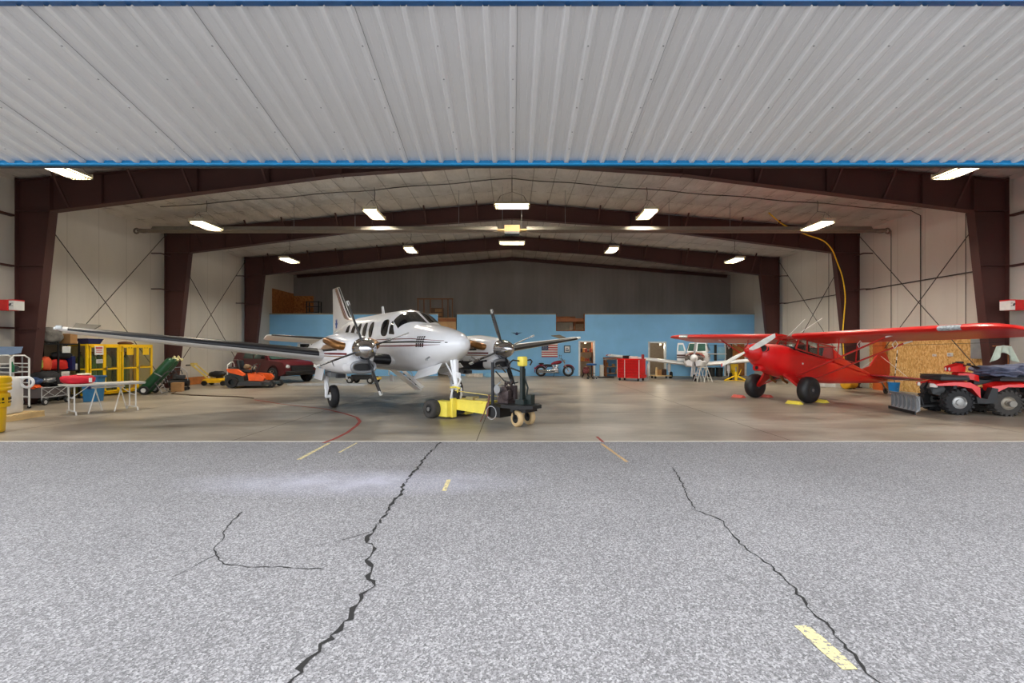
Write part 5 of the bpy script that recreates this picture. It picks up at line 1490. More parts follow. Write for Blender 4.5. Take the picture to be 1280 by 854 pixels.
# plank at the wall, mowers, dark hose on floor
g = MB(); g.box((0, 0, .17), (.03, 1.9, .33), 0, rot=(0, R(-8), 0)); g.box((.03, 0, .02), (.05, 1.9, .04)); tag(g.build('plank', mat('orange_ply', (176, 108, 52), .6, var=.2), loc=(-14.5, 21.95, .01), smooth=0), 'orange-brown plank leaning on the left wall by the yellow mower', 'plank')
g = MB(); pts = [(-12.6, 18.0), (-12.2, 17.2), (-11.2, 16.7), (-10.2, 16.35), (-9.2, 16.1), (-8.4, 15.6)]
g.tube([(x, y, .018) for x, y in pts], .018, 6); tag(g.build('floor_hose', mat('brown_rubber_hose', (74, 56, 38), .7)), 'dark hose trailing across the floor from the cylinder cart', 'hose')
PM = thing('push_mower', 'yellow and black walk-behind mower by the left wall', 'mower', (-13.2, 21.5, 0), R(4))
g = MB(); g.loft([[(-.5, -.27, .12), (.5, -.27, .12), (.5, .27, .12), (-.5, .27, .12)], [(-.5, -.27, .26), (.5, -.27, .26), (.5, .27, .26), (-.5, .27, .26)], [(-.36, -.2, .32), (.38, -.2, .32), (.38, .2, .32), (-.36, .2, .32)]]); g.build('deck', mat('mower_yellow', (236, 180, 24), .4), PM, smooth=0)
g = MB(); g.blob((.0, 0, .5), (.34, .22, .14), .12, 2); g.cyl((.1, 0, .3), (.1, 0, .52), .15); g.build('engine_cover', BLACK, PM)
g = MB(); g.bar((-.3, -.18, .3), (-1.0, -.18, .92), .04, .06); g.bar((-.3, .18, .3), (-1.0, .18, .92), .04, .06); g.tube([(-1.0, -.2, .92), (-1.06, 0, .95), (-1.0, .2, .92)], .02, 6); g.box((-1.0, 0, .95), (.16, .26, .10)); g.build('handle', mat('handle_cream_yellow', (222, 196, 110), .5), PM, smooth=0)
g = MB(); g.cyl((-1.16, -.3, .9), (-1.16, .3, .9), .03, n=8); g.build('grip', BLACK, PM)
for x in (-.4, .4):
    for y in (-.3, .3):
        g = MB(); g.cyl((x, y - .04, .11), (x, y + .04, .11), .11, n=16); g.build('wheel', BLACK, PM)
g = MB(); g.box((0, 0, .16), (.5, .4, .16)); g.blob((.02, 0, .32), (.2, .16, .14), .4, 3, seed=4); tag(g.build('tiller_engine', mat('yellow_grimy', (190, 150, 40), .5, var=.5, scale=14), loc=(-12.3, 21.9, -.08), smooth=0), 'small grimy yellow engine on the floor right of the yellow mower', 'engine')
g = MB(); g.tube([(0, 0, 0), (.3, 0, .42), (.5, 0, .75)], .1, 10); tag(g.build('leaf_hose', mat('grey_duct', (92, 92, 90), .6), loc=(-12.6, 22.6, .06)), 'grey corrugated duct leaning behind the orange mower', 'duct')
OM = thing('riding_mower', 'orange and dark grey zero-turn riding mower', 'riding mower', (-11.0, 20.5, 0), R(6))
OMG = mat('mower_dark', (48, 54, 54), .5)
g = MB()
g.prism([(-.95, -.55, .14), (-.95, -.55, .5), (-.7, -.55, .62), (-.2, -.55, .5), (-.2, -.55, .3), (.9, -.55, .22), (.95, -.55, .12), (-.6, -.55, .10)], (0, 1.1, 0)); g.build('chassis', OMG, OM, smooth=0)
g = MB(); g.loft([[(-.5, -.68, .1), (.55, -.68, .1), (.75, -.3, .1), (.75, .3, .1), (.55, .68, .1), (-.5, .68, .1)], [(-.5, -.68, .24), (.55, -.68, .24), (.75, -.3, .24), (.75, .3, .24), (.55, .68, .24), (-.5, .68, .24)]]); g.build('cutting_deck', DGREY, OM, smooth=0)
for sd in (-1, 1):
    g = MB(); g.prism([(-.85, sd * .42, .80), (-.45, sd * .42, .78), (-.15, sd * .42, .56), (-.2, sd * .42, .50), (-.8, sd * .42, .66)], (0, sd * .2, 0)); g.build('fender', ORANGE, OM, smooth=0)
    g = MB(); g.prism([(-.05, sd * .36, .60), (.5, sd * .36, .55), (.62, sd * .36, .40), (.55, sd * .36, .28), (0, sd * .36, .30)], (0, sd * .2, 0)); g.build('side_pod', ORANGE, OM, smooth=0)
    g = MB(); g.lathe([(.12, -.1), (.23, -.11), (.25, 0), (.23, .11), (.12, .1)], (-.62, sd * .62, .25), (0, 1, 0), 22); g.build('rear_wheel', RUB, OM)
    g = MB(); g.lathe([(.06, -.06), (.13, -.065), (.145, 0), (.13, .065), (.06, .06)], (.88, sd * .45, .145), (0, 1, 0), 18); g.build('front_caster', RUB, OM)
    g = MB(); g.tube([(.0, sd * .3, .6), (.1, sd * .32, .95), (.18, sd * .12, 1.0)], .02, 7); g.build('steering_lever', BLACK, OM)
g = MB(); g.box((-.3, 0, .68), (.5, .52, .14), 0, bev=.05); g.box((-.55, 0, .9), (.14, .5, .5), 0, rot=(0, R(-12), 0), bev=.05); g.build('seat', BLACK, OM)
g = MB(); g.box((-.85, 0, .62), (.4, .5, .34), 0, bev=.05); g.cyl((-.9, .0, .7), (-.9, 0, .86), .18); g.build('engine', mat('engine_grey_mower', (90, 88, 84), .5, metal=.3), OM)
g = MB(); g.tube([(-.95, -.3, .5), (-.95, -.3, .95), (-.9, -.1, 1.06), (-.9, .1, 1.06), (-.95, .3, .95), (-.95, .3, .5)], .024, 7); g.build('roll_hoop', OFFW, OM)
clutter('tan_sack', 'tan sack on the seat of the orange mower', 'sack', 'bag', (-11.28, 20.47, .77), (.15, .13, .10), mat('tan_cloth', (134, 112, 84), .9, bmp=.3), 31)
clutter('white_part', 'pale grimy engine part piled behind the orange mower', 'parts', 'bag', (-11.85, 21.75, 0), (.2, .16, .42), mat('pale_parts', (150, 136, 120), .6, var=.7, scale=9), 32)
# maroon car
CR = thing('parked_car', 'dark maroon car parked behind the white wing and the orange mower', 'car', (-12.35, 24.5, 0), R(-30))
g = MB()
body = [(-1.8, .42), (-1.8, .95), (-1.7, 1.06), (-.9, 1.08), (-.5, 1.12), (1.0, 1.12), (1.25, 1.08), (2.3, .98), (2.5, .85), (2.55, .45), (2.2, .34), (-1.7, .34)]
g.loft([[(x, y * (1 - (.06 if z > .9 else 0)), z) for x, z in body] for y in (-.95, -.93, .93, .95)]); g.build('body', MAROON, CR, smooth=30)
g = MB(); cab = [(-1.7, 1.08), (-1.4, 1.62), (-1.1, 1.68), (.5, 1.68), (.75, 1.60), (1.25, 1.08)]
g.loft([[(x, y * (1 if z < 1.2 else .84), z) for x, z in cab] for y in (-.9, .9)]); g.build('cab', MAROON, CR, smooth=0)
CARG = mat('car_window', (60, 84, 78), .05, coat=.5)
for sd in (-1, 1):
    g = MB(); g.loft([[(x, sd * (.905 + .012 - (z - 1.1) / .65 * .144), z) for x, z in ((-.8, 1.16), (-.68, 1.62), (.0, 1.68), (.0, 1.14))], [(x, sd * (.915 + .012 - (z - 1.1) / .65 * .144), z) for x, z in ((-.8, 1.16), (-.68, 1.62), (.0, 1.68), (.0, 1.14))]]); g.build('side_window', CARG, CR, smooth=0)
    g = MB(); g.loft([[(x, sd * (.905 + .012 - (z - 1.1) / .65 * .144), z) for x, z in ((.08, 1.14), (.08, 1.68), (.6, 1.62), (.98, 1.16))], [(x, sd * (.915 + .012 - (z - 1.1) / .65 * .144), z) for x, z in ((.08, 1.14), (.08, 1.68), (.6, 1.62), (.98, 1.16))]]); g.build('side_window', CARG, CR, smooth=0)
    for x in (-1.0, 1.65):
        g = MB(); g.lathe([(.16, -.11), (.33, -.12), (.37, -.08), (.375, 0), (.37, .08), (.33, .12), (.16, .11)], (x, sd * .88, .375), (0, 1, 0), 28); w_ = g.build('wheel', RUB, CR, smooth=50)
        g = MB(); g.lathe([(.235, -.122), (.235, .122)], (x, sd * .86, .375), (0, 1, 0), 24); g.build('rim', BLACK, w_)
        g = MB()
        for k in range(6):
            a = k * PI / 3; g.bar((x, sd * .985, .375), (x + .22 * math.cos(a), sd * .985, .375 + .22 * math.sin(a)), .05, .02, up=(0, 1, 0))
        g.torus((x, sd * .985, .375), (0, 1, 0), .22, .018, 24, 6); g.cyl((x, sd * .97, .375), (x, sd * 1.0, .375), .06, n=14); g.build('alloy_spokes', CHROME, w_)
        g = MB(); g.lathe([(.40, -.03), (.43, -.03), (.43, .03), (.40, .03)], (x, sd * .93, .40), (0, 1, 0), 28, closed=True); g.build('wheel_arch', BLACK, CR)
    g = MB(); g.ball((2.42, sd * .74, .78), (.12, .18, .11)); g.build('headlamp', mat('headlamp_lens', (210, 214, 216), .08, coat=.6), CR)
    g = MB(); g.box((.95, sd * 1.02, 1.22), (.1, .18, .16), 0, bev=.03); g.build('mirror', BLACK, CR)
g = MB(); g.box((2.55, 0, .48), (.14, 1.8, .2), 0, bev=.04); g.box((-1.8, 0, .48), (.12, 1.8, .18), 0, bev=.03); g.build('bumper', BLACK, CR)
g = MB(); g.prism([(1.22, -.78, 1.12), (1.22, .78, 1.12), (.79, .72, 1.585), (.79, -.72, 1.585)], (.02, 0, .015)); g.build('windscreen', CARG, CR, smooth=0)
g = MB(); g.b2((2.5, -.6, .56), (2.575, .6, .84)); [g.b2((2.57, -.58, .60 + k * .06), (2.585, .58, .62 + k * .06), 1) for k in range(4)]; g.build('grille', [BLACK, DGREY], CR, smooth=0)
# trestle below the table, low black trolley under the left engine
TRS = thing('trestle', 'white A-frame trestle standing under the folding table', 'trestle', (-10.52, 12.45, 0), R(56))
for x in (-.22, .3):
    for q in (-.26, .26):
        g = MB(); g.tube([(x + q * .8, q, .0), (x, q * .2, .62)], .014, 6); g.build('leg', OFFW, TRS)
g = MB(); g.b2((-.3, -.04, .61), (.38, .04, .65)); g.build('beam', OFFW, TRS, smooth=0)
LT = thing('wheeled_trolley', 'low black wheeled trolley with yellow ends behind the left engine', 'trolley', (-7.0, 22.6, 0), R(-8))
g = MB(); g.b2((-.7, -.3, .2), (.7, .3, .28)); g.b2((-.5, -.22, .28), (.4, .22, .42)); g.build('deck', BLACK, LT, smooth=0)
for x in (-.75, .75):
    g = MB(); g.box((x, 0, .24), (.1, .5, .1), 0, bev=.02); g.build('bumper', mat('trolley_yellow', (206, 176, 70), .5), LT, smooth=0)
for x in (-.5, .5):
    for y in (-.34, .34):
        g = MB(); g.lathe([(.07, -.05), (.15, -.06), (.17, 0), (.15, .06), (.07, .05)], (x, y, .17), (0, 1, 0), 20); w_ = g.build('wheel', RUB, LT)
        g = MB(); g.cyl((x, y - .055, .17), (x, y + .055, .17), .08, n=14); g.build('wheel_disc', LGREY, w_)
# ladder lying on the floor, dark bench things behind the engines
LD = thing('straight_ladder', 'aluminium ladder lying flat on the floor under the white wing', 'ladder', (-8.1, 21.1, 0), R(-3))
for y in (-.2, .2):
    g = MB(); g.b2((-1.7, y - .015, .02), (1.7, y + .015, .10)); g.build('rail', ALU, LD, smooth=0)
for i in range(11):
    g = MB(); g.cyl((-1.55 + i * .31, -.2, .06), (-1.55 + i * .31, .2, .06), .018, n=8); g.build('rung', ALU, LD)
# ================================================================ things along the blue wall
YB2 = ZBLUE - .002
def wx(p, Y=ZBLUE): return (p - 640) * Y / 600.0
def wz(q, Y=ZBLUE): return 1.6 + (437 - q) * Y / 600.0
# board on the left of the wall
g = MB(); g.b2((wx(333), YB2 - .03, wz(437.5)), (wx(364), YB2, wz(432))); tag(g.build('notice_board', CREAM, smooth=0), 'long cream board on the blue wall left of the dark window', 'board')
# plywood in the gap, stud frame and shelves in the loft
g = MB(); g.b2((wx(546), ZBLUE + .19, 1.0), (wx(571), ZBLUE + .23, wz(397))); g.b2((wx(570), ZBLUE + .02, 1.0), (wx(571) - .01, ZBLUE + .18, TOPB), 1); tag(g.build('plywood_sheet', [mat('ply_tan', (196, 156, 108), .7), mat('dark_brown_post', (70, 56, 44), .7)], smooth=0), 'tan plywood sheet filling the gap in the blue wall above the nose', 'plywood')
LS = thing('stud_frame', 'brown timber stud frame standing on the loft floor', 'timber frame', (0, 30.2, 3.5))
def lx(p): return (p - 640) * 30.2 / 600
def lz(q): return 1.6 + (437 - q) * 30.2 / 600 - 3.5
for p in (522.5, 530, 538, 553, 560, 565.5):
    g = MB(); g.b2((lx(p) - .03, -.05, 0), (lx(p) + .03, .05, lz(373))); g.build('stud', mat('stud_brown', (128, 88, 58), .7), LS, smooth=0)
MB().b2((lx(522) - .03, -.05, lz(374.5)), (lx(566) + .03, .05, lz(373))).build('top_plate', mat('stud_brown', (128, 88, 58)), LS, smooth=0)
g = MB(); g.b2((lx(538), 0, 0), (lx(553), .3, lz(384.5))); g.b2((lx(543), -.02, lz(395)), (lx(552), 0, lz(391)), 1); g.b2((lx(543), -.02, lz(389.5)), (lx(552), 0, lz(386)), 1); tag(g.build('loft_cabinet', [mat('cab_brown', (104, 76, 54), .7), mat('cab_drawer', (160, 120, 80), .7)], loc=(0, 30.45, 3.5), smooth=0), 'small brown drawer cabinet behind the loft stud frame', 'cabinet')
g = MB()
for a, c in (((385, 391), (400, 391)), ((385, 378), (400, 378)), ((385, 384), (400, 384))):
    g.b2((lx(a[0]), -.2, lz(a[1])), (lx(c[0]), .2, lz(a[1]) + .04))
for p in (385, 400):
    for y in (-.2, .2): g.b2((lx(p) - .03, y - .03, 0), (lx(p) + .03, y + .03, lz(377)))
tag(g.build('loft_rack', BLACK, loc=(0, 30.2, 3.5), smooth=0), 'small black rack on the loft by the strand-board corner', 'rack')
g = MB(); g.blob((0, 0, .16), (.2, .15, .17), .3, 3, seed=2); tag(g.build('loft_bundle', mat('loft_grey', (150, 148, 146), .7, var=.5, scale=12), loc=(lx(393), 30.2, 3.5)), 'pale bundle inside the small black loft rack', 'bundle')
g = MB(); g.box((0, 0, .08), (.5, .3, .16)); tag(g.build('red_case', mat('case_red', (150, 50, 40), .6), loc=(lx(378), 30.2, 3.5), smooth=0), 'dull red case on the loft in front of the strand board', 'case')
LB = thing('loft_shelf', 'brown box shelf seen through the high opening in the blue wall', 'shelf', (0, 29.9, 2.8))
def mx(p): return (p - 640) * 29.9 / 600
def mz(q): return 1.6 + (437 - q) * 29.9 / 600 - 2.8
g = MB(); g.b2((mx(695), -.15, mz(399)), (mx(719), .2, mz(396))); g.build('top_board', BROWNW, LB, smooth=0)
g = MB(); g.b2((mx(716.5), -.15, mz(415)), (mx(719), .2, mz(396))); g.build('side_board', BROWNW, LB, smooth=0)
g = MB(); g.b2((mx(695), .2, mz(415)), (mx(719), .22, mz(396))); g.build('back_board', mat('shelf_back_cream', (196, 184, 160), .7), LB, smooth=0)
g = MB(); g.b2((0, 0, 0), (.24, .1, .22)); tag(g.build('loft_carton', mat('pinkish_card', (196, 170, 150), .8), loc=(mx(711.5), 29.85, 2.86), smooth=0), 'pale carton inside the brown loft shelf', 'carton')
# wall emblem (dark winged badge)
g = MB()
zc = wz(417); xc = wx(646)
g.prism([(xc - .34, YB2 - .02, zc + .06), (xc - .05, YB2 - .02, zc + .03), (xc, YB2 - .02, zc + .1), (xc + .05, YB2 - .02, zc + .03), (xc + .34, YB2 - .02, zc + .06), (xc + .1, YB2 - .02, zc - .03), (xc + .05, YB2 - .02, zc - .10), (xc - .05, YB2 - .02, zc - .10), (xc - .1, YB2 - .02, zc - .03)], (0, .02, 0)); tag(g.build('emblem_sign', NAVY, smooth=0), 'small dark winged emblem high on the blue wall', 'emblem')
# flag
FL = thing('wall_flag', 'stars and stripes flag hung on the blue wall over the motorcycle', 'flag', (0, YB2, 0))
x0, x1, z0, z1 = wx(677), wx(697), wz(446.5), wz(428.5)
g = MB(); n = 13
for i in range(n):
    g.b2((x0, -.02, z0 + (z1 - z0) * i / n), (x1, 0, z0 + (z1 - z0) * (i + 1) / n), 0 if i % 2 == 0 else 1)
g.b2((x0 - .002, -.026, z0 + (z1 - z0) * 6 / 13), (x0 + (x1 - x0) * .42, -.02, z1 + .002), 2)
g.build('stripes', [mat('flag_red', (176, 46, 62), .8), OFFW, mat('flag_blue', (34, 48, 92), .8)], FL, smooth=0)
g = MB()
for r in range(9):
    for c in range(6 if r % 2 == 0 else 5):
        g.box((x0 + .02 + (c + (0 if r % 2 == 0 else .5)) * .062 + .02, -.028, z1 - .03 - r * .046), (.018, .004, .018), rot=(0, R(45), 0))
g.build('stars', OFFW, FL, smooth=0)
g = MB(); g.b2((x0 - .05, -.03, z1), (x1 + .05, 0, z1 + .03)); g.build('hanging_rail', NAVY, FL, smooth=0)
# framed picture
PF = thing('framed_picture', 'dark framed picture on the blue wall right of the flag', 'picture', (0, YB2, 0))
g = MB(); a, c, b_, d = wx(705), wx(713), wz(441), wz(432)
for q in ((a, b_, a + .05, d), (c - .05, b_, c, d), (a, b_, c, b_ + .05), (a, d - .05, c, d)): g.b2((q[0], -.035, q[1]), (q[2], 0, q[3]))
g.build('frame', mat('frame_slate', (62, 74, 92), .5), PF, smooth=0)
MB().b2((a, -.015, b_), (c, -.005, d)).build('mat_board', OFFW, PF, smooth=0)
g = MB(); g.b2((a + .09, -.02, b_ + .08), (c - .09, -.014, b_ + .2)); g.b2((a + .12, -.02, b_ + .24), (c - .14, -.014, b_ + .3)); g.build('print', mat('print_grey_blue', (120, 132, 150), .6), PF, smooth=0)

# motorcycle
MC = thing('cruiser_motorcycle', 'dark red cruiser motorcycle parked against the blue wall under the flag', 'motorcycle', (wx(693, 28.5), 28.45, 0), R(2))
MRED = mat('motorcycle_red', (130, 18, 36), .2, coat=.7)
for x, r in ((-.80, .32), (.82, .33)):
    t_ = MB(); t_.torus((x, 0, r), (0, 1, 0), r - .065, .065, 28, 10); w_ = t_.build('tyre', RUB, MC)
    t_ = MB(); t_.torus((x, 0, r), (0, 1, 0), r - .13, .015, 24, 6); t_.cyl((x, -.06, r), (x, .06, r), .06, n=12)
    for k in range(10):
        a = k * PI / 5; t_.bar((x, 0, r), (x + (r - .13) * math.cos(a), 0, r + (r - .13) * math.sin(a)), .012, .012, up=(0, 1, 0))
    t_.build('spoked_rim', CHROME, w_)
g = MB()
def arc(c, r, a0, a1, w, n=12, th=.02):
    rings = []
    for i in range(n + 1):
        a = R(a0 + (a1 - a0) * i / n)
        d = Vector((math.cos(a), 0, math.sin(a)))
        p = Vector(c)
        rings.append([p + d * r + Vector((0, -w, -.03)), p + d * (r + .03) + Vector((0, -w * .6, 0)), p + d * (r + .04), p + d * (r + .03) + Vector((0, w * .6, 0)), p + d * r + Vector((0, w, -.03)), p + d * (r + .01)])
    return rings
g.loft(arc((-.80, 0, .32), .36, 30, 190, .12)); g.build('rear_mudguard', MRED, MC)
g = MB(); g.loft(arc((.82, 0, .33), .36, 10, 140, .09)); g.build('front_mudguard', MRED, MC)
g = MB(); g.loft([[(x, w_ * math.cos(2 * PI * i / 14), z + h_ * math.sin(2 * PI * i / 14)) for i in range(14)] for x, w_, z, h_ in ((-.2, .05, .74, .05), (-.05, .13, .78, .1), (.2, .16, .83, .12), (.38, .10, .86, .1), (.44, .04, .87, .04))]); g.build('fuel_tank', MRED, MC)
g = MB(); g.blob((-.42, 0, .66), (.30, .14, .075), .05, 1); g.blob((-.78, 0, .76), (.16, .11, .055), .05, 1); g.build('saddle', BLACK, MC)
g = MB(); g.box((.02, 0, .38), (.44, .26, .26), 0, bev=.06); g.cyl((.0, 0, .48), (-.12, 0, .70), .09); g.cyl((.06, 0, .48), (.2, 0, .70), .09); g.cyl((.1, -.16, .36), (.1, .16, .36), .12, n=16); g.build('engine', CHROME, MC)
g = MB()
for z in (.26, .36):
    g.tube([(.2, -.15, .5), (.2, -.19, z + .02), (-.1, -.19, z), (-1.05, -.19, z + .02)], [.025, .03, .045, .05], 10)
g.build('exhaust_pipe', CHROME, MC)
g = MB(); g.tube([(.36, 0, .92), (.1, 0, .58), (.3, 0, .22), (-.5, 0, .24), (-.76, 0, .32), (-.4, 0, .58), (.1, 0, .6)], .022, 7); g.build('frame', BLACK, MC)
for y in (-.09, .09):
    g = MB(); g.cyl((.82, y, .33), (.45, y, 1.02), .025, n=8); g.build('fork_leg', CHROME, MC)
g = MB(); g.tube([(.3, -.40, 1.02), (.36, -.28, 1.08), (.46, -.1, 1.02), (.46, .1, 1.02), (.36, .28, 1.08), (.3, .40, 1.02)], .016, 7); g.build('handlebar', CHROME, MC)
g = MB(); g.lathe([(.0, -.1), (.07, -.06), (.09, .02), (.085, .05)], (.58, 0, .90), (1, 0, 0), 16); g.build('headlamp', CHROME, MC)
for y in (-.3, .3):
    g = MB(); g.tube([(.36, y, 1.06), (.34, y * 1.1, 1.2)], .008, 5); g.ball((.34, y * 1.1, 1.24), (.02, .06, .045)); g.build('mirror', DGREY, MC)
g = MB(); g.ball((-1.16, 0, .5), (.05, .08, .05)); g.build('tail_lamp', RED, MC)
g = MB(); g.tube([(0, -.12, .28), (-.1, -.3, 0.008)], .014, 6); g.build('side_stand', BLACK, MC)

# alcove shelves right of the bike
SHV = thing('alcove_shelves', 'brown shelves of tins in the alcove right of the motorcycle', 'shelves', (wx(733.5), 29.45, 0))
hw = (OPEN[0][1] - OPEN[0][0]) / 2
for z in (.9, 1.45, 2.05):
    g = MB(); g.b2((-hw, -.2, z - .03), (hw, .25, z)); g.build('shelf', BROWNW, SHV, smooth=0)
for x in (-hw + .02, hw - .02):
    g = MB(); g.b2((x - .02, -.2, 0), (x + .02, .25, 2.04)); g.build('upright', BROWNW, SHV, smooth=0)
random.seed(11)
tc_ = [mat('tin_dark', (60, 58, 62), .4), mat('tin_red', (150, 52, 40), .5), mat('tin_pale', (190, 186, 176), .5), mat('tin_amber', (190, 130, 60), .5)]
words_t = ['dark', 'red', 'pale', 'amber']
places = ['leftmost', 'second from left', 'middle', 'fourth from left', 'rightmost']
for zi, z in enumerate((.9, 1.45)):
    for k in range(5):
        ci = random.randrange(4); h_ = random.uniform(.1, .26); r_ = random.uniform(.045, .07)
        g = MB(); g.lathe([(r_, 0), (r_, h_), (r_ * .5, h_ + .02), (r_ * .5, h_ + .05), (0, h_ + .05)], n=12)
        tag(g.build('tin', tc_[ci], loc=(wx(733.5) - hw + .13 + k * (2 * hw - .26) / 4, 29.4 + .05 * (k % 2), z)), '%s tin, %s on the %s alcove shelf' % (words_t[ci], places[k], 'lower' if zi == 0 else 'upper'), 'tin', 'tins on the alcove shelves')
g = MB(); g.box((0, 0, .35), (.2, .24, .7)); g.box((.0, -.122, .35), (.16, .01, .6)); tag(g.build('cupboard', mat('pale_cupboard', (206, 204, 196), .6), loc=(wx(752, 28.2), 28.2, 0), smooth=0), 'small white cupboard between the stool and the workbench', 'cupboard')
# mechanic stool and low red stand
ST = thing('shop_stool', 'shop stool with a blue seat in front of the alcove shelves', 'stool', (wx(739.5, 26.0), 26.0, 0))
g = MB(); g.lathe([(.26, .74), (.27, .76), (.27, .82), (.25, .84), (0, .845)], n=24); g.build('seat', mat('stool_blue', (40, 92, 150), .5), ST)
g = MB(); g.cyl((0, 0, .12), (0, 0, .74), .03); g.torus((0, 0, .3), (0, 0, 1), .2, .012, 24, 6)
g.build('column', BLACK, ST)
for k in range(5):
    a = k * 2 * PI / 5; g = MB(); g.bar((0, 0, .12), (.26 * math.cos(a), .26 * math.sin(a), .08), .04, .03); g.cyl((.26 * math.cos(a), .26 * math.sin(a) - .015, .035), (.26 * math.cos(a), .26 * math.sin(a) + .015, .035), .035, n=12); g.build('foot', BLACK, ST)
EN = thing('engine_stand', 'small dark red engine on a stand beside the blue stool', 'engine stand', (wx(732, 27.2), 27.2, 0))
g = MB(); g.box((0, 0, .36), (.34, .24, .24), 0, bev=.04); g.cyl((-.15, 0, .4), (.2, 0, .4), .1); g.blob((.05, 0, .52), (.16, .12, .1), .3, 3); g.build('engine', mat('engine_dark_red', (104, 44, 44), .5, var=.5, scale=15), EN)
g = MB()
for x in (-.2, .2): g.bar((x, -.2, .02), (x * .4, 0, .26), .03, .03); g.bar((x, .2, .02), (x * .4, 0, .26), .03, .03)
g.box((0, 0, .24), (.3, .2, .03)); g.build('stand', BLACK, EN, smooth=0)
# workbench
WB = thing('workbench', 'timber workbench with a clutter shelf behind the red tool cabinet', 'workbench', (wx(769, 28.6), 28.72, 0))
g = MB(); g.b2((-.65, -.3, .98), (.65, .3, 1.05)); g.build('bench_top', mat('bench_grey', (170, 166, 156), .6), WB, smooth=0)
g = MB(); g.b2((-.62, -.28, .16), (.62, .28, .2)); g.b2((-.62, -.28, .55), (.62, .28, .58)); g.build('shelf', WOOD, WB, smooth=0)
for x in (-.58, .58):
    for y in (-.25, .25):
        g = MB(); g.b2((x - .045, y - .045, 0), (x + .045, y + .045, .98)); g.build('leg', BROWNW, WB, smooth=0)
g = MB(); g.b2((-.65, .24, 1.05), (.65, .3, 1.12)); g.build('backboard', BROWNW, WB, smooth=0)
random.seed(5)
for k in range(6):
    m_ = [CARD, mat('tin_dark', (60, 58, 62)), WOOD, mat('tin_amber', (190, 130, 60)), BROWNW, OFFW][k]
    clutter('bench_item', '%s item on the workbench lower shelf, %s' % (['cardboard', 'dark metal', 'timber', 'amber', 'brown', 'white'][k], ['far left', 'second from left', 'third from left', 'third from right', 'second from right', 'far right'][k]), 'shelf item', ['box', 'cyl', 'box', 'cyl', 'bag', 'box'][k], (wx(769, 28.6) - .5 + k * .2, 28.62, .202 if k % 2 else .582), (.075, .1, [.12, .14, .08, .12, .13, .1][k]), m_, k, 'things stored under the workbench')
g = MB(); g.b2((-.42, -.35, 0), (.42, .35, .05)); tag(g.build('floor_mat', BLACK, loc=(wx(757, 27.3), 27.3, .001), smooth=0), 'black floor mat in front of the white cupboard', 'mat')
# red tool cabinet
TC = thing('tool_cabinet', 'big red rolling tool cabinet with drawers facing left', 'tool cabinet', (wx(790, 24.6), 24.75, 0), R(-42))
TR_ = mat('tool_red', (222, 20, 24), .3, coat=.4)
g = MB(); g.b2((-.62, -.34, .14), (.62, .34, 1.1)); g.b2((-.64, -.36, 1.08), (.64, .36, 1.13)); g.build('body', TR_, TC, smooth=0)
for c_ in range(2):
    for k in range(6):
        xa, xb = (-.60, -.2) if c_ == 0 else (-.17, .60)
        g = MB(); g.b2((xa, -.352, .18 + k * .148), (xb, -.338, .315 + k * .148)); d = g.build('drawer', mat('tool_red_drawer', (196, 14, 24), .3, coat=.4), TC, smooth=0)
        g = MB(); g.b2((xa + .02, -.362, .292 + k * .148), (xb - .02, -.352, .31 + k * .148)); g.build('drawer_pull', mat('pull_red', (168, 12, 20), .4), d, smooth=0)
g = MB()
for x in (-.62, -.185, .615): g.b2((x - .012, -.36, .14), (x + .012, -.34, 1.08))
g.build('edge_trim', OFFW, TC, smooth=0)
g = MB(); g.b2((.62, -.3, .18), (.70, .3, .32)); g.build('side_tray', TR_, TC, smooth=0)
for x in (-.52, .52):
    for y in (-.26, .26):
        g = MB(); g.cyl((x - .025, y, .07), (x + .025, y, .07), .07, n=14); g.box((x, y, .13), (.07, .07, .03)); g.build('caster', BLACK, TC)
cx_, cy_ = wx(791, 24.6), 24.75
clutter('black_tool_case', 'black tool case on top of the red tool cabinet', 'case', 'box', (cx_ - .28, cy_ + .08, 1.131), (.16, .1, .08), BLACK, rz=.3)
clutter('white_tray', 'white tray of parts in the middle of the red cabinet top', 'tray', 'box', (cx_ + .05, cy_, 1.131), (.2, .14, .06), OFFW, rz=.2)
clutter('red_can', 'small dark red can at the right end of the red cabinet top', 'can', 'cyl', (cx_ + .5, cy_ - .2, 1.131), (.07, .07, .11), mat('can_dark_red', (140, 40, 48), .5))
clutter('white_towel', 'white towel hung beside the red tool cabinet', 'towel', 'bag', (wx(808, 24.6) + .16, 24.9, .1), (.05, .12, .38), OFFW, 3)
# dolly with cartons in front of the left opening
DL = thing('flat_dolly', 'flat timber dolly on casters in front of the left doorway', 'dolly', (wx(829, 26.2), 26.6, 0), R(8))
g = MB(); g.b2((-.5, -.3, .13), (.5, .3, .17)); g.build('deck', PINE, DL, smooth=0)
for x in (-.42, .42):
    for y in (-.22, .22):
        g = MB(); g.cyl((x, y - .02, .06), (x, y + .02, .06), .06, n=12); g.box((x, y, .12), (.06, .06, .02)); g.build('caster', BLACK, DL)
clutter('brown_carton', 'brown carton standing at the back of the flat dolly', 'carton', 'box', (wx(829, 26.2) - .1, 26.7, .172), (.14, .13, .16), CARD)
clutter('timber_offcut', 'pale upright timber offcut at the front of the flat dolly', 'timber', 'box', (wx(829, 26.2) - .3, 26.45, .172), (.05, .04, .22), PINE)
clutter('dark_motor', 'dark motor on the right of the flat dolly', 'motor', 'cyl', (wx(829, 26.2) + .2, 26.66, .172), (.12, .12, .17), mat('motor_brown', (80, 56, 44), .5))

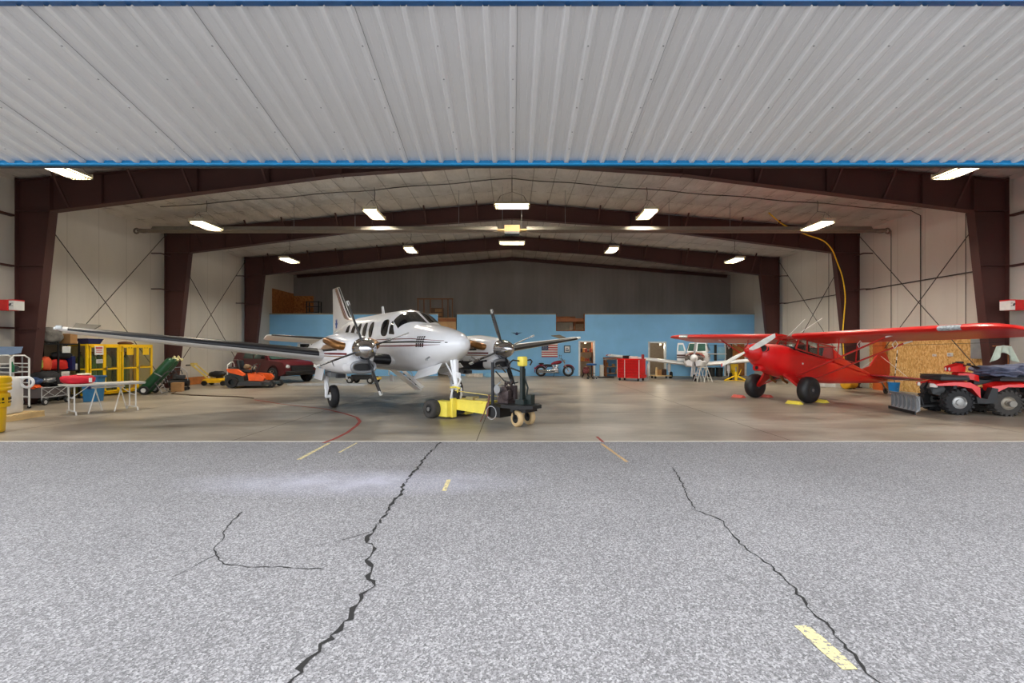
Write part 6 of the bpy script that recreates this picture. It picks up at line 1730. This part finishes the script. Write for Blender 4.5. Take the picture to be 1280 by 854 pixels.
# ================================================================ white low-wing airplane with its engine bared
LW = thing('low_wing_airplane', 'white low-wing airplane with its engine cowl removed, in front of the blue wall', 'airplane', (9.64, 25.08, 0), R(-26))
CB = Body([(-.95, .95, 1.3, .22, 2.2), (-.8, .86, 1.40, .36, 2.6), (-.1, .78, 1.50, .52, 3.0), (.35, .76, 1.54, .58, 3.2), (1.7, .80, 1.50, .56, 3.0), (2.8, .98, 1.46, .36, 2.6), (3.75, 1.16, 1.42, .12, 2.2)])
g = MB(); CB.build(g, 40, 28, s0=-.5); g.build('fuselage', WHITE, LW, smooth=45)
g = MB(); g.loft([[(sx, y, z) for sx, z in p] for y, p in ((.0, [(-.5, 1.46), (-.46, 1.5), (.46, 1.5), (.5, 1.46)]), (.55, [(-.53, 1.5), (-.42, 1.93), (.42, 1.93), (.53, 1.5)]), (1.6, [(-.53, 1.5), (-.44, 1.98), (.44, 1.98), (.53, 1.5)]), (2.4, [(-.40, 1.46), (-.2, 1.6), (.2, 1.6), (.40, 1.46)]))]); g.build('cabin_roof', WHITE, LW, smooth=30)
g = MB()
for sd in (-1, 1):
    g.prism([(sd * .03, .02, 1.515), (sd * .44, .04, 1.515), (sd * .40, .5, 1.90), (sd * .03, .5, 1.90)], (0, -.02, .012))
g.build('windshield', mat('windshield_green', (58, 92, 82), .06, coat=.5), LW, smooth=0)
for sd in (-1, 1):
    g = MB(); g.prism([(sd * .545, .62, 1.54), (sd * .462, .72, 1.88), (sd * .468, 1.3, 1.9), (sd * .545, 1.3, 1.54)], (sd * .012, 0, 0)); g.prism([(sd * .545, 1.4, 1.54), (sd * .47, 1.4, 1.9), (sd * .45, 1.8, 1.85), (sd * .53, 2.0, 1.56)], (sd * .012, 0, 0)); g.build('side_window', DGLASS, LW, smooth=0)
    g = MB(); CB.strip(g, .1, 3.2, lambda s: 1.24, lambda s: 1.28, sd, 0); CB.strip(g, .1, 3.2, lambda s: 1.32, lambda s: 1.36, sd, 0); CB.strip(g, .1, 3.2, lambda s: 1.18, lambda s: 1.20, sd, 1); g.build('stripe', [mat('stripe_brown', (78, 54, 48)), DRED], LW, smooth=60)
# open cabin door standing out on the left
t_ = MB(); t_.prism([(-.60, .55, 1.0), (-1.02, .32, 1.0), (-1.02, .32, 1.55), (-.98, .34, 1.95), (-.72, .48, 1.95), (-.60, .55, 1.55)], (.02, -.03, 0)); dr = t_.build('cabin_door', WHITE, LW, smooth=0)
t_ = MB(); t_.prism([(-.665, .478, 1.52), (-.955, .318, 1.52), (-.925, .335, 1.86), (-.735, .44, 1.86)], (.01, -.015, 0)); t_.build('door_window', mat('door_glass_blue', (120, 170, 190), .08), dr, smooth=0)
t_ = MB(); t_.prism([(-.61, .495, 1.25), (-1.01, .275, 1.25), (-1.01, .275, 1.33), (-.61, .495, 1.33)], (.008, -.012, 0)); t_.prism([(-.61, .495, 1.14), (-1.01, .275, 1.14), (-1.01, .275, 1.2), (-.61, .495, 1.2)], (.008, -.012, 0)); t_.build('door_stripe', mat('stripe_brown', (78, 54, 48)), dr, smooth=0)
FW = Matrix.Translation((0, -.5, 0))
# bare engine
g = MB(FW); g.box((0, -.5, 1.14), (.42, .62, .3), 0, bev=.05)
for sd in (-1, 1):
    for y in (-.68, -.38):
        g.cyl((sd * .2, y, 1.16), (sd * .44, y, 1.14), .12, n=14); g.torus((sd * .3, y, 1.15), (1, 0, 0), .13, .015, 14, 5); g.torus((sd * .36, y, 1.15), (1, 0, 0), .13, .015, 14, 5)
    g.tube([(sd * .3, -.6, 1.05), (sd * .34, -.5, .88), (sd * .2, -.2, .82)], .035, 7); g.tube([(sd * .4, -.6, 1.2), (sd * .3, -.3, 1.36), (sd * .1, -.15, 1.3)], .015, 5)
g.box((0, -.22, 1.22), (.5, .1, .34)); g.cyl((0, -.5, .98), (0, -.5, .78), .1)
g.build('engine', mat('engine_metal', (120, 112, 106), .4, metal=.6, var=.6, scale=14), LW, smooth=30)
g = MB(FW)
for sd in (-1, 1): g.tube([(sd * .45, -.05, 1.3), (sd * .2, -.6, 1.08)], .016, 6); g.tube([(sd * .45, -.05, .9), (sd * .2, -.6, 1.04)], .016, 6)
g.tube([(-.42, .0, 1.40), (-.36, -.3, 1.42), (0, -.5, 1.46), (.36, -.3, 1.42), (.42, 0, 1.40)], .022, 6); g.build('engine_mount', mat('mount_cream', (196, 190, 160), .5), LW)
g = MB(FW); g.sheet(lambda u, v: (.5 * math.sin((u - .5) * 2.4) , -.72 + .66 * v, 1.06 + .42 * math.cos((u - .5) * 2.4) * (0.82 + .18 * v)), 10, 4); g.build('top_cowl', mat('cowl_red_brown', (150, 60, 48), .5), LW, smooth=60, thick=.012)
for sd in (-1, 1):
    g = MB(FW); g.loft([[(sd * x, y, z) for x, z in pr] for y, pr in ((-.92, [(.06, 1.02), (.24, 1.08), (.40, .98), (.30, .80), (.10, .78)]), (-.6, [(.06, 1.05), (.34, 1.14), (.56, .98), (.42, .72), (.10, .70)]), (-.2, [(.06, 1.0), (.36, 1.08), (.58, .94), (.44, .70), (.10, .68)]))]); g.build('lower_cowl', WHITE, LW, smooth=30)
g = MB(FW); g.lathe([(.19, .10), (.19, 0), (.16, -.14), (.09, -.25), (0, -.30)], (0, -.92, 1.17), (0, 1, 0), 22); g.build('spinner', WHITE, LW, smooth=60)
for k in range(2):
    M = FW @ Matrix.Translation((0, -.88, 1.17)) @ Matrix.Rotation(R(8 + 180 * k), 4, 'Y')
    b = MB(M); rings = []
    for r, ch, tw in ((.1, .09, 30), (.4, .14, 20), (.75, .12, 14), (.93, .07, 12)):
        a = R(tw); rings.append([((x - .4) * ch * math.cos(a) - z * ch * math.sin(a), (x - .4) * ch * math.sin(a) + z * ch * math.cos(a), -r) for x, z in foil(7, .16, .01)])
    b.loft(rings); b.build('propeller_blade', mat('prop_silver', (196, 200, 204), .3, metal=.6), LW)
for sd in (-1, 1):
    g = MB(); wing(g, [(sd * .4, .25, .80, 1.62, .14), (sd * .62, .3, .82, 1.6, .14), (sd * 4.75, .42, 1.24, 1.15, .13), (sd * 4.9, .52, 1.255, .9, .09)]); wg = g.build('wing', WINGW, LW, smooth=45)
    g = MB(); wing(g, [(sd * 4.70, .415, 1.236, 1.16, .14), (sd * 4.92, .52, 1.257, .92, .10), (sd * 5.02, .7, 1.26, .6, .06)]); g.build('wing_tip', mat('tip_red', (176, 40, 52), .4), wg, smooth=45)
    x = sd * 1.5
    g = MB(); g.cyl((x, .95, .82), (x, .95, .36), .06); g.cyl((x, .95, .4), (x, .95, .19), .035); g.box((x, .93, .62), (.16, .2, .34), 0, bev=.04); g.build('main_gear_leg', WHITE, LW)
    g = MB(); g.lathe([(.06, -.06), (.14, -.075), (.185, -.05), (.19, 0), (.185, .05), (.14, .075), (.06, .06)], (x + .1, .95, .19), (1, 0, 0), 22); g.build('tyre', RUB, LW)
    g = MB(); wing(g, [(sd * .06, 3.1, 1.34, .65, .1), (sd * 1.25, 3.15, 1.34, .55, .1), (sd * 1.32, 3.2, 1.34, .42, .06)], camber=0); g.build('stabilator', WINGW, LW, smooth=45)
g = MB(FW); g.cyl((0, -.45, .8), (0, -.5, .2), .035); g.bar((-.09, -.5, .38), (-.09, -.5, .17), .02, .05); g.bar((.09, -.5, .38), (.09, -.5, .17), .02, .05); g.box((0, -.5, .40), (.22, .08, .05)); g.build('nose_gear_leg', WHITE, LW)
g = MB(); g.lathe([(.06, -.055), (.13, -.065), (.165, -.04), (.17, 0), (.165, .04), (.13, .065), (.06, .055)], (0, -1.0, .17), (1, 0, 0), 22); g.build('nose_tyre', RUB, LW)
g = MB(); wing(g, [(1.3, 2.5, 0, 1.3, .08), (1.6, 2.85, 0, .95, .09), (2.45, 3.15, 0, .6, .09)], vertical=True, camber=0); g.build('fin', WHITE, LW, smooth=45)
g = MB(); wing(g, [(2.2, 3.05, 0, .7, .095), (2.5, 3.17, 0, .59, .095)], vertical=True, camber=0); g.build('fin_cap', NAVY, LW, smooth=45)
# step ladder
SL = thing('step_ladder', 'white folding step ladder in front of the low-wing airplane', 'step ladder', (wx(880, 23.6), 23.75, 0), R(4))
for x in (-.36, .36):
    s_ = 1 if x > 0 else -1
    for y in (-.2, .2):
        g = MB(); g.bar((x + s_ * .03, y, 0), (s_ * .16, y * .6, .72), .035, .03); g.bar((s_ * -.02, y, 0.0), (s_ * .16, y * .6, .72), .03, .025); g.build('leg', OFFW, SL, smooth=0)
    for zq in (.18, .42, .62):
        f_ = zq / .72; g = MB(); g.b2((s_ * (.37 * (1 - f_) + .16 * f_) - .03, -.2 + .08 * f_, zq), (s_ * (.37 * (1 - f_) + .16 * f_) + .03, .2 - .08 * f_, zq + .025)); g.build('step', OFFW, SL, smooth=0)
g = MB(); g.bar((-.16, -.12, .70), (-.13, -.08, 1.06), .025, .025); g.bar((.16, -.12, .70), (.13, -.08, .9), .025, .025); g.b2((-.2, -.14, .70), (.2, .14, .73)); g.build('top_rail', OFFW, SL, smooth=0)
# bins, drum, jack, doors right of it
for x_, lab in ((wx(889.6, 28.3), 'left one of two black bins behind the step ladder'), (wx(899.6, 28.3), 'right one of two black bins behind the step ladder')):
    g = MB(); g.lathe([(.17, 0), (.18, .01), (.21, .52), (.22, .54), (.2, .54)], n=20); tag(g.build('waste_bin', mat('bin_charcoal', (38, 40, 42), .6), loc=(x_ - .02, 28.3, 0)), lab, 'bin', 'black bins behind the step ladder')
YD = thing('yellow_barrel', 'yellow barrel standing by the brown door behind the wing', 'barrel', (wx(918, 28.0), 28.0, .12))
g = MB(); g.lathe([(.2, 0), (.21, .02), (.21, .28), (.22, .3), (.21, .32), (.21, .62), (.19, .64), (0, .645)], n=22); g.build('body', mat('barrel_yellow', (226, 186, 30), .45), YD)
g = MB(); g.box((0, 0, -.06), (.46, .46, .12)); g.build('base', BLACK, YD, smooth=0)
JK = thing('wing_jack', 'yellow tripod wing jack under the right white wing', 'jack', (wx(920, 24.3), 24.3, 0))
JY = mat('jack_yellow', (246, 206, 30), .4)
for k in range(3):
    a = R(185 + 120 * k); g = MB(); g.bar((0, 0, .3), (.62 * math.cos(a), .62 * math.sin(a), .03), .05, .05); g.bar((0, 0, .04), (.6 * math.cos(a), .6 * math.sin(a), .03), .03, .03); g.build('leg', JY, JK, smooth=0)
g = MB(); g.cyl((0, 0, .02), (0, 0, .48), .075, n=14); g.cyl((0, 0, .48), (0, 0, .72), .03, n=10, m=1); g.build('ram', [JY, STEEL], JK)
g = MB(); g.bar((.05, 0, .1), (.22, -.1, .6), .035, .035); g.build('pump_handle', JY, JK, smooth=0)
t = tag(thing('door_2', 'brown timber door in the blue wall behind the red wing', 'door', (0, ZBLUE, 0)), kind='structure')
o = OPEN[2]
g = MB(); g.b2((o[0] + .45, .02, .02), (o[1], .06, o[3])); g.build('door_leaf', mat('door_brown', (168, 112, 56), .55, var=.2), t, smooth=0)
g = MB(); g.b2((o[0], .02, .02), (o[0] + .4, .05, o[3])); g.build('side_panel', mat('door_dark', (76, 66, 52), .6), t, smooth=0)
g = MB(); g.ball((o[0] + .52, .0, 1.0), .035); g.build('door_knob', STEEL, t)
g = MB(); g.b2((wx(892.5), YB2 - .05, wz(451)), (wx(895.5), YB2, wz(431))); tag(g.build('wall_locker', mat('locker_dark', (60, 62, 58), .5), smooth=0), 'tall dark locker panel on the blue wall behind the cabin', 'panel')
g = MB(); g.b2((wx(897), YB2 - .03, wz(449)), (wx(906), YB2, wz(434))); tag(g.build('poster', mat('poster_pale_blue', (150, 200, 226), .6), smooth=0), 'pale blue poster on the wall left of the brown door', 'poster')

# ================================================================ right side
AT = thing('quad_bike', 'red and black quad bike with a grey snow plough blade', 'quad bike', (11.56, 12.1, 0), R(168))
ARED = mat('quad_red', (222, 26, 22), .3, coat=.4, var=.08)
APL = mat('quad_plastic', (44, 46, 48), .5, var=.15)
def atv_wheel(x, y, dusty):
    m_ = DUSTY if dusty else RUB
    g = MB(); g.lathe([(.15, -.12), (.22, -.135), (.285, -.12), (.305, -.06), (.305, .06), (.285, .12), (.22, .135), (.15, .12)], (x, y, .31), (0, 1, 0), 32)
    for k in range(18):
        a = 2 * PI * k / 18
        for j, yy in enumerate((-.09, 0, .09)):
            aa = a + (.17 if j == 1 else 0)
            g.box((x + .302 * math.cos(aa), y + yy, .31 + .302 * math.sin(aa)), (.03, .085, .055), 0, rot=(0, -aa, 0))
        for s2 in (-1, 1): g.box((x + .285 * math.cos(a), y + s2 * .128, .31 + .285 * math.sin(a)), (.05, .03, .05), 0, rot=(0, -a, 0))
    t_ = g.build('tyre', m_, AT, smooth=30)
    sd = 1 if y > 0 else -1
    g = MB(); g.lathe([(.165, -.02), (.17, .0), (.155, .02), (.12, -.02), (.07, -.01), (.065, .03), (0, .035)], (x, y + sd * .105, .31), (0, sd, 0), 24); g.build('rim', mat('dusty_rim', (158, 150, 136), .5, metal=.3) if dusty else mat('clean_rim', (170, 170, 168), .35, metal=.6), t_)
    if dusty:
        g = MB(); g.cyl((x, y, .31), (x, y + sd * .24, .31), .05, n=14); g.cyl((x, y + sd * .22, .31), (x, y + sd * .27, .31), .075, n=14); g.build('hub_spacer', mat('dusty_steel', (150, 146, 138), .5, metal=.4), t_)
for x, d_ in ((.56, 0), (-.44, 1)):
    for y in (-.42, .42): atv_wheel(x, y, d_)
g = MB()
g.prism([(.80, -.2, .42), (.86, -.2, .62), (.5, -.2, .66), (-.3, -.2, .62), (-.8, -.2, .66), (-.85, -.2, .5), (-.3, -.2, .30), (.4, -.2, .30)], (0, .4, 0)); g.b2((-.3, -.42, .27), (.3, .42, .31)); g.box((0, 0, .48), (.5, .44, .3), bev=.04)
for x in (.56, -.44): g.cyl((x, -.42, .31), (x, .42, .31), .03); 
g.build('chassis', BLACK, AT, smooth=0)
for y in (-1, 1):
    g = MB(); g.prism([(.92, y * .2, .78), (1.0, y * .22, .62), (.95, y * .22, .48), (.78, y * .3, .44), (.74, y * .34, .62), (.80, y * .30, .78)], (0, -y * .16, 0)); g.build('nose_bumper', APL, AT, smooth=0)
    g = MB(); g.loft([[(.95, y * .08, .80), (.98, y * .40, .74), (.96, y * .42, .70), (.93, y * .08, .74)], [(.70, y * .08, .86), (.66, y * .54, .80), (.64, y * .56, .72), (.66, y * .08, .74)], [(.42, y * .08, .86), (.36, y * .58, .80), (.34, y * .60, .66), (.40, y * .08, .74)], [(.20, y * .08, .82), (.16, y * .58, .68), (.16, y * .60, .42), (.2, y * .08, .6)]]); g.build('front_fender', ARED, AT, smooth=30)
    g = MB(); g.box((.97, y * .30, .70), (.06, .17, .10), 0, rot=(0, 0, y * R(24)), bev=.02); g.build('front_lamp', mat('lens_white', (240, 232, 226), .1, coat=.6), AT)
    g = MB(); g.loft([[(-.12, y * .2, .74), (-.14, y * .48, .70), (-.16, y * .5, .52), (-.14, y * .2, .60)], [(-.4, y * .2, .82), (-.42, y * .56, .76), (-.40, y * .58, .70), (-.4, y * .2, .74)], [(-.85, y * .2, .84), (-.88, y * .54, .78), (-.86, y * .56, .70), (-.85, y * .2, .76)]]); g.build('rear_fender', ARED, AT, smooth=30)
    g = MB(); g.prism([(.22, y * .40, .46), (.2, y * .40, .30), (-.2, y * .40, .30), (-.22, y * .40, .66), (-.1, y * .40, .68), (.0, y * .40, .40)], (0, y * .16, 0)); g.build('foot_well', APL, AT, smooth=0)
    g = MB(); g.box((.46, y * .40, .50), (.3, .03, .22), 0, rot=(0, R(20), 0)); g.cyl((.52, y * .24, .36), (.46, y * .22, .72), .035, n=10); g.torus((.5, y * .24, .5), (0, 0, 1), .05, .014, 12, 5); g.torus((.49, y * .24, .58), (0, 0, 1), .05, .014, 12, 5); g.build('suspension', MGREY, AT)
    g = MB(); g.ball((-.93, y * .38, .66), (.05, .12, .08)); g.build('tail_lamp', mat('lamp_magenta_red', (196, 28, 56), .2, coat=.5), AT)
    g = MB(); g.box((-.9, y * .38, .66), (.1, .30, .22), 0, bev=.04); g.build('lamp_housing', APL, AT)
g = MB(); g.box((.58, 0, .88), (.62, .86, .10), 0, bev=.03); g.tube([(.30, -.42, .95), (.88, -.42, .95), (.92, -.3, .95), (.92, .3, .95), (.88, .42, .95), (.30, .42, .95)], .014, 6); g.box((.66, 0, .94), (.4, .5, .05), bev=.02); g.build('front_rack', APL, AT)
g = MB(); g.tube([(-.35, -.45, .92), (-.95, -.45, .92), (-1.0, -.3, .92), (-1.0, .3, .92), (-.95, .45, .92), (-.35, .45, .92)], .016, 6)
for x in (-.45, -.6, -.75, -.9): g.tube([(x, -.45, .92), (x, .45, .92)], .012, 6)
g.b2((-.95, -.42, .84), (-.35, .42, .90)); g.build('rear_rack', APL, AT)
g = MB(); g.loft([[(.34, y, z) for y, z in ((-.1, .9), (.1, .9), (.12, 1.0), (0, 1.06), (-.12, 1.0))], [(.05, y, z) for y, z in ((-.18, .84), (.18, .84), (.16, 1.0), (0, 1.03), (-.16, 1.0))], [(-.1, y, z) for y, z in ((-.14, .8), (.14, .8), (.12, .95), (0, .97), (-.12, .95))]]); g.build('tank_cover', ARED, AT, smooth=30)
g = MB(); g.loft([[(.50, y, z) for y, z in ((-.12, 1.04), (.12, 1.04), (.13, 1.16), (0, 1.2), (-.13, 1.16))], [(.28, y, z) for y, z in ((-.13, 1.04), (.13, 1.04), (.16, 1.22), (0, 1.27), (-.16, 1.22))], [(.16, y, z) for y, z in ((-.08, 1.04), (.08, 1.04), (.1, 1.2), (0, 1.24), (-.1, 1.2))]]); pod = g.build('headlight_pod', ARED, AT, smooth=30)
for y in (-.07, .07):
    g = MB(); g.ball((.47, y, 1.1), (.05, .05, .06)); g.build('lamp_lens', mat('lens_white', (240, 232, 226)), pod)
g = MB(); g.box((.24, 0, 1.27), (.14, .12, .05), 0, bev=.02); g.build('instrument', BLACK, pod)
g = MB(); g.tube([(.1, -.40, 1.16), (.2, -.25, 1.22), (.24, -.1, 1.18), (.24, .1, 1.18), (.2, .25, 1.22), (.1, .40, 1.16)], .016, 7); g.cyl((.24, 0, .98), (.24, 0, 1.2), .03)
for y in (-1, 1): g.cyl((.16, y * .32, 1.19), (.08, y * .44, 1.15), .024, n=8); g.tube([(.22, y * .28, 1.2), (.22, y * .42, 1.2)], .008, 5); g.box((.2, y * .26, 1.23), (.06, .05, .06))
g.build('handlebar', BLACK, AT)
g = MB(); g.loft([[(x, y * w_, z + h_ * (1 - abs(y)) ) for y in (-1, -.6, 0, .6, 1)] + [(x, w_, z - .12), (x, -w_, z - .12)] for x, w_, z, h_ in ((.0, .12, .86, .03), (-.2, .15, .84, .03), (-.5, .17, .88, .03), (-.72, .15, .88, .02))]); g.build('seat', BLACK, AT, smooth=40)
# plough
g = MB()
M_ = Matrix.Translation((1.42, 0, 0)) @ Matrix.Rotation(R(-4), 4, 'Z')
pb = MB(M_); prof = [(.10, .04), (.03, .10), (0, .2), (.01, .32), (.06, .44), (.12, .48)]
pb.sheet(lambda u, v: (catmull([(i / 5, *p) for i, p in enumerate(prof)], v)[0], -.68 + 1.36 * u, catmull([(i / 5, *p) for i, p in enumerate(prof)], v)[1]), 24, 12); pl = pb.build('plough_blade', mat('plough_grey', (150, 152, 156), .5, var=.12, scale=3), AT, smooth=60, thick=.012)
pb = MB(M_); pb.b2((.08, -.68, .0), (.11, .68, .075)); pb.build('wear_strip', BLACK, pl, smooth=0)
pb = MB(M_)
for k in range(7): pb.b2((-.02, -.64 + k * .21, .08), (.06, -.62 + k * .21, .45))
pb.build('blade_rib', MGREY, pl, smooth=0)
g = MB(); g.bar((1.36, -.25, .16), (.2, -.2, .24), .05, .05); g.bar((1.36, .25, .16), (.2, .2, .24), .05, .05); g.tube([(1.36, .2, .22), (1.15, .15, .48), (.95, .1, .6)], .02, 6); g.tube([(1.36, -.2, .22), (1.2, -.2, .42)], .03, 6); g.cyl((1.2, .3, .2), (1.25, .3, .4), .03); g.build('push_frame', BLACK, AT)
# jacket on the rear rack
g = MB(); g.blob((0, 0, .12), (.5, .42, .14), .38, 2.2, seed=41, sub=4, flat=.9); g.blob((-.3, .1, .2), (.25, .25, .1), .4, 2.5, seed=47, sub=3); tag(g.build('canvas_jacket', CLOTHB, loc=(12.18, 11.98, .938), rz=R(168), smooth=70), 'slate-blue canvas cover draped on the rear rack of the quad', 'cover')
# second machine cropped by the right edge
TLR = thing('utility_cart', 'orange-topped utility cart cut off by the right edge behind the quad', 'cart', (13.4, 12.35, 0), R(10))
g = MB(); g.b2((-.5, -.35, .82), (.5, .35, .90)); g.build('top_tray', mat('cart_orange', (206, 110, 40), .5), TLR, smooth=0)
g = MB(); g.b2((-.48, -.33, .45), (.48, .33, .82)); g.build('body', APL, TLR, smooth=0)
g = MB(); g.blob((-.3, 0, .98), (.14, .2, .1), .2, 2); g.build('strap_bundle', BLACK, TLR)
for x in (-.3, .3):
    for y in (-.36, .36):
        g = MB(); g.lathe([(.1, -.06), (.2, -.07), (.225, 0), (.2, .07), (.1, .06)], (x, y, .225), (0, 1, 0), 22); w_ = g.build('wheel', DUSTY, TLR); g = MB(); g.cyl((x, y - .065, .225), (x, y + .065, .225), .11, n=16); g.build('wheel_disc', mat('dusty_rim', (158, 150, 136)), w_)
g = MB(); g.b2((-.3, -.3, .2), (.3, .3, .46)); g.build('axle_frame', BLACK, TLR, smooth=0)
# right wall items
g = MB(); g.box((0, 0, .0), (.1, .62, .62), 0, bev=.012); g.box((-.055, 0, 0), (.012, .54, .54)); g.box((-.065, .22, 0), (.02, .03, .1)); tag(g.build('wall_mounted_panel', mat('panel_grey', (150, 156, 158), .45, metal=.3), loc=(14.62, 14.95, 1.62), smooth=0), 'grey electrical panel on the strand board near the right front column', 'electrical panel')
for y_, z_, s_, lab in ((16.05, 1.43, .17, 'larger white outlet box on the strand board'), (16.65, 1.40, .11, 'smaller white outlet box on the strand board')):
    g = MB(); g.box((0, 0, 0), (.06, s_, s_ * .7), 0, bev=.008); g.box((-.032, 0, 0), (.006, s_ * .5, s_ * .4), 1); tag(g.build('outlet_box', [OFFW, LGREY], loc=(14.65, y_, z_), smooth=0), lab, 'outlet box', 'outlet boxes on the strand board')
CLO = thing('hanging_shirt', 'pale green cloth hung on the right front column', 'cloth', (13.98, 13.75, 1.3))
g = MB(); g.sheet(lambda u, v: ((u - .5) * (.42 + .38 * v), -.09 + .05 * math.sin(u * 17) * v - .02, .42 - .46 * v * (1 - .55 * math.exp(-((u - .5) / .24) ** 2)) - .06 * abs(u - .5)), 26, 14); g.build('cloth', mat('pale_green_cloth', (196, 212, 200), .9, var=.1, bmp=.2, bscale=14), CLO, smooth=60, thick=.012)
g = MB(); g.cyl((.18, -.05, -.5), (.18, -.05, .3), .014, n=6); g.box((0, -.05, .40), (.5, .03, .03)); g.build('hanger_rod', BROWNW, CLO)
g = MB(); g.lathe([(.14, 0), (.15, .01), (.185, .36), (.19, .38), (.175, .38)], n=22); BK = g.build('bucket', CYAN, loc=(14.2, 17.85, 0)); tag(BK, 'bright blue bucket against the strand-board wall', 'bucket')
g = MB(); g.tube([(-.185, 0, .34), (-.13, 0, .2), (0, -.19, .16), (.13, 0, .2), (.185, 0, .34)], .006, 5); g.build('bail_handle', STEEL, BK)
MP = thing('mop', 'mop standing in the blue bucket with a black and white banded handle', 'mop', (14.2, 17.9, .03), 0)
g = MB()
for k in range(12): g.cyl((.03 + .012 * k, 0, .05 + k * .125), (.03 + .012 * (k + 1), 0, .05 + (k + 1) * .125), .016, n=8, m=k % 2)
g.build('handle', [BLACK, OFFW], MP)
g = MB(); g.blob((0, 0, .1), (.11, .11, .1), .3, 4); g.build('mop_head', CREAM, MP)
g = MB(); g.box((0, 0, .5), (.5, .14, 1.9)); tag(g.build('leaning_board', mat('orange_timber', (196, 96, 40), .5, var=.2), loc=(14.5, 18.95, .45), rz=R(90), smooth=0), 'orange-brown board standing against the wall behind the red tail', 'board')
for i, (x_, y_, s_) in enumerate(((13.1, 20.8, .22), (13.45, 20.55, .2), (13.75, 20.3, .2))):
    clutter('white_jug', ['leftmost', 'middle', 'rightmost'][i] + ' of the white jugs on the floor beneath the red fuselage', 'jug', 'box', (x_, y_, 0), (s_ * .8, .14, .17), OFFW, group='white jugs under the red fuselage')
YT = thing('yellow_canister', 'yellow canister lying on the floor behind the tail wheel', 'canister', (13.7, 19.5, 0), R(30))
g = MB(); g.cyl((-.3, 0, .2), (.3, 0, .2), .19, n=20); g.ball((-.3, 0, .2), (.08, .19, .19)); g.ball((.3, 0, .2), (.08, .19, .19)); g.build('body', mat('canister_yellow', (226, 172, 30), .45), YT)
g = MB(); g.box((-.15, 0, .02), (.06, .3, .04)); g.box((.15, 0, .02), (.06, .3, .04)); g.tube([(-.1, 0, .38), (0, 0, .46), (.1, 0, .38)], .014, 6); g.build('cradle', BLACK, YT)
# odds and ends on the floor behind the second engine
clutter('blue_case', 'light blue case on the floor between two white tubs at the blue wall', 'case', 'box', (-1.32, 28.0, 0), (.22, .2, .11), mat('case_sky', (130, 186, 220), .5))
clutter('white_tub', 'white tub on the floor right of the light blue case', 'tub', 'box', (-.62, 28.0, 0), (.42, .2, .12), OFFW)
clutter('white_tub', 'white tub on the floor left of the light blue case', 'tub', 'box', (-2.2, 28.0, 0), (.5, .2, .1), mat('pale_tub', (196, 190, 180), .6, var=.3))
# doorway lamp, and a lamp added to light the shelf alcove
def room_lamp(x, y, z, label, w):
    t = thing('opening_lamp', label, 'lamp', (x, y, z))
    g = MB(); g.cyl((0, 0, .05), (0, 0, .09), .09, n=16); g.build('base', OFFW, t)
    g = MB(); g.ball((0, 0, .01), (.055, .055, .045)); g.build('bulb', emis('bulb_glow', (255, 232, 190), 2), t)
    ld = bpy.data.lights.new('bulb_light', 'POINT'); ld.energy = w; ld.color = (1, .86, .66); ld.shadow_soft_size = .12
    lo = bpy.data.objects.new('bulb_light', ld); COL.objects.link(lo); lo.parent = t; lo.location = (0, 0, -.1)
room_lamp(wx(828.5), ZBLUE + .45, wz(430.5) - .02, 'small lit ceiling lamp inside the left doorway above the dolly', 28)
room_lamp(wx(733), ZBLUE + .5, 2.0, 'lamp added at the top of the shelf alcove to light it', 18)
# ================================================================ camera, sky, exposure
cd = bpy.data.cameras.new('camera'); cam = bpy.data.objects.new('camera', cd); COL.objects.link(cam)
cam.location = (0, 0, 1.6); cam.rotation_euler = (R(90), 0, 0)
cd.sensor_width = 36.0; cd.lens = 600.0 / 1280.0 * 36.0
cd.shift_y = 10.0 / 1280.0
cd.clip_end = 300
SC.camera = cam
w = bpy.data.worlds.new('overcast_sky'); SC.world = w
w.use_nodes = True
nt = w.node_tree
bg = nt.nodes['Background']
tc = nt.nodes.new('ShaderNodeTexCoord')
sx = nt.nodes.new('ShaderNodeSeparateXYZ'); nt.links.new(tc.outputs['Generated'], sx.inputs[0])
cr = ramp(nt, sx.outputs['Z'], [(0.0, (.80, .84, .88, 1)), (0.25, (.90, .94, 1.0, 1)), (1.0, (1.0, 1.0, 1.0, 1))])
mr = nt.nodes.new('ShaderNodeMapRange'); mr.inputs['From Min'].default_value = -1; mr.inputs['From Max'].default_value = 1
mr.inputs['To Min'].default_value = 1.9; mr.inputs['To Max'].default_value = .5
nt.links.new(sx.outputs['X'], mr.inputs[0])
cm = mix_col(nt, 1.0, cr, (1, 1, 1, 1), 'MULTIPLY')
nt.links.new(mr.outputs[0], cm.node.inputs[7])
nt.links.new(cm, bg.inputs['Color'])
bg.inputs['Strength'].default_value = SKY
SC.view_settings.view_transform = 'Standard'
SC.view_settings.look = 'None'
SC.view_settings.gamma = 1.0
SC.view_settings.use_curve_mapping = False
SC.view_settings.exposure = EXPO
SC.cycles.use_denoising = True
SC.cycles.max_bounces = 8
SC.cycles.diffuse_bounces = 5
SC.cycles.glossy_bounces = 3
SC.cycles.transparent_max_bounces = 10
SC.cycles.sample_clamp_indirect = 6.0
